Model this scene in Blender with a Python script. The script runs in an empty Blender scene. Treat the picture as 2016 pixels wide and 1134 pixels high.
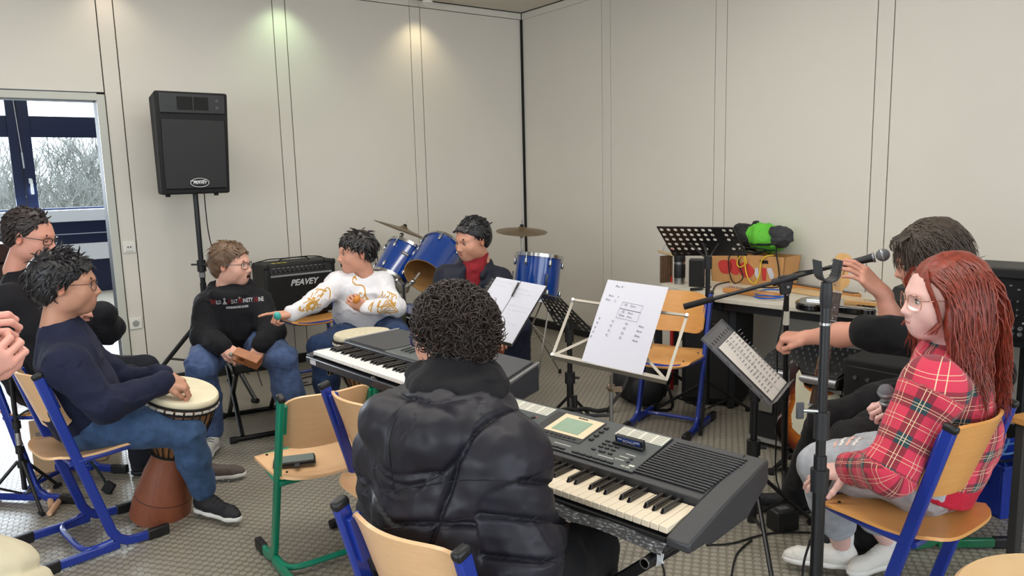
import bpy, bmesh, math, random
import numpy as np
from mathutils import Vector, Matrix, Quaternion
S = bpy.context.scene
COL = S.collection
# ------------------------------------------------------------------ camera
cam_d = bpy.data.cameras.new('camera')
cam = bpy.data.objects.new('camera', cam_d)
COL.objects.link(cam)
S.camera = cam
PITCH, ROLL, FOCAL = .14955, .0252, 1479.5 / 2016
cam_d.sensor_width = 36.0
cam_d.lens = 36.0 * FOCAL
cam_d.clip_start = .05
cam_d.clip_end = 200
_f = Vector((0, math.cos(PITCH), -math.sin(PITCH)))
_u0 = Vector((1, 0, 0)).cross(_f)
_u = _u0 * math.cos(ROLL) + Vector((1, 0, 0)) * math.sin(ROLL)
_r = _f.cross(_u)
cam.matrix_world = Matrix(((_r.x, _u.x, -_f.x, 0), (_r.y, _u.y, -_f.y, 0), (_r.z, _u.z, -_f.z, 1.5), (0, 0, 0, 1)))
# ------------------------------------------------------------------ world, lights, exposure
S.view_settings.view_transform = 'Standard'
S.view_settings.look = 'None'
S.view_settings.gamma = 1
S.view_settings.use_curve_mapping = False
S.view_settings.exposure = -0.08
W = bpy.data.worlds.new('overcast_sky')
S.world = W
W.use_nodes = True
_bg = W.node_tree.nodes['Background']
_bg.inputs['Color'].default_value = (.80, .90, 1.0, 1)
_bg.inputs['Strength'].default_value = 3.6
# the room: origin at the corner of the two panelled walls, AZ = direction of the left wall
AZ = .9418
UX = Vector((math.sin(AZ), math.cos(AZ), 0))      # along the left wall, towards the corner
UY = Vector((-math.cos(AZ), math.sin(AZ), 0))     # along the right wall, towards the corner
CORNER = Vector((.1538, 7.5118, 0))
ROOM_ROT = math.atan2(UX.y, UX.x)
def room(x, y, z=0.0):
 """room coordinates: x along the left wall, y along the right wall, both 0 in the corner and negative in the room"""
 return CORNER + UX * x + UY * y + Vector((0, 0, z))
CEIL = 3.03
def area_light(name, loc, target, sx, sy, power, color):
 d = bpy.data.lights.new(name, 'AREA')
 d.shape = 'RECTANGLE'; d.size = sx; d.size_y = sy; d.energy = power; d.color = color
 o = bpy.data.objects.new(name, d)
 COL.objects.link(o)
 o.location = loc
 o.rotation_euler = (Vector(target) - Vector(loc)).to_track_quat('-Z', 'Y').to_euler()
 return o
# daylight through the window front behind the photographer and through the side windows
area_light('daylight_window_front', room(-3.2, -8.55, 1.9), room(-3.2, 0, 1.0), 5.6, 1.9, 38, (.93, .97, 1.0))
area_light('daylight_window_side', room(-8.55, -5.6, 1.75), room(0, -5.6, .9), 4.2, 1.9, 78, (.86, .93, 1.0))
# rows of ceiling tubes
for _x, _y in ((-2.75, -2.35), (-3.9, -4.0)):
 area_light('ceiling_tube_light', room(_x, _y, CEIL - .12), room(_x, _y, 0), 4.0, .25, 50, (1.0, .965, .90))
area_light('daylight_window_beyond', room(-4.4, 6.1, 1.9), room(-4.4, 0, .2), 5.0, 1.6, 420, (.80, .90, 1.0))
# ------------------------------------------------------------------ materials
MATS = {}
def rgb(h):
 """sRGB 0-255 triple to linear"""
 return tuple(((c / 255 / 12.92) if c / 255 <= .04045 else ((c / 255 + .055) / 1.055) ** 2.4) for c in h)
def mat(name, col, rough=.5, metal=0.0, noise=0.0, nscale=8.0, bump=0.0, bscale=40.0, spec=.5, sheen=0.0, attr=None, coat=0.0, sss=0.0, stretch=None, emit=None):
 if name in MATS: return MATS[name]
 m = bpy.data.materials.new(name); m.use_nodes = True
 nt = m.node_tree; b = nt.nodes['Principled BSDF']
 c = rgb(col) + (1,)
 b.inputs['Base Color'].default_value = c
 b.inputs['Roughness'].default_value = rough
 b.inputs['Metallic'].default_value = metal
 b.inputs['Specular IOR Level'].default_value = spec
 if sheen: b.inputs['Sheen Weight'].default_value = sheen
 if coat:
  b.inputs['Coat Weight'].default_value = coat; b.inputs['Coat Roughness'].default_value = .08
 if sss:
  b.inputs['Subsurface Weight'].default_value = sss
  b.inputs['Subsurface Radius'].default_value = (.012, .005, .003)
  b.inputs['Subsurface Scale'].default_value = 1.0
 if emit:
  b.inputs['Emission Color'].default_value = rgb(emit[0]) + (1,); b.inputs['Emission Strength'].default_value = emit[1]
 tc = nt.nodes.new('ShaderNodeTexCoord'); src = tc.outputs['Object']
 if stretch:
  mp = nt.nodes.new('ShaderNodeMapping'); mp.inputs['Scale'].default_value = stretch
  nt.links.new(src, mp.inputs['Vector']); src = mp.outputs['Vector']
 colsock = None
 if attr:
  at_ = nt.nodes.new('ShaderNodeAttribute'); at_.attribute_name = attr; colsock = at_.outputs['Color']
 if noise:
  n = nt.nodes.new('ShaderNodeTexNoise'); n.inputs['Scale'].default_value = nscale; n.inputs['Detail'].default_value = 5
  nt.links.new(src, n.inputs['Vector'])
  mr = nt.nodes.new('ShaderNodeMapRange')
  mr.inputs['From Min'].default_value = .3; mr.inputs['From Max'].default_value = .7
  mr.inputs['To Min'].default_value = 1 - noise; mr.inputs['To Max'].default_value = 1 + noise
  nt.links.new(n.outputs['Fac'], mr.inputs['Value'])
  mx = nt.nodes.new('ShaderNodeVectorMath'); mx.operation = 'SCALE'
  if colsock: nt.links.new(colsock, mx.inputs[0])
  else: mx.inputs[0].default_value = c[:3]
  nt.links.new(mr.outputs['Result'], mx.inputs['Scale']); colsock = mx.outputs['Vector']
 if colsock: nt.links.new(colsock, b.inputs['Base Color'])
 if bump:
  n2 = nt.nodes.new('ShaderNodeTexNoise'); n2.inputs['Scale'].default_value = bscale; n2.inputs['Detail'].default_value = 4
  nt.links.new(src, n2.inputs['Vector'])
  bp = nt.nodes.new('ShaderNodeBump'); bp.inputs['Strength'].default_value = bump; bp.inputs['Distance'].default_value = .004
  nt.links.new(n2.outputs['Fac'], bp.inputs['Height']); nt.links.new(bp.outputs['Normal'], b.inputs['Normal'])
 MATS[name] = m
 return m
def nodes(m):
 return m.node_tree, m.node_tree.nodes['Principled BSDF']
# ------------------------------------------------------------------ object helpers
def tag(o, label=None, cat=None, group=None, kind=None):
 if label: o['label'] = label
 if cat: o['category'] = cat
 if group: o['group'] = group
 if kind: o['kind'] = kind
 return o
def empty(name, loc=(0, 0, 0), rz=0.0, label=None, cat=None, group=None, kind=None, parent=None):
 o = bpy.data.objects.new(name, None); COL.objects.link(o)
 o.empty_display_size = .05
 o.location = loc; o.rotation_euler = (0, 0, rz)
 if parent: o.parent = parent
 return tag(o, label, cat, group, kind)
def link_mesh(name, me, m, parent=None):
 o = bpy.data.objects.new(name, me); COL.objects.link(o)
 if m is not None:
  for mm in (m if isinstance(m, (list, tuple)) else [m]): me.materials.append(mm)
 if parent: o.parent = parent
 return o
def dup(root, loc=None, rz=None, label=None, group=None, parent=None):
 r = root.copy(); COL.objects.link(r)
 if loc is not None: r.location = loc
 if rz is not None: r.rotation_euler = (0, 0, rz)
 if label: r['label'] = label
 if group: r['group'] = group
 if parent is not None: r.parent = parent
 for ch in list(root.children):
  dup(ch, parent=r)
 return r
def frame(o, x, y=None, z=None):
 """matrix with origin o and axes x, y, z (each given or derived)"""
 x = Vector(x).normalized()
 if y is not None:
  y = Vector(y); y = (y - x * y.dot(x)).normalized(); z = x.cross(y)
 else:
  z = Vector(z); z = (z - x * z.dot(x)).normalized(); y = z.cross(x)
 return Matrix(((x.x, y.x, z.x, o[0]), (x.y, y.y, z.y, o[1]), (x.z, y.z, z.z, o[2]), (0, 0, 0, 1)))
def RZ(a): return Matrix.Rotation(a, 4, 'Z')
def RX(a): return Matrix.Rotation(a, 4, 'X')
def RY(a): return Matrix.Rotation(a, 4, 'Y')
def T(*v): return Matrix.Translation(Vector(v if len(v) == 3 else v[0]))
def axis_m(a, b):
 """matrix whose Z runs from a to b, origin a"""
 d = (Vector(b) - Vector(a)).normalized()
 q = d.to_track_quat('Z', 'Y')
 return T(a) @ q.to_matrix().to_4x4()
class MB:
 def __init__(s): s.v = []; s.f = []; s.m = []; s.cur = 0; s.M = None
 def _add(s, vs, fs):
  n = len(s.v)
  if s.M is not None: vs = [s.M @ Vector(v) for v in vs]
  s.v += [tuple(v) for v in vs]
  s.f += [tuple(i + n for i in f) for f in fs]
  s.m += [s.cur] * len(fs)
  return s
 def box(s, c, d, M=None):
  x, y, z = d[0] / 2, d[1] / 2, d[2] / 2
  vs = [Vector((i * x, j * y, k * z)) for k in (-1, 1) for j in (-1, 1) for i in (-1, 1)]
  M = T(c) @ M if M is not None else T(c)
  return s._add([M @ v for v in vs], [(0, 2, 3, 1), (4, 5, 7, 6), (0, 1, 5, 4), (2, 6, 7, 3), (0, 4, 6, 2), (1, 3, 7, 5)])
 def hexa(s, p):
  """8 points: bottom 4 (ccw), top 4 (ccw)"""
  return s._add(p, [(3, 2, 1, 0), (4, 5, 6, 7), (0, 1, 5, 4), (1, 2, 6, 5), (2, 3, 7, 6), (3, 0, 4, 7)])
 def prism(s, poly, z0, z1, M=None):
  n = len(poly)
  vs = [Vector((p[0], p[1], z0)) for p in poly] + [Vector((p[0], p[1], z1)) for p in poly]
  if M is not None: vs = [M @ v for v in vs]
  fs = [tuple(range(n - 1, -1, -1)), tuple(range(n, 2 * n))] + [(i, (i + 1) % n, n + (i + 1) % n, n + i) for i in range(n)]
  return s._add(vs, fs)
 def lathe(s, prof, n=24, M=None, a0=0.0, a1=2 * math.pi, close=True):
  full = abs(a1 - a0 - 2 * math.pi) < 1e-6
  cols = n if full else n + 1
  vs = []
  for r, z in prof:
   for i in range(cols):
    a = a0 + (a1 - a0) * i / n
    vs.append(Vector((r * math.cos(a), r * math.sin(a), z)))
  if M is not None: vs = [M @ v for v in vs]
  fs = []
  for j in range(len(prof) - 1):
   for i in range(n):
    k = (i + 1) % cols
    fs.append((j * cols + i, j * cols + k, (j + 1) * cols + k, (j + 1) * cols + i))
  if full and close:
   if prof[0][0] > 1e-5: fs.append(tuple(range(cols - 1, -1, -1)))
   if prof[-1][0] > 1e-5: fs.append(tuple((len(prof) - 1) * cols + i for i in range(cols)))
  return s._add(vs, fs)
 def cyl(s, a, b, r, r2=None, n=12):
  r2 = r if r2 is None else r2
  L = (Vector(b) - Vector(a)).length
  return s.lathe([(r, 0), (r2, L)], n, axis_m(a, b))
 def tube(s, pts, r, n=8, closed=False, cap=True, flat=1.0):
  pts = [Vector(p) for p in pts]; N = len(pts)
  rs = r if isinstance(r, (list, tuple)) else [r] * N
  tang = []
  for i in range(N):
   a = pts[(i - 1) % N] if (closed or i > 0) else pts[i]
   b = pts[(i + 1) % N] if (closed or i < N - 1) else pts[i]
   t = b - a
   tang.append(t.normalized() if t.length > 1e-9 else Vector((0, 0, 1)))
  t0 = tang[0]
  nrm = t0.orthogonal().normalized()
  if abs(t0.z) < .9: nrm = (Vector((0, 0, 1)) - t0 * t0.z).normalized()
  vs = []
  for i in range(N):
   if i:
    q = tang[i - 1].rotation_difference(tang[i]); nrm = q @ nrm
    nrm = (nrm - tang[i] * nrm.dot(tang[i])).normalized()
   bn = tang[i].cross(nrm)
   for k in range(n):
    a = 2 * math.pi * k / n
    vs.append(pts[i] + (nrm * math.cos(a) * flat + bn * math.sin(a)) * rs[i])
  fs = []
  for i in range(N if closed else N - 1):
   j = (i + 1) % N
   for k in range(n):
    l = (k + 1) % n
    fs.append((i * n + k, i * n + l, j * n + l, j * n + k))
  if cap and not closed:
   fs.append(tuple(range(n - 1, -1, -1))); fs.append(tuple((N - 1) * n + k for k in range(n)))
  return s._add(vs, fs)
 def strip(s, path, w, t, x0=0.0):
  """rectangular bar: path of (y, z) points, w wide in the plane of the path, t thick along x, centred on x0"""
  P = [Vector((0, p[0], p[1])) for p in path]; N = len(P); vs = []
  for i in range(N):
   d = (P[min(i + 1, N - 1)] - P[max(i - 1, 0)]).normalized()
   nn = Vector((0, -d.z, d.y))
   for sx, sn in ((-1, -1), (1, -1), (1, 1), (-1, 1)):
    vs.append(P[i] + nn * (sn * w / 2) + Vector((x0 + sx * t / 2, 0, 0)))
  fs = [(3, 2, 1, 0), tuple(4 * (N - 1) + k for k in range(4))]
  for i in range(N - 1):
   for k in range(4):
    l = (k + 1) % 4
    fs.append((4 * i + k, 4 * i + l, 4 * i + 4 + l, 4 * i + 4 + k))
  return s._add(vs, fs)
 def ball(s, c, r, nu=16, nv=10, M=None):
  r = (r, r, r) if isinstance(r, (int, float)) else r
  vs = [Vector((0, 0, -r[2]))];
  for j in range(1, nv):
   th = math.pi * j / nv - math.pi / 2
   for i in range(nu):
    a = 2 * math.pi * i / nu
    vs.append(Vector((r[0] * math.cos(th) * math.cos(a), r[1] * math.cos(th) * math.sin(a), r[2] * math.sin(th))))
  vs.append(Vector((0, 0, r[2])))
  M = T(c) @ M if M is not None else T(c)
  fs = [(0, 1 + (i + 1) % nu, 1 + i) for i in range(nu)]
  for j in range(nv - 2):
   for i in range(nu):
    k = (i + 1) % nu
    fs.append((1 + j * nu + i, 1 + j * nu + k, 1 + (j + 1) * nu + k, 1 + (j + 1) * nu + i))
  top = len(vs) - 1
  fs += [(1 + (nv - 2) * nu + i, 1 + (nv - 2) * nu + (i + 1) % nu, top) for i in range(nu)]
  return s._add([M @ v for v in vs], fs)
 def sheet(s, fn, nu, nv, th=0.0):
  """fn(u, v) -> point, u, v in 0..1; th thickness along the normal"""
  P = [[Vector(fn(i / nu, j / nv)) for i in range(nu + 1)] for j in range(nv + 1)]
  vs = [p for row in P for p in row]
  c = nu + 1
  fs = [(j * c + i, j * c + i + 1, (j + 1) * c + i + 1, (j + 1) * c + i) for j in range(nv) for i in range(nu)]
  if th:
   n0 = len(vs); off = []
   for j in range(nv + 1):
    for i in range(nu + 1):
     du = P[j][min(i + 1, nu)] - P[j][max(i - 1, 0)]
     dv = P[min(j + 1, nv)][i] - P[max(j - 1, 0)][i]
     n = du.cross(dv)
     n = n.normalized() if n.length > 1e-12 else Vector((0, 0, 1))
     off.append(P[j][i] - n * th)
   vs += off
   fs += [tuple(n0 + k for k in reversed(f)) for f in fs[:nu * nv]]
   edge = [i for i in range(c)] + [j * c + nu for j in range(1, nv + 1)] + [nv * c + i for i in range(nu - 1, -1, -1)] + [j * c for j in range(nv - 1, 0, -1)]
   m = len(edge)
   fs += [(edge[(k + 1) % m], edge[k], n0 + edge[k], n0 + edge[(k + 1) % m]) for k in range(m)]
  return s._add(vs, fs)
 def build(s, name, m, parent=None, smooth=35, bevel=0.0, seg=2):
  me = bpy.data.meshes.new(name)
  me.from_pydata(s.v, [], s.f)
  if any(s.m): me.polygons.foreach_set('material_index', s.m)
  if smooth:
   me.polygons.foreach_set('use_smooth', [True] * len(s.f))
   me.set_sharp_from_angle(angle=math.radians(smooth))
  me.update()
  o = link_mesh(name, me, m, parent)
  if bevel:
   b = o.modifiers.new('bevel', 'BEVEL'); b.width = bevel; b.segments = seg; b.limit_method = 'ANGLE'; b.angle_limit = math.radians(40)
   b.harden_normals = False
  return o
def arc(cx, cz, r, a0, a1, n=6):
 return [(cx + r * math.cos(math.radians(a0 + (a1 - a0) * i / n)), cz + r * math.sin(math.radians(a0 + (a1 - a0) * i / n))) for i in range(n + 1)]
def spline(pts, n=8):
 """Catmull-Rom through the points"""
 P = [Vector(p) for p in pts]; out = []
 for i in range(len(P) - 1):
  a, b, c, d = P[max(i - 1, 0)], P[i], P[i + 1], P[min(i + 2, len(P) - 1)]
  for k in range(n):
   t = k / n
   out.append(.5 * ((2 * b) + (c - a) * t + (2 * a - 5 * b + 4 * c - d) * t * t + (3 * b - a - 3 * c + d) * t ** 3))
 out.append(P[-1]); return out
def text_mesh(name, txt, size, m, parent, M, extrude=.0006, align='CENTER', bold=0.0, shear=0.0):
 cu = bpy.data.curves.new(name, 'FONT'); cu.body = txt; cu.size = size; cu.extrude = extrude; cu.align_x = align; cu.align_y = 'CENTER'
 cu.offset = bold; cu.shear = shear; cu.resolution_u = 3
 o = bpy.data.objects.new(name, cu); COL.objects.link(o)
 dg = bpy.context.evaluated_depsgraph_get()
 me = bpy.data.meshes.new_from_object(o.evaluated_get(dg))
 bpy.data.objects.remove(o); bpy.data.curves.remove(cu)
 me.transform(M)
 me.name = name
 me.materials.clear()
 return link_mesh(name, me, m, parent)
# ================================================================== the setting
def floor_material():
 m = mat('studded_rubber_floor', (104, 101, 94), rough=.33, spec=.5)
 nt, b = nodes(m); N = nt.nodes; L = nt.links
 tc = N.new('ShaderNodeTexCoord')
 def vm(op, a, bb=None, s=None):
  n = N.new('ShaderNodeVectorMath'); n.operation = op
  for i, q in enumerate((a, bb)):
   if q is None: continue
   if hasattr(q, 'links'): L.new(q, n.inputs[i])
   else: n.inputs[i].default_value = q
  if s is not None: n.inputs['Scale'].default_value = s
  return n
 def ma(op, a, bb=None, clamp=False):
  n = N.new('ShaderNodeMath'); n.operation = op; n.use_clamp = clamp
  for i, q in enumerate((a, bb)):
   if q is None: continue
   if hasattr(q, 'links'): L.new(q, n.inputs[i])
   else: n.inputs[i].default_value = q
  return n.outputs[0]
 P = .046; Hh = .046
 mp = N.new('ShaderNodeMapping'); mp.inputs['Rotation'].default_value = (0, 0, .12)
 L.new(tc.outputs['Object'], mp.inputs['Vector'])
 base = mp.outputs['Vector']
 ds = []
 for off in ((0, 0, 0), (P / 2, Hh / 2, 0)):
  a = vm('ADD', base, (off[0] + 40 * P, off[1] + 40 * Hh, 0)).outputs[0]
  md = vm('WRAP', a); md.inputs[1].default_value = (P / 2, Hh / 2, 1); md.inputs[2].default_value = (-P / 2, -Hh / 2, -1)
  fl = vm('MULTIPLY', md.outputs[0], (1, 1, 0)).outputs[0]
  ds.append(vm('LENGTH', fl).outputs['Value'])
 d = ma('MINIMUM', ds[0], ds[1])
 h = N.new('ShaderNodeMapRange'); h.interpolation_type = 'SMOOTHSTEP'
 h.inputs['From Min'].default_value = .0158; h.inputs['From Max'].default_value = .0120
 L.new(d, h.inputs['Value'])
 bp = N.new('ShaderNodeBump'); bp.inputs['Strength'].default_value = .9; bp.inputs['Distance'].default_value = .0022
 L.new(h.outputs['Result'], bp.inputs['Height']); L.new(bp.outputs['Normal'], b.inputs['Normal'])
 # base colour darker between the studs, scuffs on top
 n1 = N.new('ShaderNodeTexNoise'); n1.inputs['Scale'].default_value = 2.2; n1.inputs['Detail'].default_value = 6
 L.new(tc.outputs['Object'], n1.inputs['Vector'])
 cr = N.new('ShaderNodeMix'); cr.data_type = 'RGBA'
 cr.inputs['A'].default_value = rgb((138, 132, 119)) + (1,); cr.inputs['B'].default_value = rgb((166, 160, 147)) + (1,)
 L.new(n1.outputs['Fac'], cr.inputs['Factor'])
 cg = N.new('ShaderNodeMix'); cg.data_type = 'RGBA'
 cg.inputs['A'].default_value = rgb((126, 120, 108)) + (1,)
 L.new(h.outputs['Result'], cg.inputs['Factor']); L.new(cr.outputs['Result'], cg.inputs['B'])
 L.new(cg.outputs['Result'], b.inputs['Base Color'])
 return m
def room_mat(o):
 o.location = CORNER; o.rotation_euler = (0, 0, ROOM_ROT); return o
M_WALL = mat('painted_wall_panel', (216, 210, 199), rough=.55, noise=.025, nscale=1.3, bump=.05, bscale=120)
M_GAP = mat('dark_joint', (26, 24, 22), rough=.9)
M_BLACKRUB = mat('black_rubber_skirting', (22, 22, 23), rough=.55)
M_WHITEPAINT = mat('white_ceiling_paint', (214, 206, 192), rough=.8, noise=.02)
M_FRAME = mat('grey_white_door_frame', (190, 190, 180), rough=.45)
M_NAVY = mat('navy_window_frame', (22, 34, 66), rough=.35)
# floor and ceiling (both rooms)
tag(room_mat(MB().box((-4.3, -1.1, -.05), (9.0, 15.4, .1)).build('floor', floor_material(), smooth=0)), 'grey studded rubber floor of the music room', None, None, 'structure')
tag(room_mat(MB().box((-4.3, -1.1, CEIL + .05), (9.0, 15.4, .1)).build('ceiling', M_WHITEPAINT, smooth=0)), 'plain off-white ceiling', None, None, 'structure')
def wall_root(name, label):
 o = empty(name, kind='structure', label=label); return room_mat(o)
PZ0, PZ1, FZ = .075, 2.962, 2.968
JL = [(-.008, -1.108), (-1.1150, -1.2125), (-1.2185, -2.3145), (-2.3215, -2.4175), (-2.4235, -3.5335), (-3.5405, -3.6395)]
wl = wall_root('wall_left', 'panelled wall with loudspeaker and doorway')
MB().box((-1.85, .075, CEIL / 2), (3.68, .10, CEIL)).build('backing', M_GAP, wl, smooth=0)
def panel(parent, x0, x1, z0, z1, th=.025, y=0.0, along='x'):
 if along == 'x': mb = MB().box(((x0 + x1) / 2, y + th / 2, (z0 + z1) / 2), (abs(x1 - x0), th, z1 - z0))
 else: mb = MB().box((y + th / 2, (x0 + x1) / 2, (z0 + z1) / 2), (th, abs(x1 - x0), z1 - z0))
 return mb.build('panel', M_WALL, parent, smooth=0, bevel=.0015, seg=1)
for a, b in JL: panel(wl, a, b, PZ0, PZ1)
for a, b in ((-.004, -1.115), (-1.117, -1.217), (-1.219, -3.646)): panel(wl, a, b, FZ, CEIL - .006)
panel(wl, -3.6465, -5.9, 2.136, PZ1); panel(wl, -3.6465, -5.9, FZ, CEIL - .006)
panel(wl, -5.906, -8.7, PZ0, CEIL - .006)
MB().box((-4.78, .07, (2.15 + CEIL) / 2), (2.24, .08, CEIL - 2.15)).build('backing', M_GAP, wl, smooth=0)
MB().box((-7.3, .07, CEIL / 2), (2.8, .08, CEIL)).build('backing', M_GAP, wl, smooth=0)
wr = wall_root('wall_right', 'panelled wall behind the desk')
MB().box((.075, -4.3, CEIL / 2), (.10, 8.8, CEIL)).build('backing', M_GAP, wr, smooth=0)
JR = [(-.012, -1.114), (-1.1205, -1.2205), (-1.2265, -2.3135), (-2.3195, -2.4140), (-2.4200, -3.5130), (-3.5195, -3.6150), (-3.6215, -4.7), (-4.706, -4.806), (-4.812, -8.7)]
for a, b in JR: panel(wr, a, b, PZ0, PZ1, along='y')
panel(wr, -.006, -8.7, FZ - .004, CEIL - .006, along='y')
# corner: black gap strip
tag(room_mat(MB().box((-.010, -.010, PZ1 / 2), (.018, .018, PZ1)).build('trim_1', mat('black_corner_strip', (8, 8, 9), rough=.8), smooth=0)), 'black vertical strip in the room corner', None, None, 'structure')
# shadow gap under the ceiling
tag(room_mat(MB().box((-4.3, -.004, CEIL - .003), (8.6, .006, .006)).box((-.004, -4.3, CEIL - .003), (.006, 8.6, .006)).build('trim_2', M_GAP, smooth=0)), 'thin dark line where walls meet the ceiling', None, None, 'structure')
for nm, mb in (('baseboard_left', MB().box((-1.84, -.008, .037), (3.6, .02, .074)).box((-7.3, -.008, .037), (2.6, .02, .074))), ('baseboard_right', MB().box((-.008, -4.3, .037), (.02, 8.5, .074)))):
 tag(room_mat(mb.build(nm, M_BLACKRUB, bevel=.004)), 'black rubber skirting along the ' + ('left' if 'left' in nm else 'right') + ' wall', None, None, 'structure')
# the walls behind the photographer, with window openings
wb = wall_root('wall_back', 'wall with windows behind the photographer')
MB().box((-4.3, -8.7, .45), (8.8, .1, .9)).box((-4.3, -8.7, 2.95), (8.8, .1, .16)).box((-.3, -8.7, 1.9), (.7, .1, 2)).box((-7.3, -8.7, 1.9), (2.6, .1, 2)).build('plaster', M_WALL, wb, smooth=0)
wsd = wall_root('wall_side', 'wall with windows at the far side')
MB().box((-8.75, -4.3, .4), (.1, 8.8, .8)).box((-8.75, -4.3, 2.87), (.1, 8.8, .32)).box((-8.75, -1.7, 1.8), (.1, 3.4, 2)).box((-8.75, -8.3, 1.8), (.1, .9, 2)).build('plaster', M_WALL, wsd, smooth=0)
# door frame in the left wall
df = wall_root('door_1', 'pale metal door frame with black inner edge, open to the next room')
DX, DTOP = -3.70, 2.075
MB().box((DX + .027, .0, 1.06), (.052, .03, 2.12)).box((-4.77, .0, 2.102), (2.15, .03, .05)).box((-5.85, .0, 1.06), (.052, .03, 2.12)).build('door_frame', M_FRAME, df, smooth=0, bevel=.003)
MB().box((DX + .012, .08, 1.04), (.024, .13, 2.08)).box((-4.77, .08, 2.085), (2.15, .13, .02)).box((-5.84, .08, 1.04), (.024, .13, 2.08)).build('door_seal', mat('black_door_seal', (14, 14, 17), rough=.6), df, smooth=0)
# room beyond: a window wall parallel to the left wall
WY = 6.3
wb2 = wall_root('wall_beyond', 'window wall of the room beyond the doorway')
M_WB = mat('white_parapet', (228, 232, 240), rough=.6)
MB().box((-4.3, WY + .15, .50), (9, .2, 1.0)).build('parapet', M_WB, wb2, smooth=0)
MB().box((-4.3, WY + .15, 2.88), (9, .2, .32)).build('lintel', M_NAVY, wb2, smooth=0)
tag(room_mat(MB().box((.15, 3.3, 1.5), (.1, 6.3, 3.0)).box((-8.75, 3.3, 1.5), (.1, 6.3, 3.0)).build('wall_beyond_side', M_WB, smooth=0)), 'side walls of the room beyond', None, None, 'structure')
wn = wall_root('window_1', 'navy framed window with bare trees outside, seen through the doorway')
def nbar(name, x0, x1, z0, z1, y0=WY - .03, th=.09, m=M_NAVY):
 return MB().box(((x0 + x1) / 2, y0 + th / 2, (z0 + z1) / 2), (abs(x1 - x0), th, z1 - z0)).build(name, m, wn, smooth=0, bevel=.004)
for k in range(4):                          # the bays: one mullion about every 1.2 m
 x = -3.78 + (k - 2) * 1.5
 nbar('mullion', x - .13, x + .13, 1.18, 2.74, WY - .05, .12)
 nbar('rebate', x - .015, x + .0, 1.18, 2.74, WY - .058, .01, mat('dark_navy_gap', (8, 12, 28), rough=.6))
 nbar('transom', x + .13, x + 1.37, 2.17, 2.45)
 nbar('bottom_rail', x + .13, x + 1.37, 1.17, 1.20)
 nbar('top_rail', x + .13, x + 1.37, 2.70, 2.78)
 g = MB().box((x + .75, WY + .02, 1.69), (1.24, .006, 1.0)).build('pane', None, wn, smooth=0)
 g2 = MB().box((x + .75, WY + .02, 2.58), (1.24, .006, .27)).build('pane', None, wn, smooth=0)
 for q in (g, g2):
  gm = MATS.get('window_glass')
  if gm is None:
   gm = mat('window_glass', (255, 255, 255), rough=.02)
   nt, bb = nodes(gm); tr = nt.nodes.new('ShaderNodeBsdfTransparent'); gl = nt.nodes.new('ShaderNodeBsdfGlossy'); gl.inputs['Roughness'].default_value = .02
   mx = nt.nodes.new('ShaderNodeMixShader'); fr = nt.nodes.new('ShaderNodeFresnel'); fr.inputs['IOR'].default_value = 1.3
   nt.links.new(fr.outputs[0], mx.inputs[0]); nt.links.new(tr.outputs[0], mx.inputs[1]); nt.links.new(gl.outputs[0], mx.inputs[2])
   nt.links.new(mx.outputs[0], nt.nodes['Material Output'].inputs['Surface'])
  q.data.materials.append(gm)
 h = MB().box((x + .06, WY - .07, 1.58), (.035, .02, .07)).box((x + .07, WY - .095, 1.50), (.03, .014, .2)).build('handle', mat('white_window_handle', (225, 228, 232), rough=.35), wn, bevel=.003)
 MB().cyl((x - .03, WY - .07, 2.7), (x + .0, WY - .07, 1.95), .005, n=6).cyl((x + .0, WY - .07, 1.96), (x + .005, WY - .07, 1.75), .010, n=8).build('pull_cord', mat('pale_cord', (190, 195, 200), rough=.5), wn)
nbar('sill', -7.9, .0, 1.01, 1.17, WY - .22, .26, mat('white_window_sill', (222, 228, 238), rough=.4))
nbar('sill_front', -7.9, .0, .70, 1.005, WY - .20, .06)
nbar('sill_line', -7.9, .0, .83, .842, WY - .208, .02, mat('pale_edge', (170, 180, 200), rough=.4))
nbar('heater_cover', -7.9, .0, .46, .695, WY - .20, .06, mat('bright_heater_cover', (225, 230, 238), rough=.5))
nbar('lower_panel', -7.9, .0, .0, .45, WY - .19, .05)
tb = MB().box((-4.42, 4.0, .66), (.75, .5, .04)).box((-4.42, 4.0, .80), (.7, .42, .2)).build('wooden_cabinet_top', mat('reddish_brown_wood', (78, 44, 34), rough=.5, noise=.2, nscale=9), room_mat(empty('wooden_cabinet', label='low reddish-brown wooden cabinet before the window beyond the doorway', cat='cabinet')), bevel=.004)
MB().box((-4.42, 4.0, .32), (.72, .46, .64)).build('cabinet_body', MATS['reddish_brown_wood'], tb.parent, bevel=.004)
for _x in (-4.12, -4.30): MB().ball((_x, 3.78, .84), .022).build('knob', mat('black_knob', (15, 15, 16), rough=.3), tb.parent)
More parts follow.
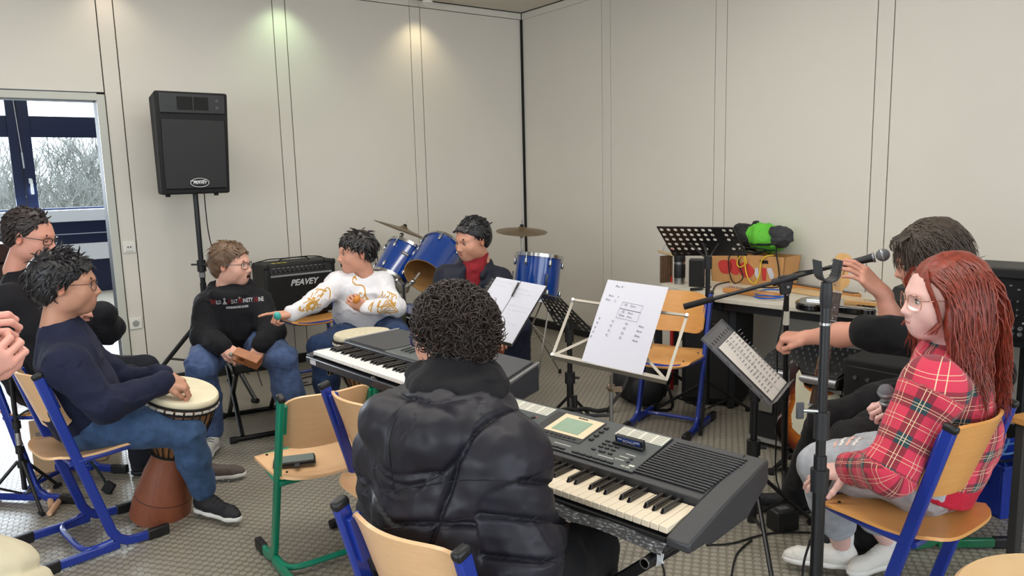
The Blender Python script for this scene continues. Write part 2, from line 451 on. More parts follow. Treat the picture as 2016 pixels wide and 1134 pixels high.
# bare trees outside the window
rng = random.Random(5)
M_TWIG = mat('pale_bare_branch', (138, 140, 134), rough=.9)
_tw = MB()
def bare_tree(base, hgt, spread):
 def grow(p, d, l, r, depth):
  q = p + d * l
  mid = (p + q) / 2 + Vector((rng.uniform(-1, 1), rng.uniform(-1, 1), 0)) * l * .06
  _tw.tube([p, mid, q], [r, r * .85, r * .7], n=3, cap=False)
  if depth >= 6: return
  for k in range(3 if depth < 5 else 2):
   dd = (d + Vector((rng.uniform(-1, 1), rng.uniform(-1, 1), rng.uniform(-.3, .7))) * spread).normalized()
   grow(p + (q - p) * rng.uniform(.45, 1.0), dd, l * rng.uniform(.62, .84), max(r * .6, .008), depth + 1)
 grow(base, Vector((rng.uniform(-.1, .1), rng.uniform(-.1, .1), 1)).normalized(), hgt, .06, 0)
for i in range(15):
 bare_tree(Vector((-4.8 + (i % 5) * 1.0 + rng.uniform(-.3, .3), 10.0 + (i // 5) * 2.2 + rng.uniform(-.5, .5), -2.4)), rng.uniform(1.5, 1.9), .75)
tag(room_mat(_tw.build('bare_woodland', M_TWIG, smooth=0)), 'tangle of pale bare trees outside the window beyond the doorway', 'woodland', None, 'stuff')
gs = MB().box((0, 0, 0), (40, 30, .2)).build('ground_outside', mat('pale_winter_ground', (190, 192, 180), rough=.95, noise=.15, nscale=2), smooth=0)
gs.location = room(-4, 20, -3.6); gs.rotation_euler = (0, 0, ROOM_ROT); tag(gs, 'pale winter ground below the window', None, None, 'structure')
# small warm and green wall spots under the ceiling, one above every narrow strip
def wall_spot(x, color, power, lab):
 r = room_mat(empty('spotlight', label=lab, cat='spotlight', group='wall spotlights'))
 r.location = room(x, -.22, CEIL - .03)
 MB().lathe([(.0, .03), (.04, .03), (.045, -.05), (.038, -.05), (.034, -.02), (0, -.02)], 16).build('lamp_housing', mat('white_lamp_housing', (230, 228, 220), rough=.4), r)
 d = bpy.data.lights.new('spot_lamp', 'SPOT'); d.energy = power; d.color = color; d.spot_size = math.radians(105); d.spot_blend = 1.0; d.shadow_soft_size = .03
 o = bpy.data.objects.new('spot_lamp', d); COL.objects.link(o); o.parent = r; o.location = (0, 0, -.06); o.rotation_euler = (math.radians(14), 0, 0)
wall_spot(-1.16, (1.0, .86, .55), 9, 'small warm spotlight over the wall strip nearest the room corner')
wall_spot(-2.37, (.72, 1.0, .62), 9, 'small green spotlight over the middle wall strip')
wall_spot(-3.59, (1.0, .84, .66), 5, 'small warm spotlight over the wall strip beside the doorway')
# wall sockets on the narrow strip by the door
def socket(name, label, px, z, kind):
 r = empty(name, room(px, -.0005, z), ROOM_ROT, label, 'socket')
 wm = mat('white_plastic_socket', (225, 224, 216), rough=.35)
 MB().box((0, -.006, 0), (.082, .012, .082)).build('cover_plate', wm, r, bevel=.003)
 if kind == 'power':
  MB().lathe([(.022, 0), (.022, -.002), (.0195, -.002), (.0185, .008), (0, .008)][::-1], 24, T(0, -.0125, 0) @ RX(math.pi / 2)).build('socket_well', mat('grey_socket_well', (150, 150, 146), rough=.5), r)
  MB().cyl((-.009, -.0115, 0), (-.009, -.0135, 0), .003, n=8).cyl((.009, -.0115, 0), (.009, -.0135, 0), .003, n=8).build('contact_hole', M_GAP, r)
 else:
  MB().box((0, -.0125, .0), (.045, .003, .03)).build('inner_plate', wm, r, bevel=.001)
  MB().box((-.008, -.0145, 0), (.009, .002, .010)).box((.009, -.0145, 0), (.009, .002, .010)).build('jack_slot', mat('dark_jack_slot', (62, 40, 30), rough=.6), r)
  MB().box((0, -.0125, -.03), (.05, .0012, .004)).build('print', mat('grey_print', (140, 140, 138), rough=.6), r)
socket('loudspeaker_socket', 'white wall plate with two small jack slots beside the doorway', -3.588, 1.055, 'jack')
socket('power_socket', 'white round-welled power socket low beside the doorway', -3.595, .497, 'power')
# ================================================================== school chairs
def wood_mat(name, a, b, scale=(1.0, 14.0, 14.0), rough=.38):
 m = mat(name, a, rough=rough, coat=.15)
 nt, bs = nodes(m); N = nt.nodes; L = nt.links
 tc = N.new('ShaderNodeTexCoord'); mp = N.new('ShaderNodeMapping'); mp.inputs['Scale'].default_value = scale
 n = N.new('ShaderNodeTexNoise'); n.inputs['Scale'].default_value = 6; n.inputs['Detail'].default_value = 6; n.inputs['Distortion'].default_value = .6
 mx = N.new('ShaderNodeMix'); mx.data_type = 'RGBA'
 mx.inputs['A'].default_value = rgb(a) + (1,); mx.inputs['B'].default_value = rgb(b) + (1,)
 L.new(tc.outputs['Object'], mp.inputs['Vector']); L.new(mp.outputs['Vector'], n.inputs['Vector']); L.new(n.outputs['Fac'], mx.inputs['Factor'])
 L.new(mx.outputs['Result'], bs.inputs['Base Color'])
 return m
M_BEECH = wood_mat('beech_plywood', (238, 196, 150), (222, 174, 126), (3.0, .8, 22.0))
M_BEECH_O = wood_mat('orange_beech_plywood', (228, 168, 98), (208, 144, 76), (3.0, .8, 22.0))
M_PLY = mat('plywood_edge', (196, 140, 84), rough=.6)
M_BLUE = mat('blue_painted_steel', (26, 52, 146), rough=.32, coat=.3)
M_GREEN = mat('green_painted_steel', (0, 136, 104), rough=.32, coat=.3)
M_DKGREEN = mat('dark_green_painted_steel', (14, 98, 62), rough=.32, coat=.3)
M_CAP = mat('black_plastic_cap', (20, 20, 22), rough=.45)
M_CHROME = mat('chrome', (205, 205, 205), rough=.18, metal=1.0)
M_STEEL = mat('brushed_steel', (165, 165, 162), rough=.35, metal=1.0)
M_BLACK = mat('black_metal', (17, 17, 19), rough=.38)
M_BLACKP = mat('black_plastic', (24, 24, 26), rough=.5, noise=.1, nscale=30)
M_RUBBER = mat('black_rubber', (14, 14, 15), rough=.75)
M_WHITEP = mat('white_paper', (202, 200, 208), rough=.8)
M_INK = mat('grey_pencil', (120, 118, 126), rough=.9)
def make_chair(label, loc, az, steel, wood, seat_h=.45, top=.80, W=.37, group='school chairs'):
 """y forward, x to the sitter's right; az = compass of the facing direction in degrees from +X"""
 r = empty('school_chair', loc, math.radians(az - 90), label, 'chair', group)
 hw = W / 2
 k = top / .80
 zb = .024
 post = [(-.165, top - .012)] + [(.035 - .085 * .30, .11)]
 # straight inclined post, arc into the runner
 y0, z0 = -.165, top - .012
 y1, z1 = .018, .135
 bend = [(y1 + .0, z1), (y1 + .012, z1 - .045), (y1 + .034, z1 - .082), (y1 + .068, z1 - .104), (y1 + .105, z1 - .109)]
 path = [(y0, z0)] + [(y0 + (y1 - y0) * t, z0 + (z1 - z0) * t) for t in (.33, .66)] + bend + [(.20, zb)]
 for s in (-1, 1):
  fr = MB().strip(path, .038, .022, s * hw).build('side_frame', steel, r, bevel=.006)
  MB().strip([(.055, .028), (-.02, zb + .002), (-.20, zb)], .036, .0225, s * hw).build('runner', steel, r, bevel=.005)
  MB().strip([(.165, zb), (.255, zb)], .044, .029, s * hw).build('foot_cap', M_CAP, r, bevel=.006)
  MB().strip([(-.165, zb), (-.255, zb)], .044, .029, s * hw).build('foot_cap', M_CAP, r, bevel=.006)
  d = Vector((0, y0 - y1, z0 - z1)).normalized()
  MB().strip([(y0 - d.y * .012, z0 - d.z * .012), (y0 + d.y * .012, z0 + d.z * .012)], .042, .026, s * hw).build('post_cap', M_CAP, r, bevel=.008)
  # plate that holds the backrest
  yb = y0 + (y1 - y0) * (top - .10 - z0) / (z1 - z0)
  MB().box((s * (hw - .018), yb + .012, top - .10), (.016, .035, .12), RX(math.atan2(y1 - y0, z0 - z1))).build('bracket', steel, r, bevel=.003)
 # cross bar behind the bend
 MB().tube(spline([(-hw, .03, .05), (-hw + .03, -.06, .035), (0, -.075, .034), (hw - .03, -.06, .035), (hw, .03, .05)], 6), .012, n=8).build('cross_bar', steel, r)
 # seat frame
 ys = y0 + (y1 - y0) * (seat_h - .03 - z0) / (z1 - z0)
 zt = seat_h - .030
 pts = [(-hw, ys, zt), (-hw + .012, .10, zt + .004), (-hw + .03, .20, zt + .006), (-hw + .09, .232, zt), (0, .238, zt), (hw - .09, .232, zt), (hw - .03, .20, zt + .006), (hw - .012, .10, zt + .004), (hw, ys, zt)]
 MB().tube(spline(pts, 4), .013, n=8).build('seat_frame', steel, r)
 MB().tube([(-hw, ys - .02, zt - .004), (hw, ys - .02, zt - .004)], .012, n=8).build('seat_bar', steel, r)
 # moulded plywood seat: dished, rear edge turned up, front edge rolled down
 sw, y_f, y_r = W / 2 + .012, .255, -.165
 def seat(u, v):
  x = (u * 2 - 1); y = y_r + (y_f - y_r) * v
  corner = abs(x) ** 5
  yy = y - (.055 * corner if v > .5 else -.045 * corner) * (abs(v - .5) * 2) ** 3
  z = seat_h - .012 + .012 * x * x - .010 * math.exp(-((v - .35) / .3) ** 2) + .016 * max(0, .25 - v) * 4 * .5 - .018 * max(0, v - .86) / .14
  w = sw * (1 - .10 * (1 - v) ** 2 if v < 1 else 1)
  if v < .2: w = min(w, sw - .0)
  return (x * w * (1 - .06 * max(0, (v - .8) / .2) ** 2), yy, z)
 MB().sheet(seat, 14, 16, .010).build('seat', wood, r, smooth=50)
 for sx in (-1, 1):
  for sy in (.17, -.06):
   MB().cyl((sx * (sw - .05), sy, seat_h - .006), (sx * (sw - .05), sy, seat_h - .0015), .005, n=8).build('screw', M_CAP, r)
 # curved plywood backrest between the posts
 bh = (top - .04) * .0 + .235 * k
 def back(u, v):
  x = (u * 2 - 1); z = top - .018 - bh + bh * v
  e = abs(x) ** 7
  zz = z - (.035 * e) * (2 * v - 1) ** 3 * (1 if v > .5 else 1) * (1 if v > .5 else 1)
  yp = y0 + (y1 - y0) * (z - z0) / (z1 - z0)
  y = yp + .008 - .058 * (1 - x * x) ** 1.0 + .012 * (1 - v)
  return (x * (hw - .012), y + .012, zz)
 MB().sheet(back, 18, 8, .0095).build('backrest', wood, r, smooth=50)
 return r
chB = make_chair('blue-framed school chair under the person in the navy sweatshirt', (-1.825, 3.02, 0), 46, M_BLUE, M_BEECH)
chG = make_chair('green-framed school chair with a phone lying on its seat', (-.78, 2.83, 0), 126, M_GREEN, M_BEECH, .42, .745)
chN = make_chair('empty blue-framed school chair between the green chair and the padded jacket', (-.42, 2.52, 0), 40.6, M_BLUE, M_BEECH)
chF = make_chair('blue-framed school chair nearest the camera under the person in the padded jacket', (-.147, 1.59, 0), 50.4, M_BLUE, M_BEECH)
chM = make_chair('empty blue-framed school chair with orange seat behind the wire music stand', (.92, 4.31, 0), 236, M_BLUE, M_BEECH_O)
chS = make_chair('blue-framed school chair under the person in the tartan top', (1.24, 2.20, 0), 125, M_BLUE, M_BEECH_O)
chH = make_chair('dark green-framed school chair under the person in black reaching left', (1.70, 2.95, 0), 180, M_DKGREEN, M_BEECH_O, .42, .745)
chA = make_chair('blue-framed school chair carrying the guitar amplifier', room(-2.50, -.52), math.degrees(math.atan2(-UY.y, -UY.x)), M_BLUE, M_BEECH_O, .49, .80)
chW = make_chair('school chair under the person in the white sweatshirt, olive jacket over its back', (-.93, 4.62, 0), -80, M_BLUE, M_BEECH_O)
chT = make_chair('school chair under the person in the black jumper', (-2.32, 3.62, 0), -8, M_BLUE, M_BEECH_O)
# phone and keys on the green chair
ph = empty('mobile_phone', (-.865, 2.80, .4165), math.radians(16), 'black mobile phone in a scuffed case on the green chair', 'phone')
MB().box((0, 0, .006), (.155, .078, .012)).build('phone_case', mat('black_phone_case', (20, 22, 26), rough=.35), ph, bevel=.004)
MB().box((0, 0, .0125), (.145, .070, .0015)).build('phone_screen', mat('grey_reflecting_screen', (96, 110, 108), rough=.12), ph, bevel=.0005)
MB().box((.0, .0, -.001), (.16, .084, .003)).build('case_flap', mat('dark_wallet_flap', (34, 26, 30), rough=.6), ph, bevel=.001)
MB().box((.01, -.055, .004), (.02, .035, .008)).build('strap_tab', MATS['black_phone_case'], ph, bevel=.002)
# ================================================================== keyboards
M_KBODY = mat('dark_grey_keyboard_plastic', (52, 52, 54), rough=.48, noise=.06, nscale=40)
M_KPANEL = mat('grey_green_panel', (66, 70, 70), rough=.45)
M_KIVORY = mat('ivory_key', (238, 222, 196), rough=.3, coat=.2)
M_KWHITE = mat('white_key', (240, 240, 238), rough=.3, coat=.2)
M_KBLACK = mat('black_key', (22, 18, 17), rough=.25, coat=.3)
M_PRINT = mat('pale_panel_print', (216, 214, 200), rough=.6)
M_BTN = mat('dark_button', (32, 34, 36), rough=.4)
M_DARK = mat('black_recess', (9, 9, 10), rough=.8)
BLK = {0: 0, 1: 1, 3: 3, 4: 4, 5: 5}     # black key follows white key n of the octave (C D F G A)
def make_keys(r, x0, n, pitch, y0, ylen, z, first, wm):
 """n white keys starting at note index first (0 = C)"""
 wme = None; bme = None
 for i in range(n):
  if wme is None:
   o = MB().box((0, ylen / 2, -.008), (pitch - .0012, ylen, .016)).build('white_key', wm, r, bevel=.0012, seg=1); wme = o
  else:
   o = wme.copy(); COL.objects.link(o)
  o.location = (x0 + (i + .5) * pitch, y0, z)
  if (i + first) % 7 in BLK and i < n - 1:
   if bme is None:
    yl = ylen * .64; w = pitch * .25
    p = [(-w, 0, -.004), (w, 0, -.004), (w, yl, -.004), (-w, yl, -.004), (-w * .72, .010, .0115), (w * .72, .010, .0115), (w * .72, yl, .0115), (-w * .72, yl, .0115)]
    b = MB().hexa(p).build('black_key', M_KBLACK, r, bevel=.0014, seg=2); bme = b
   else:
    b = bme.copy(); COL.objects.link(b)
   b.location = (x0 + (i + 1) * pitch, y0 + ylen * .36, z)
def part(r, name, m, bevel=.0, smooth=35):
 """small helper: returns MB and a closure that builds it"""
 return MB()
def keyboard_near():
 Lk, D = .97, .385
 r = empty('keyboard', (-.333, 2.197, .655), math.radians(-43.5), 'dark grey keyboard with ivory keys and small screen before the padded jacket', 'keyboard')
 kx, pitch, ky, kl = .062, .0235, .012, .135
 kend = kx + 36 * pitch
 MB().prism([(0, .0), (.0, .045), (.16, .072), (.385, .112), (.392, .105), (.385, .03), (.34, .0)], 0, .001).build  # profile reference
 prof = [(0.0, .017), (.0, .038), (.012, .043), (.150, .074), (.385, .118), (.392, .108), (.388, .055), (.30, .012), (.28, .0), (.10, .0), (.08, .012)]
 Mx = Matrix(((0, 0, 1, 0), (1, 0, 0, 0), (0, 1, 0, 0), (0, 0, 0, 1)))      # prism z -> x, poly (y, z)
 MB().prism(prof, 0, kx - .002, Mx).build('end_block', M_KBODY, r, bevel=.005)
 MB().prism(prof, kend + .002, Lk, Mx).build('end_block', M_KBODY, r, bevel=.005)
 low = [(0, .0), (0, .026), (.155, .030), (.155, .075), (.385, .116), (.390, .106), (.386, .045), (.345, .0)]
 MB().prism(low, kx - .002, kend + .002, Mx).build('body', M_KBODY, r, bevel=.003)
 MB().box(((kx + kend) / 2, .004, .028), (kend - kx + .002, .008, .012)).build('front_strip', M_DARK, r)
 make_keys(r, kx, 36, pitch, ky, kl, .056, 0, M_KIVORY)
 # sloping top: local panel frame p(x, t): t along the slope
 a = math.atan2(.042, .23)
 PM = T(0, .156, .0765) @ RX(a)
 def on(name, m, x, t, w, h, th=.003, dz=0.0, bevel=.0006):
  return MB().box((x, t, dz + th / 2), (w, h, th), None).__class__.build(_xf(MB().box((x, t, dz + th / 2), (w, h, th)), PM), name, m, r, bevel=bevel, smooth=0)
 # raised control panel in the middle
 on('control_panel', M_KPANEL, .405, .118, .60, .205, .004, 0, .003)
 # speaker ridges at both ends
 for xs, xe in ((.012, .095), (.725, .93)):
  for q in range(16):
   t = .026 + q * .0118
   on('grille_rib', M_KBODY, (xs + xe) / 2 - .0015 * (16 - q) * (xs > .5), t, xe - xs, .0062, .0042, 0, .0015)
 # card with printed lists, screen, buttons
 for xc, wc in ((.205, .175), (.625, .155)):
  on('voice_list', M_PRINT, xc, .187, wc, .048, .0008, .004, 0)
  mb = MB()
  for row in range(6):
   for c in range(4):
    mb.box((xc - wc / 2 + (c + .5) * wc / 4, .168 + row * .0076, .0052), (wc / 4 * .8, .0014, .0004))
  _xf(mb, PM).build('list_print', mat('dark_print', (92, 88, 82), rough=.7), r, smooth=0)['kind'] = 'stuff'
 on('screen_bezel', M_BTN, .40, .135, .185, .135, .002, .004, .002)
 on('screen_frame', mat('cream_screen_frame', (226, 206, 172), rough=.4), .415, .145, .145, .108, .0015, .006, .001)
 on('screen', mat('green_grey_screen', (150, 172, 150), rough=.15, noise=.08, nscale=12), .412, .140, .098, .075, .001, .0075, 0)
 text_mesh('maker_name', 'YAMAHA', .009, M_BTN, r, PM @ T(.415, .190, .0082))
 text_mesh('model_name', 'PSR-530', .008, M_PRINT, r, PM @ T(.675, .028, .0046))
 on('logo_plate', M_PRINT, .688, .040, .016, .007, .0006, .004, 0)
 for q in range(9): on('screen_button', M_BTN, .332 + q * .0165, .080, .010, .007, .005, .004, .002)
 for q in range(4):
  on('page_button', M_BTN, .508, .105 + q * .024, .014, .012, .005, .004, .002)
 for rr in range(3):
  for q in range(3): on('number_button', M_BTN, .556 + q * .021, .118 - rr * .017, .015, .006, .004, .004, .0015)
 for q, xq in enumerate((.546, .575, .602)): on('plus_button', M_BTN, xq, .064, .014 if q != 1 else .022, .008, .004, .004, .002)
 for row, t in enumerate((.014,)):
  for q in range(22):
   if q in (5, 12, 15): continue
   on('register_button', M_BTN, .135 + q * .0235, t + .012, .020, .007, .004, .004, .001)
 for (x, t, w) in ((.165, .135, .035), (.17, .115, .035), (.158, .095, .035), (.135, .148, .012), (.13, .098, .010)):
  on('function_button', M_BTN, x, t, w, .007, .004, .004, .001)
 for (x, t) in ((.22, .118), (.24, .112), (.262, .135), (.262, .10)):
  _xf(MB().cyl((x, t, .004), (x, t, .008), .0075, n=14), PM).build('round_button', M_BTN, r)
 _xf(MB().cyl((.118, .148, .004), (.118, .148, .020), .0155, .0135, n=20), PM).build('volume_knob', M_BTN, r, bevel=.001)
 _xf(MB().cyl((.125, .178, .004), (.125, .178, .007), .007, n=14), PM).build('power_button', mat('red_button', (186, 60, 50), rough=.4), r)
 for (x, t, w) in ((.262, .145, .02), (.258, .111, .026)): on('red_print', mat('red_print', (190, 80, 84), rough=.6), x, t, w, .003, .0006, .004, 0)
 for (x, t, w) in ((.168, .146, .02), (.17, .126, .018), (.215, .128, .03), (.30, .046, .05), (.45, .046, .06), (.60, .046, .05), (.655, .085, .03), (.645, .068, .028), (.64, .052, .028)):
  on('panel_print', M_PRINT, x, t, w, .0022, .0006, .004, 0)
 for t in (.068, .052): _xf(MB().cyl((.668, t, .004), (.668, t, .007), .005, n=12), PM).build('round_button', M_BTN, r)
 # scuffed tape over the front edge
 tape = mat('scuffed_black_tape', (40, 40, 44), rough=.6)
 nt, bs = nodes(tape); n = nt.nodes.new('ShaderNodeTexNoise'); n.inputs['Scale'].default_value = 160; n.inputs['Detail'].default_value = 3
 tc = nt.nodes.new('ShaderNodeTexCoord'); mpn = nt.nodes.new('ShaderNodeMapping'); mpn.inputs['Scale'].default_value = (.4, 1, 1.4)
 mx = nt.nodes.new('ShaderNodeMix'); mx.data_type = 'RGBA'; mx.inputs['A'].default_value = rgb((30, 30, 33)) + (1,); mx.inputs['B'].default_value = rgb((128, 130, 134)) + (1,)
 rp = nt.nodes.new('ShaderNodeMapRange'); rp.inputs['From Min'].default_value = .52; rp.inputs['From Max'].default_value = .66
 nt.links.new(tc.outputs['Object'], mpn.inputs['Vector']); nt.links.new(mpn.outputs['Vector'], n.inputs['Vector']); nt.links.new(n.outputs['Fac'], rp.inputs['Value'])
 nt.links.new(rp.outputs['Result'], mx.inputs['Factor']); nt.links.new(mx.outputs['Result'], bs.inputs['Base Color'])
 MB().sheet(lambda u, v: (.30 + .615 * u, -.0265 + .026 * v + .002 * math.sin(u * 30), .012 + .016 * v + .003 * math.sin(u * 17 + 1)), 40, 3, .0015).build('frayed_tape', tape, r)
 for q in range(5): MB().tube(spline([(.905 + .004 * q, -.024, .012), (.908 + .003 * q, -.028, -.005), (.904 + .005 * q, -.026, -.022 + .004 * q)], 4), .0012, n=4).build('tape_thread', mat('pale_thread', (205, 208, 210), rough=.8), r)
 # memory cartridge standing in its slot
 cart = empty('memory_cartridge', (0, 0, 0), 0, 'small black cartridge with blue label plugged into the near keyboard', 'cartridge')
 cart.location = r.matrix_basis @ (PM @ Vector((.625, .128, .0045))); cart.rotation_euler = (a, 0, math.radians(-43.5))
 MB().box((0, 0, .012), (.092, .014, .024)).build('housing', M_BLACKP, cart, bevel=.003)
 MB().box((0, -.0072, .013), (.076, .001, .017)).build('blue_label', mat('blue_cartridge_label', (34, 66, 138), rough=.35), cart)
 text_mesh('label_print', 'BONUS', .012, M_WHITEP, cart, T(0, -.0082, .013) @ RX(math.pi / 2), .0002, shear=.3)
 for s in (-1, 1): MB().box((s * .0285, -.0080, .0165), (.014, .0004, .0035)).build('small_print', M_WHITEP, cart)
 MB().box((0, -.010, .004), (.096, .012, .008)).build('slot_lip', M_BLACKP, cart, bevel=.002)
 return r
def _xf(mb, M):
 mb.v = [tuple(M @ Vector(v)) for v in mb.v]; return mb
def keyboard_far():
 Lk, D, pitch = 1.19, .40, .0236
 r = empty('keyboard', (-0.913, 3.225, 0.705), math.radians(-48.5), 'grey and black keyboard with white keys and a sticker, standing behind the empty chairs', 'keyboard')
 Mx = Matrix(((0, 0, 1, 0), (1, 0, 0, 0), (0, 1, 0, 0), (0, 0, 0, 1)))
 kx = (Lk - 45 * pitch) / 2; kend = kx + 45 * pitch
 dark = mat('charcoal_keyboard_body', (50, 50, 54), rough=.42)
 for s in (0, 1):
  # end cheeks: taper inwards towards the back
  x0, x1 = (0, kx - .002) if s == 0 else (kend + .002, Lk)
  o, i = (x0, x1) if s == 0 else (x1, x0)
  b = (o + (.10 if s == 0 else -.10))
  sg = 1 if s == 0 else -1
  MB().hexa([(o, .05, 0), (o, .0, 0), (i, 0, 0), (i, .05, 0), (o, .05, .048), (o + sg * .005, .0, .040), (i, 0, .040), (i, .05, .048)][::1]).build('end_block', dark, r, bevel=.003)
  mid = (o + sg * .045)
  MB().prism([(o, .05), (i, .05), (i, .20), (mid, .20)] if s == 0 else [(i, .05), (o, .05), (mid, .20), (i, .20)], 0, .052).build('cheek', dark, r, bevel=.003)
 prof = [(.0, .0), (.0, .030), (.165, .034), (.165, .078), (.20, .085), (.40, .118), (.405, .105), (.395, .02), (.37, .0)]
 MB().prism(prof[:3] + [(.165, 0)], kx, kend, Mx).build('key_bed', dark, r)
 MB().box((Lk / 2, -.004, .018), (Lk - .03, .012, .034)).build('front_rail', mat('dark_blue_grey_rail', (44, 46, 54), rough=.35), r, bevel=.005)
 make_keys(r, kx, 45, pitch, .004, .145, .062, 2, M_KWHITE)
 # rear body in plan: narrowing towards the back
 def slab(x0, x1, xb0, xb1, y0, y1, z00, z01, zb):
  return MB().hexa([(x0, y0, zb), (x1, y0, zb), (xb1, y1, zb), (xb0, y1, zb), (x0, y0, z00), (x1, y0, z00), (xb1, y1, z01), (xb0, y1, z01)])
 slab(.045, Lk - .045, .13, Lk - .13, .160, .405, .080, .104, .0).build('body', dark, r, bevel=.006)
 # raised speaker covers and silver grey panel
 gp = mat('grey_control_surface', (92, 97, 96), rough=.42)
 def top(y): return .080 + (y - .16) / .245 * .024
 def plate(name, m, poly, h):
  mb = MB(); n = len(poly)
  vs = [(x, y, top(y) - .002) for x, y in poly] + [(x, y, top(y) + h) for x, y in poly]
  mb._add(vs, [tuple(range(n - 1, -1, -1)), tuple(range(n, 2 * n))] + [(i, (i + 1) % n, n + (i + 1) % n, n + i) for i in range(n)])
  return mb.build(name, m, r, bevel=.003)
 grille = mat('dark_grey_speaker_cover', (66, 66, 68), rough=.6, bump=.3, bscale=400)
 plate('speaker_cover', grille, [(.085, .175), (.37, .175), (.40, .25), (.40, .398), (.155, .398)], .007)
 plate('speaker_cover', grille, [(Lk - .37, .175), (Lk - .085, .175), (Lk - .155, .398), (Lk - .40, .398), (Lk - .40, .25)], .007)
 plate('control_surface', gp, [(.375, .172), (Lk - .375, .172), (Lk - .405, .25), (Lk - .405, .398), (.405, .398), (.405, .25)], .003)
 for s in (0, 1):
  o = .055 if s == 0 else Lk - .055; e = .132 if s == 0 else Lk - .132; sg = 1 if s == 0 else -1
  MB().tube([(o, .165, .082), (e, .403, .106)], .006, n=6).build('silver_edge', mat('grey_edge_trim', (120, 118, 116), rough=.35), r)
 a = math.atan2(.024, .245); PM = T(0, .16, .0835) @ RX(a)
 def on(name, m, x, t, w, h, th=.003, dz=0.0, bevel=.0006):
  return _xf(MB().box((x, t, dz + th / 2), (w, h, th)), PM).build(name, m, r, bevel=bevel, smooth=0)
 # row of small demo marks under the panel
 mb = MB()
 for q in range(44): mb.box((.11 + q * .022, .1635, .060 + (q % 3) * .001), (.011, .002, .012))
 o = mb.build('mark_strip', mat('blue_white_marks', (170, 180, 205), rough=.6), r, smooth=0); o['kind'] = 'stuff'
 for q in range(3): on('slider', M_BTN, .45 + q * .03, .07, .006, .055, .004, .002)
 for q in range(4):
  aa = q * math.pi / 2
  _xf(MB().cyl((.575 + .025 * math.cos(aa), .075 + .02 * math.sin(aa), .002), (.575 + .025 * math.cos(aa), .075 + .02 * math.sin(aa), .007), .012, n=14), PM).build('cursor_button', mat('pale_grey_button', (176, 180, 178), rough=.4), r)
 for q in range(5): on('pale_button', MATS['pale_grey_button'], .47 + q * .035, .18, .026, .012, .004, .002, .001)
 for q in range(5): on('pale_button', MATS['pale_grey_button'], .66 + q * .03, .04, .018, .03, .004, .002, .001)
 on('screen', mat('dark_screen', (38, 44, 48), rough=.15), .66, .14, .12, .07, .002, .002, .001)
 MB().box((.085, -.0108, .018), (.05, .001, .020)).build('sticker', M_WHITEP, r)
 return r
kbA = keyboard_near()
kbB = keyboard_far()
def x_stand(label, kb, loc, rz, xs, depth, z_top, y0, tube=.0125, box=.03):
 r = empty('keyboard_stand', loc, rz, label, 'stand')
 zb = .02
 for s, x in enumerate(xs):
  o = MB()
  # open tube that carries the keyboard
  n = 16; Lt = depth
  o.lathe([(tube * .8, .03), (tube * .8, 0), (tube, 0), (tube, Lt), (0, Lt)], n, T(x, y0, z_top - tube) @ RX(-math.pi / 2), close=False)
  o.build('support_arm', M_BLACK, r)
  MB().lathe([(tube * .8, -.0005), (tube, -.0005), (tube * 1.02, .001), (tube * .8, .001)], n, T(x, y0, z_top - tube) @ RX(-math.pi / 2), close=False).build('tube_rim', M_STEEL, r)
  MB().cyl((x, y0 - .02, zb), (x, y0 + depth, zb), .016, n=10).build('foot_bar', M_BLACK, r)
  for e in (y0 - .02, y0 + depth): MB().cyl((x, e - .015, zb), (x, e + .015, zb), .020, n=10).build('foot_cap', M_RUBBER, r)
 a, b = xs
 yc = y0 + depth * .45
 for (xa, xb, dy) in ((a, b, .016), (b, a, -.016)):
  M = axis_m((xa, yc + dy, zb + .01), (xb, yc + dy, z_top - tube - .012))
  L = math.hypot(xb - xa, z_top - tube - .022 - zb)
  _xf(MB().box((0, 0, L / 2), (box, box, L)), frame((xa, yc + dy, zb + .01), (0, 1, 0), z=Vector((xb - xa, 0, z_top - tube - .022 - zb)))).build('leg', M_BLACK, r, bevel=.004)
 MB().cyl(((a + b) / 2, yc - .05, (z_top + zb) / 2), ((a + b) / 2, yc + .05, (z_top + zb) / 2), .035, n=16).build('pivot_disc', M_BLACK, r)
 return r
x_stand('black crossed-leg stand under the ivory-keyed keyboard', kbA, (-.333, 2.197, 0), math.radians(-43.5), (.22, .885), .36, .653, -.045)
x_stand('black crossed-leg stand under the white-keyed keyboard', kbB, (kbB.location.x, kbB.location.y, 0), math.radians(-48.5), (.18, .98), .36, .703, .01)
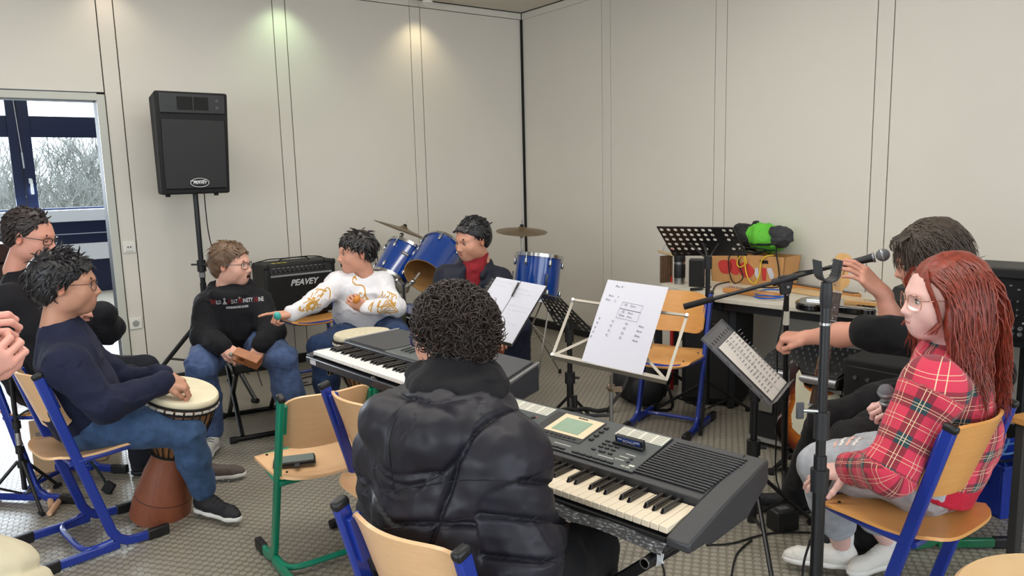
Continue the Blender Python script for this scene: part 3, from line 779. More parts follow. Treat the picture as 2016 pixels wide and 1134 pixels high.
# ================================================================== loudspeaker on its stand
def loudspeaker():
 r = empty('loudspeaker', room(-3.245, -.46, 1.425), ROOM_ROT + math.radians(4), 'large black loudspeaker with horn and oval badge high on a tripod stand', 'loudspeaker')
 body = mat('black_speaker_carpet', (24, 24, 25), rough=.85, noise=.15, nscale=60, bump=.2, bscale=200)
 w1, w0, h = .235, .225, .665
 MB().hexa([(-.225, -.14, 0), (.225, -.14, 0), (.15, .22, 0), (-.15, .22, 0), (-.235, -.20, h), (.235, -.20, h), (.16, .20, h), (-.16, .20, h)]).build('cabinet', body, r, bevel=.014, seg=3)
 f = lambda z: -.14 - .06 * z / h
 tilt = RX(math.atan2(.06, h))
 MB().box((0, f(.255) - .006, .262), (.405, .014, .455), tilt).build('grille', mat('black_steel_grille', (30, 30, 32), rough=.45, bump=.5, bscale=600), r, bevel=.006)
 MB().box((0, f(.585) - .004, .590), (.42, .012, .125), tilt).build('horn_plate', mat('black_horn_plate', (36, 36, 38), rough=.4), r, bevel=.004)
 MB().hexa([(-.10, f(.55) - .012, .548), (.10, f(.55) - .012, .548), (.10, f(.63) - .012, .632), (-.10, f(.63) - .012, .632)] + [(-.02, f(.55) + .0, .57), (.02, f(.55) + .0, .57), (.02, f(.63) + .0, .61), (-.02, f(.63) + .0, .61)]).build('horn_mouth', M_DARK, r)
 MB().box((0, f(.59) - .014, .590), (.008, .006, .085), tilt).build('horn_fin', MATS['black_horn_plate'], r)
 for z in (.567, .612): MB().box((.155, f(z) - .012, z), (.018, .004, .018), tilt).build('control_mark', mat('grey_mark', (74, 74, 76), rough=.5), r)
 bd = f(.075) - .016
 MB().lathe([(.0, .004), (.058, .004), (.060, 0), (.0, 0)][::-1], 32, T(.015, bd, .075) @ RX(math.pi / 2 + .09) @ Matrix.Diagonal((1, .48, 1, 1))).build('badge', mat('black_badge', (20, 20, 22), rough=.3), r)
 MB().tube([(.015 + .060 * math.cos(q * math.pi / 16), bd - .004, .075 + .029 * math.sin(q * math.pi / 16)) for q in range(32)], .0018, n=5, closed=True).build('badge_rim', mat('white_badge_rim', (230, 230, 230), rough=.4), r)
 text_mesh('badge_lettering', 'PEAVEY', .026, MATS['white_badge_rim'], r, T(.015, bd - .005, .075) @ RX(math.pi / 2 + .09), .0006, bold=.0006, shear=.25)
 MB().tube(spline([(-.045, bd - .005, .088), (.0, bd - .005, .086), (.055, bd - .005, .092)], 4), .0022, n=5).build('badge_flash', MATS['white_badge_rim'], r)
 for s in (-1, 1):
  MB().cyl((s * .16, -.04, -.016), (s * .16, -.04, .002), .016, n=10).build('rubber_foot', M_RUBBER, r)
 st = empty('speaker_stand', room(-3.21, -.44), 0, 'black tripod stand holding up the loudspeaker by the wall', 'stand')
 MB().cyl((0, 0, .78), (0, 0, 1.423), .0175, n=14).build('upper_tube', M_BLACK, st)
 MB().cyl((0, 0, .10), (0, 0, .80), .021, n=14).build('lower_tube', M_BLACK, st)
 MB().cyl((0, 0, .88), (0, 0, .96), .030, n=14).box((-.035, 0, .93), (.07, .015, .012)).build('clamp', M_BLACK, st)
 MB().cyl((.025, -.02, .93), (.055, -.045, .93), .014, n=10).build('clamp_knob', M_BLACK, st)
 MB().cyl((0, 0, .84), (0, 0, .875), .0215, n=14).build('label_ring', mat('grey_label_ring', (120, 122, 124), rough=.5), st)
 MB().cyl((0, 0, .52), (0, 0, .58), .034, n=14).build('leg_hub', M_BLACK, st)
 MB().cyl((0, 0, .20), (0, 0, .25), .030, n=14).build('brace_hub', M_BLACK, st)
 # one leg towards the door, one towards the room, one along the wall
 for aang in (205, 325, 85):
  d = Vector((math.cos(math.radians(aang)), math.sin(math.radians(aang)), 0))
  e = d * .50 + Vector((0, 0, .018));
  if aang == 85: e = d * .30 + Vector((0, 0, .018))
  MB().tube([d * .03 + Vector((0, 0, .55)), e], .0155, n=10).build('leg', M_BLACK, st)
  MB().cyl(tuple(e - d * .03 + Vector((0, 0, -.005))), tuple(e + d * .02 + Vector((0, 0, -.002))), .018, n=10).build('rubber_foot', M_RUBBER, st)
  m = (d * .03 + Vector((0, 0, .55))) * .5 + e * .5
  MB().tube([d * .02 + Vector((0, 0, .225)), m], .008, n=8).build('brace', M_BLACK, st)
 cb = MB().tube(spline([room(-3.10, -.24, 1.47), room(-3.08, -.20, 1.1), room(-2.98, -.10, .75), room(-2.92, -.06, .35), room(-2.86, -.10, .012), room(-2.6, -.16, .008)], 8), .004, n=6).build('cable', M_RUBBER)
 tag(cb, 'thin black cable hanging from the loudspeaker along the wall', 'cable')
loudspeaker()
def amplifier():
 r = empty('guitar_amplifier', room(-2.53, -.54, .497), ROOM_ROT + math.radians(3), 'black guitar amplifier with knobs and slanted lettering standing on a chair', 'amplifier')
 body = mat('black_tolex', (20, 20, 21), rough=.6, bump=.3, bscale=300)
 w, h, d = .56, .40, .26
 MB().box((0, d / 2, h / 2), (w, d, h)).build('cabinet', body, r, bevel=.018, seg=3)
 MB().box((0, -.003, h * .40), (w - .07, .012, h * .68)).build('grille_cloth', mat('black_grille_cloth', (26, 25, 25), rough=.9, bump=.6, bscale=300), r, bevel=.004)
 for q in range(24): MB().box((-w / 2 + .05 + q * .02, -.0098, h * .40), (.004, .003, h * .66)).build('grille_rib', MATS['black_grille_cloth'], r)
 MB().box((0, -.002, h * .865), (w - .08, .012, .062), RX(-.25)).build('control_panel', mat('black_control_panel', (18, 18, 20), rough=.35), r, bevel=.003)
 MB().box((0, -.010, h * .775), (w - .08, .006, .014)).build('silver_strip', mat('silver_strip', (186, 186, 184), rough=.35, metal=.6), r)
 for q in range(12):
  MB().cyl((-.21 + q * .036, -.004, h * .865), (-.21 + q * .036, -.024, h * .86), .0085, .0075, n=12).build('knob', mat('dark_knob', (40, 40, 42), rough=.35), r)
  MB().box((-.21 + q * .036, -.0255, h * .864), (.0015, .002, .007)).build('knob_mark', M_WHITEP, r)
  MB().box((-.21 + q * .036, -.0072, h * .865 + .021), (.018, .001, .002)).build('panel_print', M_WHITEP, r)
 for q in range(3): MB().box((-.19 + q * .042, .045, h + .0008), (.028, .030, .0012)).build('yellow_sticker', mat('yellow_sticker', (222, 206, 60), rough=.6), r)
 text_mesh('lettering', 'PEAVEY', .062, mat('silver_lettering', (200, 200, 202), rough=.35), r, T(.01, -.0125, h * .62) @ RX(math.pi / 2), .002, bold=.0018, shear=.35)
 for sx in (-1, 1):
  for z in (.02, h - .02): MB().box((sx * (w / 2 - .018), .016, z), (.042, .040, .042)).build('corner_guard', M_BLACKP, r, bevel=.010)
 MB().tube(spline([(-.12, .12, h + .004), (-.08, .12, h + .022), (.08, .12, h + .022), (.12, .12, h + .004)], 5), .008, n=8, flat=.6).build('carry_handle', M_RUBBER, r)
 c = MB().tube(spline([r.matrix_basis @ Vector((.17, -.03, h * .86)), r.matrix_basis @ Vector((.16, -.05, h + .02)), r.matrix_basis @ Vector((.10, .06, h + .03)), r.matrix_basis @ Vector((-.06, .15, h + .02)), r.matrix_basis @ Vector((-.20, .20, h + .012)), r.matrix_basis @ Vector((-.30, .22, h - .05)), r.matrix_basis @ Vector((-.33, .15, .05)), r.matrix_basis @ Vector((-.36, .1, -.3)), r.matrix_basis @ Vector((-.36, .0, -.485))], 6), .004, n=6).build('cable', M_RUBBER)
 tag(c, 'black lead plugged into the guitar amplifier', 'cable')
amplifier()
# ================================================================== drum kit
M_DRUMBLUE = mat('blue_lacquered_shell', (16, 64, 146), rough=.16, coat=.7)
M_DRUMIN = wood_mat('raw_shell_inside', (214, 170, 110), (190, 140, 84), (6, 6, 1), .6)
M_HEAD = mat('white_drum_head', (222, 222, 214), rough=.5)
M_BRASS = mat('worn_brass', (140, 120, 92), rough=.38, metal=.85, noise=.12, nscale=14)
def drum(name, label, a, b, rad, lugs, group, bottom_open=False, badge_ang=None, extra=None):
 """a bottom centre, b top centre"""
 r = empty(name, a, 0, label, 'drum', group)
 d = Vector(b) - Vector(a); h = d.length
 M = d.to_track_quat('Z', 'Y').to_matrix().to_4x4()
 n = 40
 _xf(MB().lathe([(rad - .008, 0), (rad, 0), (rad, h), (rad - .008, h), (rad - .008, 0)], n, close=False), M).build('shell', [M_DRUMBLUE, M_DRUMIN], r)
 o = r.children[-1]
 for p in o.data.polygons:
  c = M.inverted() @ p.center
  if math.hypot(c.x, c.y) < rad - .004: p.material_index = 1
 _xf(MB().lathe([(rad - .004, h + .006), (0, h + .006), ], n, close=False), M).build('drum_head', M_HEAD, r)
 for z, dz in ((h, 1),) + (() if bottom_open else ((0, -1),)):
  _xf(MB().lathe([(rad + .001, z - .012), (rad + .013, z - .012), (rad + .013, z + .012), (rad + .004, z + .014), (rad + .001, z + .004), (rad + .001, z - .012)], n, close=False), M).build('hoop', M_CHROME, r)
 if not bottom_open: _xf(MB().lathe([(0, -.004), (rad - .002, -.004)], n, close=False), M).build('drum_head', M_HEAD, r)
 for q in range(lugs):
  aa = 2 * math.pi * (q + .5) / lugs + (extra or 0)
  c, s_ = math.cos(aa), math.sin(aa)
  zl = h - .055
  _xf(MB().ball((c * (rad + .010), s_ * (rad + .010), zl), (.011, .011, .028), 10, 8), M).build('lug', M_CHROME, r)
  _xf(MB().cyl((c * (rad + .012), s_ * (rad + .012), zl), (c * (rad + .012), s_ * (rad + .012), h + .012), .003, n=6), M).build('tension_rod', M_CHROME, r)
  if not bottom_open:
   _xf(MB().ball((c * (rad + .010), s_ * (rad + .010), .055), (.011, .011, .028), 10, 8), M).build('lug', M_CHROME, r)
 if badge_ang is not None:
  c, s_ = math.cos(badge_ang), math.sin(badge_ang)
  bm = M @ frame((c * (rad + .001), s_ * (rad + .001), h * .68), (-s_, c, 0), z=(c, s_, 0))
  _xf(MB().box((0, 0, 0), (.05, .022, .003)), bm).build('maker_badge', mat('black_silver_badge', (26, 28, 32), rough=.3), r, bevel=.001)
  _xf(MB().box((0, 0, .002), (.038, .008, .001)), bm).build('badge_print', mat('silver_print', (170, 172, 175), rough=.3), r)
 return r, M, h
KIT = 'blue drum kit'
def cam_ang(M, dirw):
 v = M.inverted() @ Vector(dirw); return math.atan2(v.y, v.x)
r1, m1, h1 = drum('tom_drum', 'blue tom drum tilted behind the person in white, nearest the amplifier', (-0.923, 5.65, 0.731), (-0.806, 5.8, 0.945), .150, 6, KIT, False, 0.0, .2)
for o in list(r1.children):
 if o.name.startswith(('maker_badge', 'badge_print')): bpy.data.objects.remove(o)
bm = m1 @ RZ(cam_ang(m1, (.15, -1, .1))) @ frame((.1515, 0, h1 * .66), (0, 1, 0), z=(1, 0, 0))
_xf(MB().box((0, 0, 0), (.06, .026, .003)), bm).build('maker_badge', MATS['black_silver_badge'], r1, bevel=.001)
_xf(MB().box((0, 0, .002), (.044, .008, .001)), bm).build('badge_print', MATS['silver_print'], r1)
r2, m2, h2 = drum('tom_drum', 'blue tom drum with open wooden underside behind the person in the dark jacket', (-0.644, 5.45, 0.778), (-0.528, 5.72, 0.946), .158, 6, KIT, True, None, .35)
r3, m3, h3 = drum('floor_tom', 'blue floor tom at the corner beside the ride cymbal', (0.166, 5.45, 0.588), (0.208, 5.5, 0.904), .165, 6, KIT, False, None, .1)
for q in range(3):
 aa = q * 2.1 + .5
 p = Vector((math.cos(aa) * .185, math.sin(aa) * .185, 0))
 base = Vector(r3.location)
 top = m3 @ Vector((p.x, p.y, h3 * .6))
 MB().tube([top, m3 @ Vector((p.x, p.y, .05)), Vector((p.x * 1.12, p.y * 1.12, -base.z + .01))], .006, n=8).build('leg', M_CHROME, r3)
 MB().cyl((p.x * 1.12, p.y * 1.12, -base.z), (p.x * 1.12, p.y * 1.12, -base.z + .03), .012, n=8).build('rubber_foot', M_RUBBER, r3)
# bass drum facing the room
bd = Vector((-0.812, 5.12, 0.435)); bd.z = .295
bdir = Vector((.15, .98, .0)).normalized()
r4, m4, h4 = drum('bass_drum', 'blue bass drum with black front head and script lettering', tuple(bd), tuple(bd + bdir * .36), .275, 8, KIT, True)
for o in list(r4.children):
 if o.name.startswith(('lug', 'tension')): pass
fM = frame(tuple(-bdir * .004), (bdir.y, -bdir.x, 0), y=(0, 0, 1))
_xf(MB().lathe([(0, .0), (.268, .0), (.268, -.004)], 48, close=False), fM).build('front_head', mat('black_front_head', (30, 32, 36), rough=.25, bump=.15, bscale=90), r4)
_xf(MB().lathe([(.266, -.02), (.290, -.02), (.290, .022), (.266, .022), (.266, -.02)], 48, close=False), fM).build('wooden_hoop', mat('black_hoop', (20, 22, 30), rough=.3), r4)
_xf(MB().lathe([(.2665, .023), (.276, .024), (.2665, .0245)], 48, close=False), fM).build('hoop_inlay', mat('silver_inlay', (190, 192, 196), rough=.3), r4)
text_mesh('front_lettering', 'Powerful Sound', .055, mat('dark_script', (6, 6, 8), rough=.5), r4, fM @ T(.075, .050, .0016), .0006, shear=.35)
for s in (-1, 1):
 side = Vector((bdir.y, -bdir.x, 0)) * s
 MB().tube([side * .26 + bdir * .06 + Vector((0, 0, -.05)), side * .36 + Vector((0, 0, -.285)) - bdir * .08], .008, n=8).build('spur', M_CHROME, r4)
# tom holder on the bass drum
th = empty('tom_holder', tuple(bd + bdir * .22 + Vector((0, 0, .286))), 0, 'chrome holder carrying the two tilted toms on the bass drum', 'drum hardware', KIT)
MB().cyl((0, 0, 0), (0, 0, .16), .016, n=12).build('post', M_CHROME, th)
for tgt in (r1, r2):
 v = Vector(tgt.location) + Vector((0, 0, .09)) - Vector(th.location)
 MB().tube([(0, 0, .13), (v.x * .45, v.y * .45, .17), (v.x * .8, v.y * .8, v.z * .8)], .011, n=8).build('arm', M_CHROME, th)
 MB().ball((v.x * .45, v.y * .45, .17), .022, 10, 8).build('joint', M_CHROME, th)
def cymbal(label, c, nrm, rad, base, group=KIT):
 r = empty('cymbal_stand', (base[0], base[1], 0), 0, label, 'cymbal', group)
 c = Vector(c) - Vector((base[0], base[1], 0)); nrm = Vector(nrm).normalized()
 M = axis_m(c, c + nrm)
 prof = [(.008, .026), (.022, .024), (.034, .012), (.05, .007), (rad * .6, -.003), (rad, -.016), (rad, -.0175), (rad * .6, -.005), (.05, .005), (.034, .010), (.008, .022)]
 MB().lathe(prof, 48, M, close=False).build('cymbal', M_BRASS, r)
 MB().cyl(tuple(c + nrm * .022), tuple(c + nrm * .040), .014, n=10).build('felt', mat('black_felt', (18, 18, 18), rough=.95), r)
 MB().cyl(tuple(c - nrm * .03), tuple(c + nrm * .075), .004, n=8).build('threaded_rod', M_CHROME, r)
 t = c - nrm * .05
 MB().ball(tuple(t), .018, 10, 8).build('tilter', M_CHROME, r)
 MB().tube([t, Vector((t.x, t.y, .62)), Vector((t.x, t.y, .35))], .008, n=10).build('upper_tube', M_CHROME, r)
 MB().cyl((t.x, t.y, .2), (t.x, t.y, .66), .0125, n=12).build('lower_tube', M_CHROME, r)
 MB().cyl((t.x, t.y, .62), (t.x, t.y, .68), .018, n=12).build('clamp', M_CHROME, r)
 for q in range(3):
  aa = q * 2 * math.pi / 3 + .55
  f = Vector((t.x + math.cos(aa) * .36, t.y + math.sin(aa) * .36, .014))
  MB().tube([(t.x, t.y, .40), f], .007, n=8).build('leg', M_CHROME, r)
  MB().tube([(t.x, t.y, .21), (Vector((t.x, t.y, .40)) + f) / 2], .005, n=6).build('brace', M_CHROME, r)
  MB().cyl(tuple(f + Vector((0, 0, -.014))), tuple(f + Vector((0, 0, .012))), .012, n=8).build('rubber_foot', M_RUBBER, r)
 return r
cA = (-0.844, 5.95, 1.096)
cymbal('tilted brass crash cymbal on a stand above the blue toms', cA, (.37, .15, .92), .245, (cA[0] + .02, cA[1] + .05))
cB = (0.087, 5.85, 1.076)
cymbal('level brass ride cymbal with black felt in the room corner', cB, (.05, -.10, 1), .20, (cB[0], cB[1]))
# ================================================================== music stands
def perforated(r, name, m, TL, TR, BR, BL, nx, ny, hole=(.55, .4), skip=lambda i, j: False, th=.0015):
 """plate with real holes: nx x ny cells"""
 TL, TR, BR, BL = map(Vector, (TL, TR, BR, BL))
 P = lambda u, v: (TL * (1 - u) + TR * u) * (1 - v) + (BL * (1 - u) + BR * u) * v
 mb = MB(); K = 8
 for j in range(ny):
  for i in range(nx):
   out = [(0, 0), (.5, 0), (1, 0), (1, .5), (1, 1), (.5, 1), (0, 1), (0, .5)]
   if skip(i, j):
    mb._add([P((i + a) / nx, (j + b) / ny) for a, b in ((0, 0), (1, 0), (1, 1), (0, 1))], [(0, 1, 2, 3)]); continue
   inn = []
   for q in range(K):
    aa = -3 * math.pi / 4 + q * math.pi / 4
    inn.append((.5 + hole[0] / 2 * max(-1, min(1, 1.15 * math.cos(aa))), .5 + hole[1] / 2 * max(-1, min(1, 1.15 * math.sin(aa)))))
   vs = [P((i + a) / nx, (j + b) / ny) for a, b in out] + [P((i + a) / nx, (j + b) / ny) for a, b in inn]
   mb._add(vs, [(q, (q + 1) % K, K + (q + 1) % K, K + q) for q in range(K)])
 o = mb.build(name, m, r, smooth=0)
 md = o.modifiers.new('thickness', 'SOLIDIFY'); md.thickness = th
 return o
def bar(mb, a, b, w, t, n):
 a, b = Vector(a), Vector(b); L = (b - a).length
 M = frame(a, (b - a), z=n)
 return _xf2(mb, MB().box((L / 2, 0, 0), (L, w, t)), M)
def _xf2(mb, other, M):
 n = len(mb.v); mb.v += [tuple(M @ Vector(v)) for v in other.v]; mb.f += [tuple(i + n for i in f) for f in other.f]; mb.m += other.m
 return mb
def tripod(r, top, foot_r, hub_z, low_z, angs, m, leg=.009, caps=True):
 """legs from a hub on the pole (r-local, pole at x = y = 0)"""
 for aa in angs:
  d = Vector((math.cos(math.radians(aa)), math.sin(math.radians(aa)), 0))
  e = d * foot_r + Vector((0, 0, .014))
  MB().tube([d * .015 + Vector((0, 0, hub_z)), e], leg, n=8).build('leg', m, r)
  if low_z is not None: MB().tube([d * .012 + Vector((0, 0, low_z)), (d * .015 + Vector((0, 0, hub_z))) * .45 + e * .55], leg * .75, n=6).build('brace', m, r)
  if caps: MB().cyl(tuple(e - d * .025), tuple(e + d * .015), leg * 1.35, n=8).build('rubber_foot', M_RUBBER, r)
def rel(p, o): return tuple(Vector(p) - Vector(o))
def scribble(r, PM, rows, seed=1, m=None):
 """handwritten marks on a sheet: rows of (x0, y, words)"""
 rg = random.Random(seed); mb = MB()
 for (x0, y, ws, h) in rows:
  x = x0
  for w in ws:
   pts = []
   k = max(3, int(w / .003))
   for q in range(k): pts.append(PM @ Vector((x + w * q / (k - 1), y + rg.uniform(-h, h), .0007)))
   mb.tube(pts, .00045, n=3)
   x += w + .006
 o = mb.build('handwriting', m or M_INK, r, smooth=0); o['kind'] = 'stuff'
 return o
# ---- silver folding stand with the long sheet
wo = (0.363, 2.738, 0)
ws = empty('music_stand', wo, 0, 'silver folding wire music stand holding one long white sheet', 'music stand')
silver = mat('dull_silver_metal', (150, 144, 134), rough=.4, metal=.6)
TLp, TRp, BRp, BLp = Vector((0.37, 2.86, 1.087)), Vector((0.59, 2.8, 1.061)), Vector((0.455, 2.6, 0.778)), Vector((0.246, 2.66, 0.824))
nrm = (TRp - TLp).cross(BLp - TLp).normalized()
if nrm.y > 0: nrm = -nrm
g = {k: Vector(v) for k, v in dict(tl=(0.142, 2.7, 0.84), tr=(0.538, 2.58, 0.768), al=(0.234, 2.86, 1.017), a2=(0.372, 2.84, 0.996), ar=(0.646, 2.74, 0.968), a3=(0.542, 2.79, 0.975), dl=(0.297, 2.77, 0.887), dr=(0.495, 2.7, 0.865), cp=(0.353, 2.66, 0.776), cpt=(0.396, 2.8, 0.926)).items()}
back = -nrm * .006
def wbar(nm, a, b, w=.011): bar(MB(), rel(a + back, wo), rel(b + back, wo), w, .003, nrm).build(nm, silver, ws)
wbar('frame_bar', g['tl'], g['al']); wbar('frame_bar', g['tr'], g['ar'])
bar(MB(), rel(g['al'], wo), rel(g['a2'], wo), .010, .006, nrm).build('page_arm', silver, ws); bar(MB(), rel(g['ar'], wo), rel(g['a3'], wo), .010, .006, nrm).build('page_arm', silver, ws)
wbar('diagonal_bar', g['tl'], g['cpt']); wbar('diagonal_bar', g['tr'], g['cpt'])
bar(MB(), rel(g['tl'] - nrm * .004, wo), rel(g['tr'] - nrm * .004, wo), .024, .003, nrm).build('tray', silver, ws)
bar(MB(), rel(g['tl'] + Vector((0, 0, -.014)) + nrm * .014, wo), rel(g['tr'] + Vector((0, 0, -.014)) + nrm * .014, wo), .003, .034, nrm).build('tray_lip', silver, ws)
for k in ('tl', 'tr', 'al', 'ar'): MB().cyl(rel(g[k] - nrm * .004, wo), rel(g[k] + nrm * .006, wo), .006, n=10).build('rivet', M_CHROME, ws)
MB().cyl((0, 0, .05), (0, 0, .50), .0095, n=12).cyl((0, 0, .50), (0, 0, .70), .0075, n=12).build('pole', M_STEEL, ws)
MB().tube([(0, 0, .69), rel(g['cp'] - nrm * .02, wo), rel(g['cpt'] - nrm * .012, wo)], .007, n=8).build('neck', silver, ws)
MB().ball((0, 0, .70), .017, 10, 8).box((.022, -.01, .695), (.035, .008, .02)).build('wing_clamp', mat('nickel_clamp', (150, 130, 110), rough=.3, metal=.9), ws)
MB().box((0, 0, .22), (.03, .03, .02)).build('collar', silver, ws)
tripod(ws, 0, .24, .22, .07, (250, 10, 130), silver, .006)
pg = empty('paper_sheet', tuple(BLp), 0, 'long white sheet with handwritten chord table on the wire music stand', 'paper')
up_, rt_ = (TLp - BLp), (BRp - BLp)
def sheetfn(u, v): return tuple(rt_ * u + up_ * v + (TRp - TLp - rt_) * u * v + nrm * (.004 + .012 * math.sin(v * 2.6) * (1 - .2 * u)))
MB().sheet(sheetfn, 6, 10, .0004).build('sheet', M_WHITEP, pg, smooth=60)
def sheet_pt(u, v): return Vector(sheetfn(u, v)) + nrm * .0012
def sheet_text(t, u, v, h):
 M = frame(tuple(sheet_pt(u, v)), rt_, y=up_)
 text_mesh('handwriting', t, h, M_INK, pg, M, .0002, align='LEFT')
sheet_text('Au Revoir', .16, .93, .015); sheet_text('Am    C      Am   C', .10, .80, .013); sheet_text('Am    C', .07, .745, .013)
for (u, v, t) in ((.40, .715, 'G   Dm'), (.39, .63, 'G   Am'), (.36, .585, 'Dm  Am')): sheet_text(t, u, v, .014)
for k in range(5):
 for q, t in enumerate(('F', 'C', 'G', 'Am')):
  if k == 4 and q: continue
  sheet_text(t, .06 + q * .22 + (-.01 * k), .50 - k * .055, .014)
for (u0, u1, v0, v1) in ((.36, .70, .745, .665), (.34, .69, .66, .55)):
 MB().tube([sheet_pt(u0, v0), sheet_pt(u1, v0 - .01), sheet_pt(u1 - .015, v1 - .01), sheet_pt(u0 - .015, v1)], .0006, n=4, closed=True).build('ink_box', M_INK, pg)
# ---- black stand with two sheets in front of the person in the dark jacket
def plate_stand(name, label, TL, TR, BR, BL, base, nx, ny, hole, skip, m, legs, foot_r=.30, hub=.30, low=.12, lip=True, pole_r=.012, neck=.25, th=.0015, low_r=None):
 r = empty(name, base, 0, label, 'music stand')
 o = base
 perforated(r, 'desk_plate', m, rel(TL, o), rel(TR, o), rel(BR, o), rel(BL, o), nx, ny, hole, skip, th)
 TLv, TRv, BRv, BLv = (Vector(rel(p, o)) for p in (TL, TR, BR, BL))
 n = (TRv - TLv).cross(BLv - TLv).normalized()
 c = (TLv + TRv + BRv + BLv) / 4
 if lip is not None:
  nn = n * (1 if n.z > 0 else -1)
  L = (BRv - BLv).length
  bar(MB(), BLv + nn * .02, BRv + nn * .02, .0015, .04, nn).build('sheet_ledge', m, r)
  for a, b in ((TLv, TRv), (TRv, BRv), (TLv, BLv)): bar(MB(), a + nn * .003, b + nn * .003, .0016, .008, nn).build('rim', m, r)
 top = c + (BLv + BRv - TLv - TRv) * .04
 bk = n * (-1 if n.z > 0 else 1)
 MB().tube([(0, 0, .15), (0, 0, top.z - .10)], pole_r, n=12).build('pole', M_BLACK, r)
 MB().tube([(0, 0, .09), (0, 0, top.z * .55)], low_r or pole_r * 1.35, n=12).build('lower_pole', M_BLACK, r)
 MB().cyl((0, 0, top.z * .55 - .03), (0, 0, top.z * .55 + .03), pole_r * 2.0, n=12).build('clamp', M_BLACKP, r)
 MB().tube([(0, 0, top.z * .55), (pole_r * 3.6, -.01, top.z * .55)], .007, n=8).build('clamp_knob', M_BLACKP, r)
 MB().tube(spline([(0, 0, top.z - .12), (top.x * .5, top.y * .5, top.z - .04), top + bk * .02, top + bk * .002], 4), .010, n=8).build('neck', M_BLACKP, r)
 for s in (-1, 1):
  side = (TRv - TLv).normalized() * s
  MB().tube(spline([(0, 0, top.z - .09), top * .6 + side * .05 + Vector((0, 0, (top.z - .08) * .4)), top + side * .09 + bk * .006 + (TLv - BLv) * .05], 4), .006, n=6).build('plate_bracket', M_BLACKP, r)
 MB().cyl((0, 0, top.z - .14), (0, 0, top.z - .07), pole_r * 1.7, n=12).build('tilt_joint', M_BLACKP, r)
 tripod(r, 0, foot_r, hub, low, legs, M_BLACK)
 return r, (TLv, TRv, BRv, BLv, n)
def on_plate(TL, TR, BR, BL, u, v, off):
 TL, TR, BR, BL = map(Vector, (TL, TR, BR, BL))
 p = (TL * (1 - u) + TR * u) * (1 - v) + (BL * (1 - u) + BR * u) * v
 return p + off
sA = dict(TL=(-0.092, 3.42, 1.037), TR=(0.158, 3.36, 0.992), BR=(-0.007, 3.22, 0.754), BL=(-0.249, 3.28, 0.811))
plate_stand('music_stand', 'black music stand with white sheets before the person in the dark jacket', sA['TL'], sA['TR'], sA['BR'], sA['BL'], (-.13, 3.40, 0), 8, 6, (.7, .3), lambda i, j: True, M_BLACK, (60, 180, 300), lip=-1)
pa = [Vector(sA[k]) for k in ('TL', 'TR', 'BR', 'BL')]; na = (pa[1] - pa[0]).cross(pa[3] - pa[0]).normalized()
if na.y > 0: na = -na
for k, (u0, u1) in enumerate(((.09, .53), (.54, .985))):
 q = [on_plate(*pa, u, v, na * .006) for u, v in ((u0, -.01), (u1, -.01), (u1, .97), (u0, .97))]
 s = empty('paper_sheet', tuple(q[3]), 0, ('white handwritten sheet nearer the padded jacket on the black music stand', 'white handwritten sheet under the pen on the black music stand')[k], 'paper')
 MB().sheet(lambda u, v: tuple((q[0] * (1 - u) + q[1] * u) * v + (q[3] * (1 - u) + q[2] * u) * (1 - v) - q[3] + na * (.002 + .003 * math.sin(3 * v))), 4, 6, .0004).build('sheet', M_WHITEP, s, smooth=60)
 Mq = frame((0, 0, 0), q[2] - q[3], y=q[0] - q[3]); Mq = T(na * .0055) @ Mq
 W_, H_ = (q[2] - q[3]).length, (q[0] - q[3]).length
 rg = random.Random(k)
 scribble(s, Mq, [(.02 + rg.uniform(0, .03), H_ * (.92 - .07 * i), [rg.uniform(.006, .03) for _ in range(rg.randint(1, 4))], .0018) for i in range(10)], k, mat('faint_pencil', (178, 176, 186), rough=.9))
pen = empty('black_pen', tuple(on_plate(*pa, .50, .10, na * .012)), 0, 'black strip clipped over the sheets on the black music stand', 'clip')
_a = Vector((0.031, 3.37, 1.017)); _b = Vector((-0.001, 3.33, 0.961))
bar(MB(), _a - Vector(pen.location), _b - Vector(pen.location), .008, .004, na).build('strip', M_BLACKP, pen, bevel=.001)
# ---- perforated black stand seen from behind, with its folded rest arms
plate_stand('music_stand', 'black perforated music stand tilted away beside the wire stand', (0.132, 3.88, 0.891), (0.248, 3.84, 0.857), (0.439, 3.98, 0.642), (0.238, 4.06, 0.676), (.30, 3.93, 0), 6, 9, (.42, .72), lambda i, j: (i in (2, 3) and j > 5), M_BLACK, (30, 150, 270), lip=1, pole_r=.014, foot_r=.28)
gs_ = empty('guitar_rest', (.30, 3.62, 0), 0, 'black guitar stand with rubber-sleeved rest arms behind the near keyboard', 'stand')
MB().tube([(0, 0, .06), (0, .02, .40)], .014, n=10).build('pole', M_BLACK, gs_)
for s in (-1, 1):
 MB().tube(spline([(0, 0, .33), (s * .05, -.03, .345), (s * .10, -.10, .355), (s * .12 + .03, -.17, .385)], 5), .011, n=8).build('rest_arm', M_RUBBER, gs_)
 MB().tube([(s * .03, 0, .30), (s * .17, -.06, .32)], .010, n=8).build('rest_tube', mat('grey_rubber_tube', (52, 52, 56), rough=.6), gs_)
MB().box((0, 0, .30), (.07, .07, .06)).build('bracket', M_BLACKP, gs_, bevel=.01)
tripod(gs_, 0, .24, .22, None, (50, 170, 290), M_BLACK, .011)
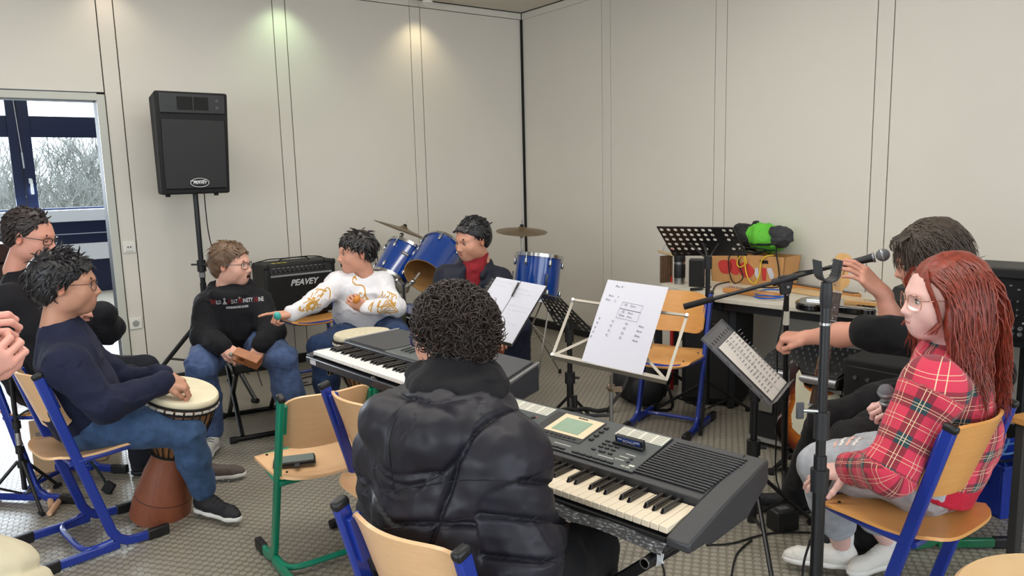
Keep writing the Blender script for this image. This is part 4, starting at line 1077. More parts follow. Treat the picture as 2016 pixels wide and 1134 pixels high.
# ---- perforated black stand high in front of the desk
plate_stand('music_stand', 'black perforated music stand standing tall in front of the desk', (0.864, 4.44, 1.173), (1.303, 4.4, 1.159), (1.43, 4.52, 0.981), (0.989, 4.57, 0.987), (1.165, 4.42, 0), 11, 6, (.5, .55), lambda i, j: (6 <= i <= 8 and j > 2) or (3 <= i <= 8 and j == 5) or (i == 8), M_BLACK, (250, 20, 150), lip=1, pole_r=.014, foot_r=.32, hub=.22, low=.06)
# ---- grey stand with stapled sheets before the singer
sG = dict(TL=(0.694, 2.72, 0.88), TR=(0.846, 3, 0.895), BR=(1.107, 2.96, 0.631), BL=(0.945, 2.7, 0.621))
M_GREY = mat('grey_painted_plate', (96, 96, 100), rough=.4)
rG, _ = plate_stand('music_stand', 'grey slotted music stand with printed sheets before the tartan top', sG['TL'], sG['TR'], sG['BR'], sG['BL'], (.945, 2.86, 0), 9, 12, (.30, .62), lambda i, j: not (j == 1 or (i == 0 and j in (4, 6, 8, 10))), M_GREY, (265, 25, 145), lip=1, pole_r=.0135, foot_r=.34, hub=.30, low=.12)
pb = [Vector(sG[k]) for k in ('TL', 'TR', 'BR', 'BL')]; nb = (pb[1] - pb[0]).cross(pb[3] - pb[0]).normalized()
if nb.z < 0: nb = -nb
for k, (u0, u1) in enumerate(((.16, .56), (.57, .98))):
 q = [on_plate(*pb, u, v, nb * .006) for u, v in ((u0, .19), (u1, .19), (u1, .985), (u0, .985))]
 s = empty('paper_sheet', tuple(q[3]), 0, ('printed song sheet nearer the keyboard on the grey music stand', 'printed song sheet farther from the keyboard on the grey music stand')[k], 'paper')
 MB().sheet(lambda u, v: tuple((q[0] * (1 - u) + q[1] * u) * v + (q[3] * (1 - u) + q[2] * u) * (1 - v) - q[3] + nb * .001), 3, 3, .0004).build('sheet', mat('warm_white_paper', (226, 220, 212), rough=.85), s)
 Mq = T(nb * .0018) @ frame((0, 0, 0), q[2] - q[3], y=q[0] - q[3])
 W_, H_ = (q[2] - q[3]).length, (q[0] - q[3]).length
 mb = MB(); rg = random.Random(k + 7)
 for i in range(16):
  for x in (.08, .54):
   w = W_ * rg.uniform(.18, .38)
   mb.box((W_ * x + w / 2, H_ * (.95 - .055 * i), .0004), (w, H_ * .010, .0004))
 o = _xf(mb, Mq).build('print', M_INK, s, smooth=0); o['kind'] = 'stuff'
# ================================================================== microphone stands and microphones
def microphone(name, label, a, b, ball_m=None):
 """a: cable end of the grip, b: centre of the ball"""
 r = empty(name, a, 0, label, 'microphone')
 d = Vector(b) - Vector(a); L = d.length; M = d.to_track_quat('Z', 'Y').to_matrix().to_4x4()
 _xf(MB().lathe([(0, 0), (.010, 0), (.0115, .02), (.0155, L * .62), (.017, L * .72), (.0185, L * .76)], 20), M).build('grip', M_BLACKP, r)
 _xf(MB().lathe([(.0185, L * .755), (.0215, L * .775), (.0215, L * .80), (.0185, L * .815)], 24), M).build('collar', mat('silver_collar', (150, 152, 156), rough=.35, metal=.8), r)
 gm = mat('grey_mesh_ball', (128, 130, 136), rough=.45, metal=.35, bump=.9, bscale=700)
 _xf(MB().ball((0, 0, L), (.0255, .0255, .026), 24, 16), M).build('mesh_ball', gm, r)
 _xf(MB().lathe([(.0255, L - .004), (.0268, L), (.0255, L + .004)], 28, close=False), M).build('ball_band', mat('pale_band', (186, 188, 194), rough=.3, metal=.6), r)
 return r
ms = empty('microphone_stand', (1.235, 3.30, 0), 0, 'black boom microphone stand gripped by the person in black', 'microphone stand')
o = ms.location
pT, pB = Vector((1.158, 3.13, 1.014)), Vector((1.235, 3.30, .0))
MB().tube([Vector((0, 0, .10)), (pT - pB) * .52 + Vector((0, 0, 0))], .0135, n=12).build('lower_tube', M_BLACK, ms)
MB().tube([(pT - pB) * .40, (pT - pB) * 1.0], .0105, n=12).build('upper_tube', M_BLACK, ms)
MB().cyl(tuple((pT - pB) * .50), tuple((pT - pB) * .54), .019, n=12).build('height_clutch', M_BLACKP, ms)
MB().cyl(tuple((pT - pB) * .825), tuple((pT - pB) * .885), .0135, n=12).build('pale_label', mat('pale_tape_label', (205, 200, 184), rough=.7), ms)
MB().cyl(tuple((pT - pB) * .955), tuple((pT - pB) * .962), .0125, n=12).build('silver_ring', M_CHROME, ms)
bA, bB = Vector((0.736, 3.18, 0.92)), Vector((1.425, 3.02, 1.131))
MB().tube([bA - o, bB - o], .0082, n=10).build('boom', M_BLACK, ms)
MB().tube([bA - o, bA - o + (bB - bA).normalized() * .13], .0135, n=12).build('counterweight', M_RUBBER, ms)
jn = bA + (bB - bA) * .575
MB().tube([jn - o - (bB - bA).normalized() * .05, jn - o + (bB - bA).normalized() * .05], .0155, n=12).build('boom_clutch', M_BLACKP, ms)
_m = MB().prism([(-.022, -.062), (.018, -.062), (.034, -.01), (.03, .016), (-.024, .018)], -.011, .011, T(jn - o) @ frame((0, 0, 0), (1, -.1, .12), z=(.1, -1, .0)))
_m.build('swivel_joint', M_BLACKP, ms, bevel=.004)
MB().cyl(tuple(jn - o + Vector((.008, -.024, -.028))), tuple(jn - o + Vector((.008, -.010, -.028))), .006, n=10).build('joint_screw', M_STEEL, ms)
for t0, t1, nm, mm in ((.855, .875, 'white_tape', M_WHITEP), (.876, .905, 'red_tape', mat('red_tape', (198, 40, 36), rough=.5)), (.906, .93, 'white_tape', M_WHITEP)):
 MB().tube([bA - o + (bB - bA) * t0, bA - o + (bB - bA) * t1], .0098, n=10).build(nm, mm, ms)
tripod(ms, 0, .32, .12, None, (250, 10, 130), M_BLACK, .010)
micA = microphone('microphone', 'black microphone with grey ball on the boom, held by the person in black', (1.338, 3.03, 1.101), (1.473, 2.96, 1.149))
cb = MB().tube(spline([(1.338, 3.03, 1.099), (1.233, 3.05, 1.083), (1.165, 3.09, 1.062), (1.146, 3.1, 0.997), (1.14, 3.13, 0.84), (1.123, 3.12, 0.754), (1.155, 3.2, 0.552), (1.178, 3.26, 0.321), (1.20, 3.26, .05), (1.32, 3.12, .008), (1.5, 3.3, .008)], 6), .0035, n=6).build('cable', M_RUBBER)
tag(cb, 'black microphone cable running down the boom stand', 'cable')
# front stand with empty clip
m2s = empty('microphone_stand', (.705, 1.66, 0), 0, 'black upright microphone stand with empty clip before the person in tartan', 'microphone stand')
mp_, mq_ = Vector((0.729, 1.72, 1.176)) - Vector((.705, 1.66, 0)), Vector((0, 0, 0))
MB().tube([(0, 0, .04), mp_ * .46], .0165, n=14).build('base_tube', M_BLACK, m2s)
MB().tube([(0, 0, .3), mp_ * .70], .0150, n=14).build('lower_tube', M_BLACK, m2s)
MB().cyl(tuple(mp_ * .625), tuple(mp_ * .672), .0200, .0215, n=16).build('lower_collar', M_BLACKP, m2s)
MB().tube([mp_ * .6, mp_], .0115, n=14).build('upper_tube', M_BLACK, m2s)
MB().cyl(tuple(mp_ * .735), tuple(mp_ * .79), .0180, .0175, n=16).build('height_clutch', M_BLACKP, m2s)
_c = mp_ * .79
MB().tube([tuple(_c), tuple(_c + Vector((-.045, .0, .004)))], .005, n=8).build('thumb_screw', M_STEEL, m2s)
MB().box(tuple(_c + Vector((-.052, 0, .004))), (.018, .009, .040)).build('thumb_wing', mat('grey_wing', (62, 64, 68), rough=.5), m2s, bevel=.003)
MB().cyl(tuple(mp_ * .965), tuple(mp_ * .97), .013, n=14).build('silver_ring', M_CHROME, m2s)
clip = MB()
clip.lathe([(.0125, 0), (.0145, .02), (.0135, .045), (.012, .060)], 14, T(mp_) @ RX(.0))
clip.build('clip_base', M_BLACKP, m2s)
clip = MB()
cT = mp_ + Vector((0, 0, .055))
n_ = 12
for i in range(1):
 vs = []
 for zz in (0, .052):
  for rr in (.0225, .0185):
   for q in range(n_ + 1):
    aa = math.radians(185 + q * (170 / n_))
    vs.append(cT + Vector((rr * math.cos(aa), (zz - .026) * 1.0 * .9, .028 + rr * math.sin(aa))))
 c1 = n_ + 1
 fs = []
 for q in range(n_):
  fs += [(q, q + 1, 2 * c1 + q + 1, 2 * c1 + q), (c1 + q + 1, c1 + q, 3 * c1 + q, 3 * c1 + q + 1), (q + 1, q, c1 + q, c1 + q + 1), (2 * c1 + q, 2 * c1 + q + 1, 3 * c1 + q + 1, 3 * c1 + q)]
 fs += [(0, 2 * c1, 3 * c1, c1), (n_, c1 + n_, 3 * c1 + n_, 2 * c1 + n_)]
 clip._add(vs, fs)
for s in (-1, 1): clip.box(tuple(cT + Vector((s * .0225, 0, .040))), (.004, .046, .034), RY(s * .12))
clip.build('clip', M_BLACKP, m2s, bevel=.001)
tripod(m2s, 0, .30, .13, None, (200, 320, 80), M_BLACK, .011)
# ================================================================== desk along the right wall
DZ = .722
dk = empty('desk', (1.04, 5.17, 0), 0, 'long pale-topped desk along the wall carrying crates, guitars and cables', 'desk')
def dl(x, y, z=0): return Vector((x - 1.04, y - 5.17, z))
wlk = [room(-.05, -2.36), room(-.05, -6.2)]
poly = [(1.04, 5.17), (1.25, 4.55), (2.36, 3.36), (2.62, 2.80), (wlk[1].x, wlk[1].y), (wlk[0].x, wlk[0].y)]
M_TOP = mat('worn_pale_desktop', (214, 208, 194), rough=.5, noise=.10, nscale=7)
MB().prism([(x - 1.04, y - 5.17) for x, y in poly], DZ - .028, DZ).build('worktop', M_TOP, dk, smooth=0, bevel=.003)
M_DKSTEEL = mat('dark_desk_frame', (34, 36, 40), rough=.5)
for a, b in (((1.06, 5.15), (1.26, 4.57)), ((1.27, 4.57), (2.36, 3.40)), ((2.37, 3.36), (2.62, 2.84))):
 va, vb = dl(*a, DZ - .058), dl(*b, DZ - .058)
 bar(MB(), va + Vector((.05, .03, 0)), vb + Vector((.05, .03, 0)), .025, .055, (0, 0, 1)).build('apron', M_DKSTEEL, dk)
for x, y in ((1.10, 5.14), (1.33, 4.58), (2.38, 3.42), (2.62, 2.9)):
 p = dl(x, y); MB().box((p.x + .04, p.y + .03, (DZ - .03) / 2), (.04, .04, DZ - .03)).build('leg', M_DKSTEEL, dk)
def thing_box(name, label, cat, corners_bl_br, depth_dir, depth, z0, z1, m, bevel=.004, sub='body'):
 """box from its front bottom edge (two floor-plan points), depth vector and heights"""
 a, b = Vector(corners_bl_br[0]), Vector(corners_bl_br[1]); a.z = b.z = 0
 dd = Vector(depth_dir); dd.z = 0; dd = dd.normalized() * depth
 r = empty(name, ((a.x + b.x) / 2, (a.y + b.y) / 2, z0), math.atan2((b - a).y, (b - a).x), label, cat)
 L = (b - a).length
 Mi = r.matrix_basis.to_3x3().inverted()
 d = Mi @ dd
 MB().hexa([(-L / 2, 0, 0), (L / 2, 0, 0), (L / 2 + d.x, d.y, 0), (-L / 2 + d.x, d.y, 0), (-L / 2, 0, z1 - z0), (L / 2, 0, z1 - z0), (L / 2 + d.x, d.y, z1 - z0), (-L / 2 + d.x, d.y, z1 - z0)]).build(sub, m, r, bevel=bevel)
 return r, L, z1 - z0
M_SPK = mat('black_cabinet_carpet', (22, 22, 24), rough=.85, bump=.3, bscale=200)
# floor speaker, flight case and amplifier under the desk
sp, L_, H_ = thing_box('floor_speaker', 'black loudspeaker cabinet standing under the desk behind the orange chair', 'loudspeaker', ((1.08, 4.72, -0.156), (1.415, 4.6, -0.13)), (.5, .8, 0), .35, .02, .66, M_SPK, .012)
MB().box((0, -.006, H_ / 2), (L_ - .05, .01, H_ - .06)).build('grille', mat('dark_grille', (30, 30, 32), rough=.5, bump=.5, bscale=500), sp, bevel=.004)
for s in (-1, 1): MB().cyl((s * L_ * .4, .05, -.02), (s * L_ * .4, .05, 0), .015, n=8).build('rubber_foot', M_RUBBER, sp)
fc, L_, H_ = thing_box('flight_case', 'black flight case under the desk carrying the mixing console', 'case', ((1.287, 3.98, 0.166), (1.632, 3.62, 0.196)), (.72, .70, 0), .45, .03, .40, M_SPK, .008)
MB().box((0, -.004, .012), (L_, .014, .024)).build('pale_bottom_edge', mat('aluminium_edge', (176, 176, 176), rough=.35, metal=.7), fc)
MB().box((0, -.004, H_ - .015), (L_, .012, .02)).build('top_edge', MATS['aluminium_edge'], fc)
for s in (-1, 1): MB().box((s * L_ * .3, -.008, H_ * .55), (.08, .012, .06)).build('latch', M_STEEL, fc, bevel=.003)
for s in (-1, 1):
 for yy in (.06, .38): MB().cyl((s * L_ * .4 - .01, yy, -.012), (s * L_ * .4 + .01, yy, -.012), .018, n=12).build('caster', M_RUBBER, fc)
mc, L_, H_ = thing_box('mixing_console', 'black mixing console with silver front rail under the desk', 'mixing console', ((1.269, 3.92, 0.497), (1.59, 3.58, 0.489)), (.72, .70, 0), .42, .405, .46, M_BLACKP, .006)
MB().cyl((-L_ / 2, -.008, .035), (L_ / 2, -.008, .035), .022, n=16).build('silver_rail', mat('silver_rail', (150, 150, 154), rough=.3, metal=.7), mc)
MB().hexa([(-L_ / 2 + .01, .02, .05), (L_ / 2 - .01, .02, .05), (L_ / 2 - .01, .40, .05), (-L_ / 2 + .01, .40, .05), (-L_ / 2 + .01, .02, .062), (L_ / 2 - .01, .02, .062), (L_ / 2 - .01, .40, .13), (-L_ / 2 + .01, .40, .13)]).build('sloped_panel', mat('dark_console_panel', (30, 31, 34), rough=.45), mc, bevel=.003)
kn = None
for i in range(12):
 for j in range(6):
  if kn is None:
   kn = MB().cyl((0, 0, 0), (0, 0, .014), .0065, .005, n=8).build('knob', mat('grey_console_knob', (84, 84, 88), rough=.4), mc); k_ = kn
  else:
   k_ = kn.copy(); COL.objects.link(k_)
  k_.location = (-L_ / 2 + .03 + i * (L_ - .06) / 11, .05 + j * .062, .064 + j * .011)
bx2, L_, H_ = thing_box('power_amplifier', 'black rack cabinet standing behind the sunburst guitar', 'cabinet', ((1.571, 3.48, 0.203), (1.774, 3.22, 0.248)), (.72, .70, 0), .42, .02, .60, M_SPK, .01)
MB().box((0, -.005, H_ / 2), (L_ - .04, .01, H_ - .06)).build('front_panel', mat('black_front_panel', (18, 18, 20), rough=.6), bx2, bevel=.004)
for q in range(4): MB().cyl((-.10 + q * .06, -.011, H_ * .86), (-.10 + q * .06, -.020, H_ * .86), .010, n=10).build('knob', MATS['grey_console_knob'], bx2)
# powered mixer on the desk, far right
pm, L_, H_ = thing_box('powered_mixer', 'black powered mixer with rows of knobs on the desk behind the person in tartan', 'mixer', ((2.089, 3.42, 0.757), (2.336, 3.14, 0.745)), (.72, .70, 0), .28, DZ, DZ + .315, mat('black_mixer_case', (26, 26, 28), rough=.5), .01)
MB().box((0, -.004, H_ * .5), (L_ - .03, .008, H_ - .07)).build('front_panel', mat('black_mixer_panel', (16, 17, 20), rough=.4), pm)
MB().box((0, -.012, H_ - .022), (L_, .03, .045)).build('top_hood', M_BLACKP, pm, bevel=.006)
for q in range(9):
 x = -L_ / 2 + .03 + q * .031
 MB().box((x, -.009, H_ * .72), (.002, .002, .05)).build('slider_slot', M_DARK, pm)
 MB().box((x, -.012, H_ * .71 + (q % 3) * .008), (.010, .006, .006)).build('slider_cap', mat('grey_cap', (120, 122, 126), rough=.4), pm)
 for z in (.54, .42, .34):
  MB().cyl((x, -.008, H_ * z), (x, -.020, H_ * z), .007, .0055, n=10).build('knob', mat('dark_mixer_knob', (44, 44, 48), rough=.4), pm)
  MB().box((x, -.0215, H_ * z + .003), (.0012, .001, .006)).build('knob_mark', M_WHITEP, pm)
MB().box((-.10, -.0085, H_ * .475), (L_ * .48, .002, .006)).build('orange_line', mat('orange_line', (214, 84, 40), rough=.5), pm)
for q in range(5): MB().box((.10 + (q % 3) * .022, -.0085, H_ * (.47 - .02 * (q // 3))), (.014, .002, .006)).build('red_light', mat('dull_red_light', (170, 60, 44), rough=.4), pm)
MB().box((.05, -.0085, H_ * .80), (.006, .002, .004)).build('green_light', mat('green_power_light', (60, 220, 90), rough=.4, emit=((60, 220, 90), 1.0)), pm)
text_mesh('maker_name', 'YAMAHA', .022, mat('grey_lettering', (150, 152, 156), rough=.5), pm, T(.115, -.009, H_ * .62) @ RX(math.pi / 2), .0005)
MB().box((.10, -.0085, H_ * .24), (.10, .002, .008)).build('panel_print', MATS['grey_lettering'], pm)
for q in range(8): MB().lathe([(.0095, 0), (.0095, -.004), (.006, -.004), (.006, -.001), (0, -.001)], 14, T(-.02 + (q % 4) * .032, -.009, H_ * (.16 if q < 4 else .08)) @ RX(-math.pi / 2)).build('jack_socket', mat('silver_jack', (176, 178, 180), rough=.3, metal=.8), pm)
# ---- things on the desk
wc = empty('wooden_chimes', (1.09, 5.244, 0.722), .3, 'bundle of brown wooden sticks with a red cord on the desk end', 'percussion')
for q in range(9): MB().box((-.045 + q * .0105, .004 * math.sin(q * 3), .095), (.0085, .012, .19), RZ(.1 * math.sin(q))).build('stick', mat('dark_brown_stick', (98, 72, 50), rough=.7, noise=.2, nscale=30), wc, bevel=.001)
MB().box((.0, .0, .205), (.13, .03, .018), RY(.32)).build('top_board', mat('pale_split_wood', (196, 170, 130), rough=.7), wc, bevel=.002)
MB().tube(spline([(-.03, 0, .22), (-.01, 0, .27), (.02, 0, .235)], 5), .003, n=6).build('wire_loop', M_STEEL, wc)
MB().tube([(.03, -.012, .235), (.05, -.012, .205)], .010, n=8).build('red_cord', mat('red_cord', (190, 40, 36), rough=.6), wc)
MB().tube([(.035, -.012, .0), (.035, -.012, .04)], .007, n=8).build('red_stub', MATS['red_cord'], wc)
tf = empty('thermos_flask', (1.163, 5.156, 0.722), 0, 'black and steel thermos flask on the desk', 'flask')
MB().lathe([(0, 0), (.036, 0), (.037, .045)], 24).build('steel_base', M_STEEL, tf)
MB().lathe([(.0375, .045), (.039, .05), (.039, .135), (.0375, .14)], 24).build('black_sleeve', M_BLACKP, tf)
MB().lathe([(.037, .14), (.037, .157)], 24, close=False).build('steel_ring', M_STEEL, tf)
MB().lathe([(.038, .157), (.039, .16), (.038, .20), (.03, .206), (0, .206)], 24).build('lid', M_BLACKP, tf)
bs, L_, H_ = thing_box('small_speaker', 'small black desktop speaker beside the thermos flask', 'speaker', ((1.194, 5.02, 0.751), (1.287, 4.98, 0.751)), (.3, .9, 0), .09, DZ, DZ + .185, M_BLACKP, .006)
MB().box((0, -.003, H_ / 2), (L_ - .012, .006, H_ - .016)).build('grille', M_DARK, bs)
# cardboard crate painted with red shapes
cbm = mat('brown_cardboard', (196, 146, 92), rough=.8, noise=.08, nscale=6)
cr = empty('cardboard_crate', (0, 0, 0), 0, 'open cardboard crate painted with red and white shapes on the desk', 'crate')
A_, B_ = Vector((1.417, 5.262, 0.722)), Vector((1.763, 4.843, 0.722))
cr.location = ((A_ + B_) / 2).to_tuple()
ex = (B_ - A_).normalized(); cr.rotation_euler = (0, 0, math.atan2(ex.y, ex.x))
Lc = (B_ - A_).length; Dc, Hc = .17, .205
fl = .022
def wallp(p): return MB().hexa(p)
t_ = .006
for nm, p in (('front_wall', [(-Lc / 2, 0, 0), (Lc / 2, 0, 0), (Lc / 2, t_, 0), (-Lc / 2, t_, 0), (-Lc / 2 - fl, -.012, Hc), (Lc / 2 + fl, -.012, Hc), (Lc / 2 + fl, -.012 + t_, Hc), (-Lc / 2 - fl, -.012 + t_, Hc)]),
              ('back_wall', [(-Lc / 2, Dc - t_, 0), (Lc / 2, Dc - t_, 0), (Lc / 2, Dc, 0), (-Lc / 2, Dc, 0), (-Lc / 2 - fl, Dc - t_ + .012, Hc), (Lc / 2 + fl, Dc - t_ + .012, Hc), (Lc / 2 + fl, Dc + .012, Hc), (-Lc / 2 - fl, Dc + .012, Hc)]),
              ('side_wall', [(-Lc / 2, 0, 0), (-Lc / 2 + t_, 0, 0), (-Lc / 2 + t_, Dc, 0), (-Lc / 2, Dc, 0), (-Lc / 2 - fl, -.012, Hc), (-Lc / 2 - fl + t_, -.012, Hc), (-Lc / 2 - fl + t_, Dc + .012, Hc), (-Lc / 2 - fl, Dc + .012, Hc)]),
              ('side_wall', [(Lc / 2 - t_, 0, 0), (Lc / 2, 0, 0), (Lc / 2, Dc, 0), (Lc / 2 - t_, Dc, 0), (Lc / 2 + fl - t_, -.012, Hc), (Lc / 2 + fl, -.012, Hc), (Lc / 2 + fl, Dc + .012, Hc), (Lc / 2 + fl - t_, Dc + .012, Hc)])):
 wallp(p).build(nm, cbm, cr, smooth=0)
MB().box((0, Dc / 2, .004), (Lc, Dc, .008)).build('bottom', cbm, cr)
fm = lambda: T(0, -.004, 0) @ RX(math.pi / 2 - math.atan2(-.012, Hc) * -1)
redp = mat('red_poster_paint', (196, 58, 52), rough=.7, noise=.08, nscale=20)
FMt = frame((0, -.0008, 0), (1, 0, 0), y=(0, -.012, Hc))
def blob(nm, m, cx, cy, pts, th=.0016): _xf(MB().prism([(cx + x, cy + y) for x, y in pts], 0, th), FMt).build(nm, m, cr, smooth=0)
def ell(rx, ry, n=16, w=.12, ph=0): return [(rx * (1 + w * math.sin(3 * 2 * math.pi * q / n + ph)) * math.cos(2 * math.pi * q / n), ry * (1 + w * math.cos(2 * 2 * math.pi * q / n + ph)) * math.sin(2 * math.pi * q / n)) for q in range(n)]
blob('red_shape', redp, -.16, .11, ell(.055, .055)); blob('red_shape', redp, -.085, .115, ell(.045, .058, ph=1)); blob('red_shape', redp, .005, .10, ell(.06, .05, ph=2))
blob('white_shape', M_WHITEP, .115, .09, [(-.03, -.04), (-.012, -.035), (-.018, .035), (-.04, .03), (-.045, -.01)]); blob('white_shape', M_WHITEP, .175, .09, [(.03, -.04), (.012, -.035), (-.018, .035), (.02, .04), (.04, -.005)])
blob('red_shape', redp, .142, .085, [(-.014, -.045), (.012, -.045), (.020, .04), (-.020, .04)])
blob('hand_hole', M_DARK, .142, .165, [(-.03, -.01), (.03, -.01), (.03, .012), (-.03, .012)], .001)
# tangled leads and the green and black bag on top of the crate
def coil(label, pts, rad, m, n=6, sub=8):
 o = MB().tube(spline(pts, sub), rad, n=n).build('cable', m); tag(o, label, 'cable'); return o
M_YEL = mat('yellow_cable', (222, 188, 44), rough=.5); M_BCAB = mat('blue_cable', (30, 92, 190), rough=.5)
CM = cr.matrix_basis
def cl(x, y, z): return CM @ Vector((x, y, z))
coil('yellow cable looped over the front of the cardboard crate', [cl(-.03, -.022, .20), cl(-.055, -.025, .15), cl(-.03, -.03, .12), cl(.02, -.03, .15), cl(.0, -.025, .19), cl(.03, -.03, .06), cl(.09, -.035, .02), cl(.12, -.03, .08), cl(.13, -.025, .17), cl(.16, -.02, .205), cl(.19, .02, .21)], .0045, M_YEL)
coil('black lead with plug hanging down the front of the cardboard crate', [cl(-.11, .02, .22), cl(-.12, -.025, .18), cl(-.115, -.03, .10), cl(-.09, -.035, .03), cl(-.05, -.04, .008), cl(.0, -.035, .05), cl(-.03, -.03, .12), cl(-.05, -.02, .2)], .004, M_RUBBER)
coil('black lead hanging over the right edge of the cardboard crate', [cl(.10, .12, .27), cl(.19, .05, .27), cl(.235, -.02, .22), cl(.262, -.03, .12), cl(.265, -.03, .03), cl(.24, -.05, .008), cl(.12, -.08, .006)], .0045, M_RUBBER)
for q in range(5):
 rg = random.Random(q + 3)
 coil(['thick black lead coiled on top of the crate, outermost loop', 'black lead coiled under the green bag', 'black lead looped at the crate rim', 'thin black lead among the coils in the crate', 'black lead bulging at the right of the crate'][q], [cl(-.02 + .13 * math.cos(a_) + rg.uniform(-.02, .02) + .03 * q, .11 + .09 * math.sin(a_), .195 + .02 * q + rg.uniform(0, .025)) for a_ in [k * .7 + q for k in range(9)]], (.0065, .006, .005, .004, .006)[q], M_RUBBER)
# long wooden things lying on the desk
def lying(name, label, cat, a, b, w, h, m, z=DZ):
 a, b = Vector(a), Vector(b); a.z = b.z = z
 r = empty(name, tuple((a + b) / 2), math.atan2((b - a).y, (b - a).x), label, cat); L = (b - a).length
 MB().box((0, 0, h / 2 + .0005), (L, w, h)).build('body', m, r, bevel=min(h, w) * .2)
 return r, L
M_AMB = wood_mat('amber_wood', (214, 152, 86), (190, 122, 60), (2, 10, 10))
zi, L_ = lying('zither', 'amber wooden zither with rows of metal pins on the desk', 'zither', (1.379, 4.776, 0.722), (1.601, 4.461, 0.722), .08, .03, M_AMB)
for q in range(16):
 for jj, yy in enumerate((-.05, -.03)):
  MB().cyl((-L_ / 2 + .03 + q * .018, yy + .025, .03), (-L_ / 2 + .03 + q * .018, yy + .025, .042), .003, n=6).build('tuning_pin', M_CHROME, zi)
for q in range(10): MB().cyl((-L_ / 2 + .03 + q * .028, .0, .031), (-L_ / 2 + .04 + q * .028, .035, .031), .0007, n=4).build('string', M_STEEL, zi)
n1, L_ = lying('guitar_neck', 'long amber guitar neck lying along the desk', 'guitar neck', (1.693, 5.136, 0.722), (2.053, 4.391, 0.722), .055, .028, M_AMB)
MB().box((0, 0, .0305), (L_ * .96, .05, .004)).build('fretboard', wood_mat('dark_fretboard', (84, 58, 44), (60, 42, 32), (1, 8, 8)), n1)
for q in range(14): MB().box((-L_ * .45 + q * L_ * .065, 0, .033), (.002, .048, .0015)).build('fret', M_STEEL, n1)
n2, L_ = lying('wooden_board', 'pale wooden board lying behind the black guitar', 'board', (1.78, 4.711, 0.722), (2.017, 4.219, 0.722), .09, .022, wood_mat('pale_pine', (224, 190, 140), (206, 168, 116), (2, 10, 10)))
coil('blue network cable coiled on the desk before the zither', [Vector((1.479, 4.537, 0.722)) + Vector((.0, 0, .006)), Vector((1.496, 4.44, 0.722)) + Vector((0, 0, .008)), Vector((1.594, 4.388, 0.722)) + Vector((0, 0, .02)), Vector((1.67, 4.566, 0.722)) + Vector((0, 0, .03)), Vector((1.572, 4.621, 0.722)) + Vector((0, 0, .03)), Vector((1.485, 4.517, 0.722)) + Vector((0, 0, .02)), Vector((1.542, 4.396, 0.722)) + Vector((0, 0, .028)), Vector((1.639, 4.455, 0.722)) + Vector((0, 0, .01))], .0045, M_BCAB)
coil('black lead lying on the desk before the zither', [Vector((1.289, 4.77, 0.722)) + Vector((0, 0, .006)), Vector((1.393, 5.043, 0.722)) + Vector((0, 0, .006)), Vector((1.526, 5.166, 0.722)) + Vector((0, 0, .006)), Vector((1.656, 5.244, 0.722)) + Vector((0, 0, .006)), Vector((1.782, 5.299, 0.722)) + Vector((0, 0, .012))], .004, M_RUBBER)
st1 = empty('audio_cable_plug', (1.217, 4.846, 0.722), .4, 'black plug ends and adaptor lying on the desk beside the flask', 'plug')
MB().tube([(-.06, 0, .012), (.03, .0, .012)], .010, n=8).build('plug', M_BLACKP, st1); MB().tube(spline([(.03, 0, .012), (.08, .04, .01), (.14, .05, .006)], 4), .004, n=6).build('lead', M_RUBBER, st1)
# ================================================================== electric guitars
def outline(pts, n=6):
 P = [Vector((x, y, 0)) for x, y in pts]; N = len(P); out = []
 for i in range(N):
  a, b, c, d = P[i - 1], P[i], P[(i + 1) % N], P[(i + 2) % N]
  for k in range(n):
   t = k / n
   v = .5 * ((2 * b) + (c - a) * t + (2 * a - 5 * b + 4 * c - d) * t * t + (3 * b - a - 3 * c + d) * t ** 3)
   out.append((v.x, v.y))
 return out
STRAT = [(.0, .0), (.07, .006), (.13, .04), (.158, .095), (.152, .15), (.128, .195), (.118, .235), (.132, .29), (.158, .335), (.160, .365), (.140, .375), (.105, .352), (.075, .328), (.045, .318), (.0, .316), (-.045, .320), (-.075, .345), (-.095, .395), (-.118, .432), (-.148, .428), (-.152, .37), (-.138, .29), (-.124, .235), (-.134, .185), (-.16, .13), (-.160, .08), (-.128, .03), (-.07, .004)]
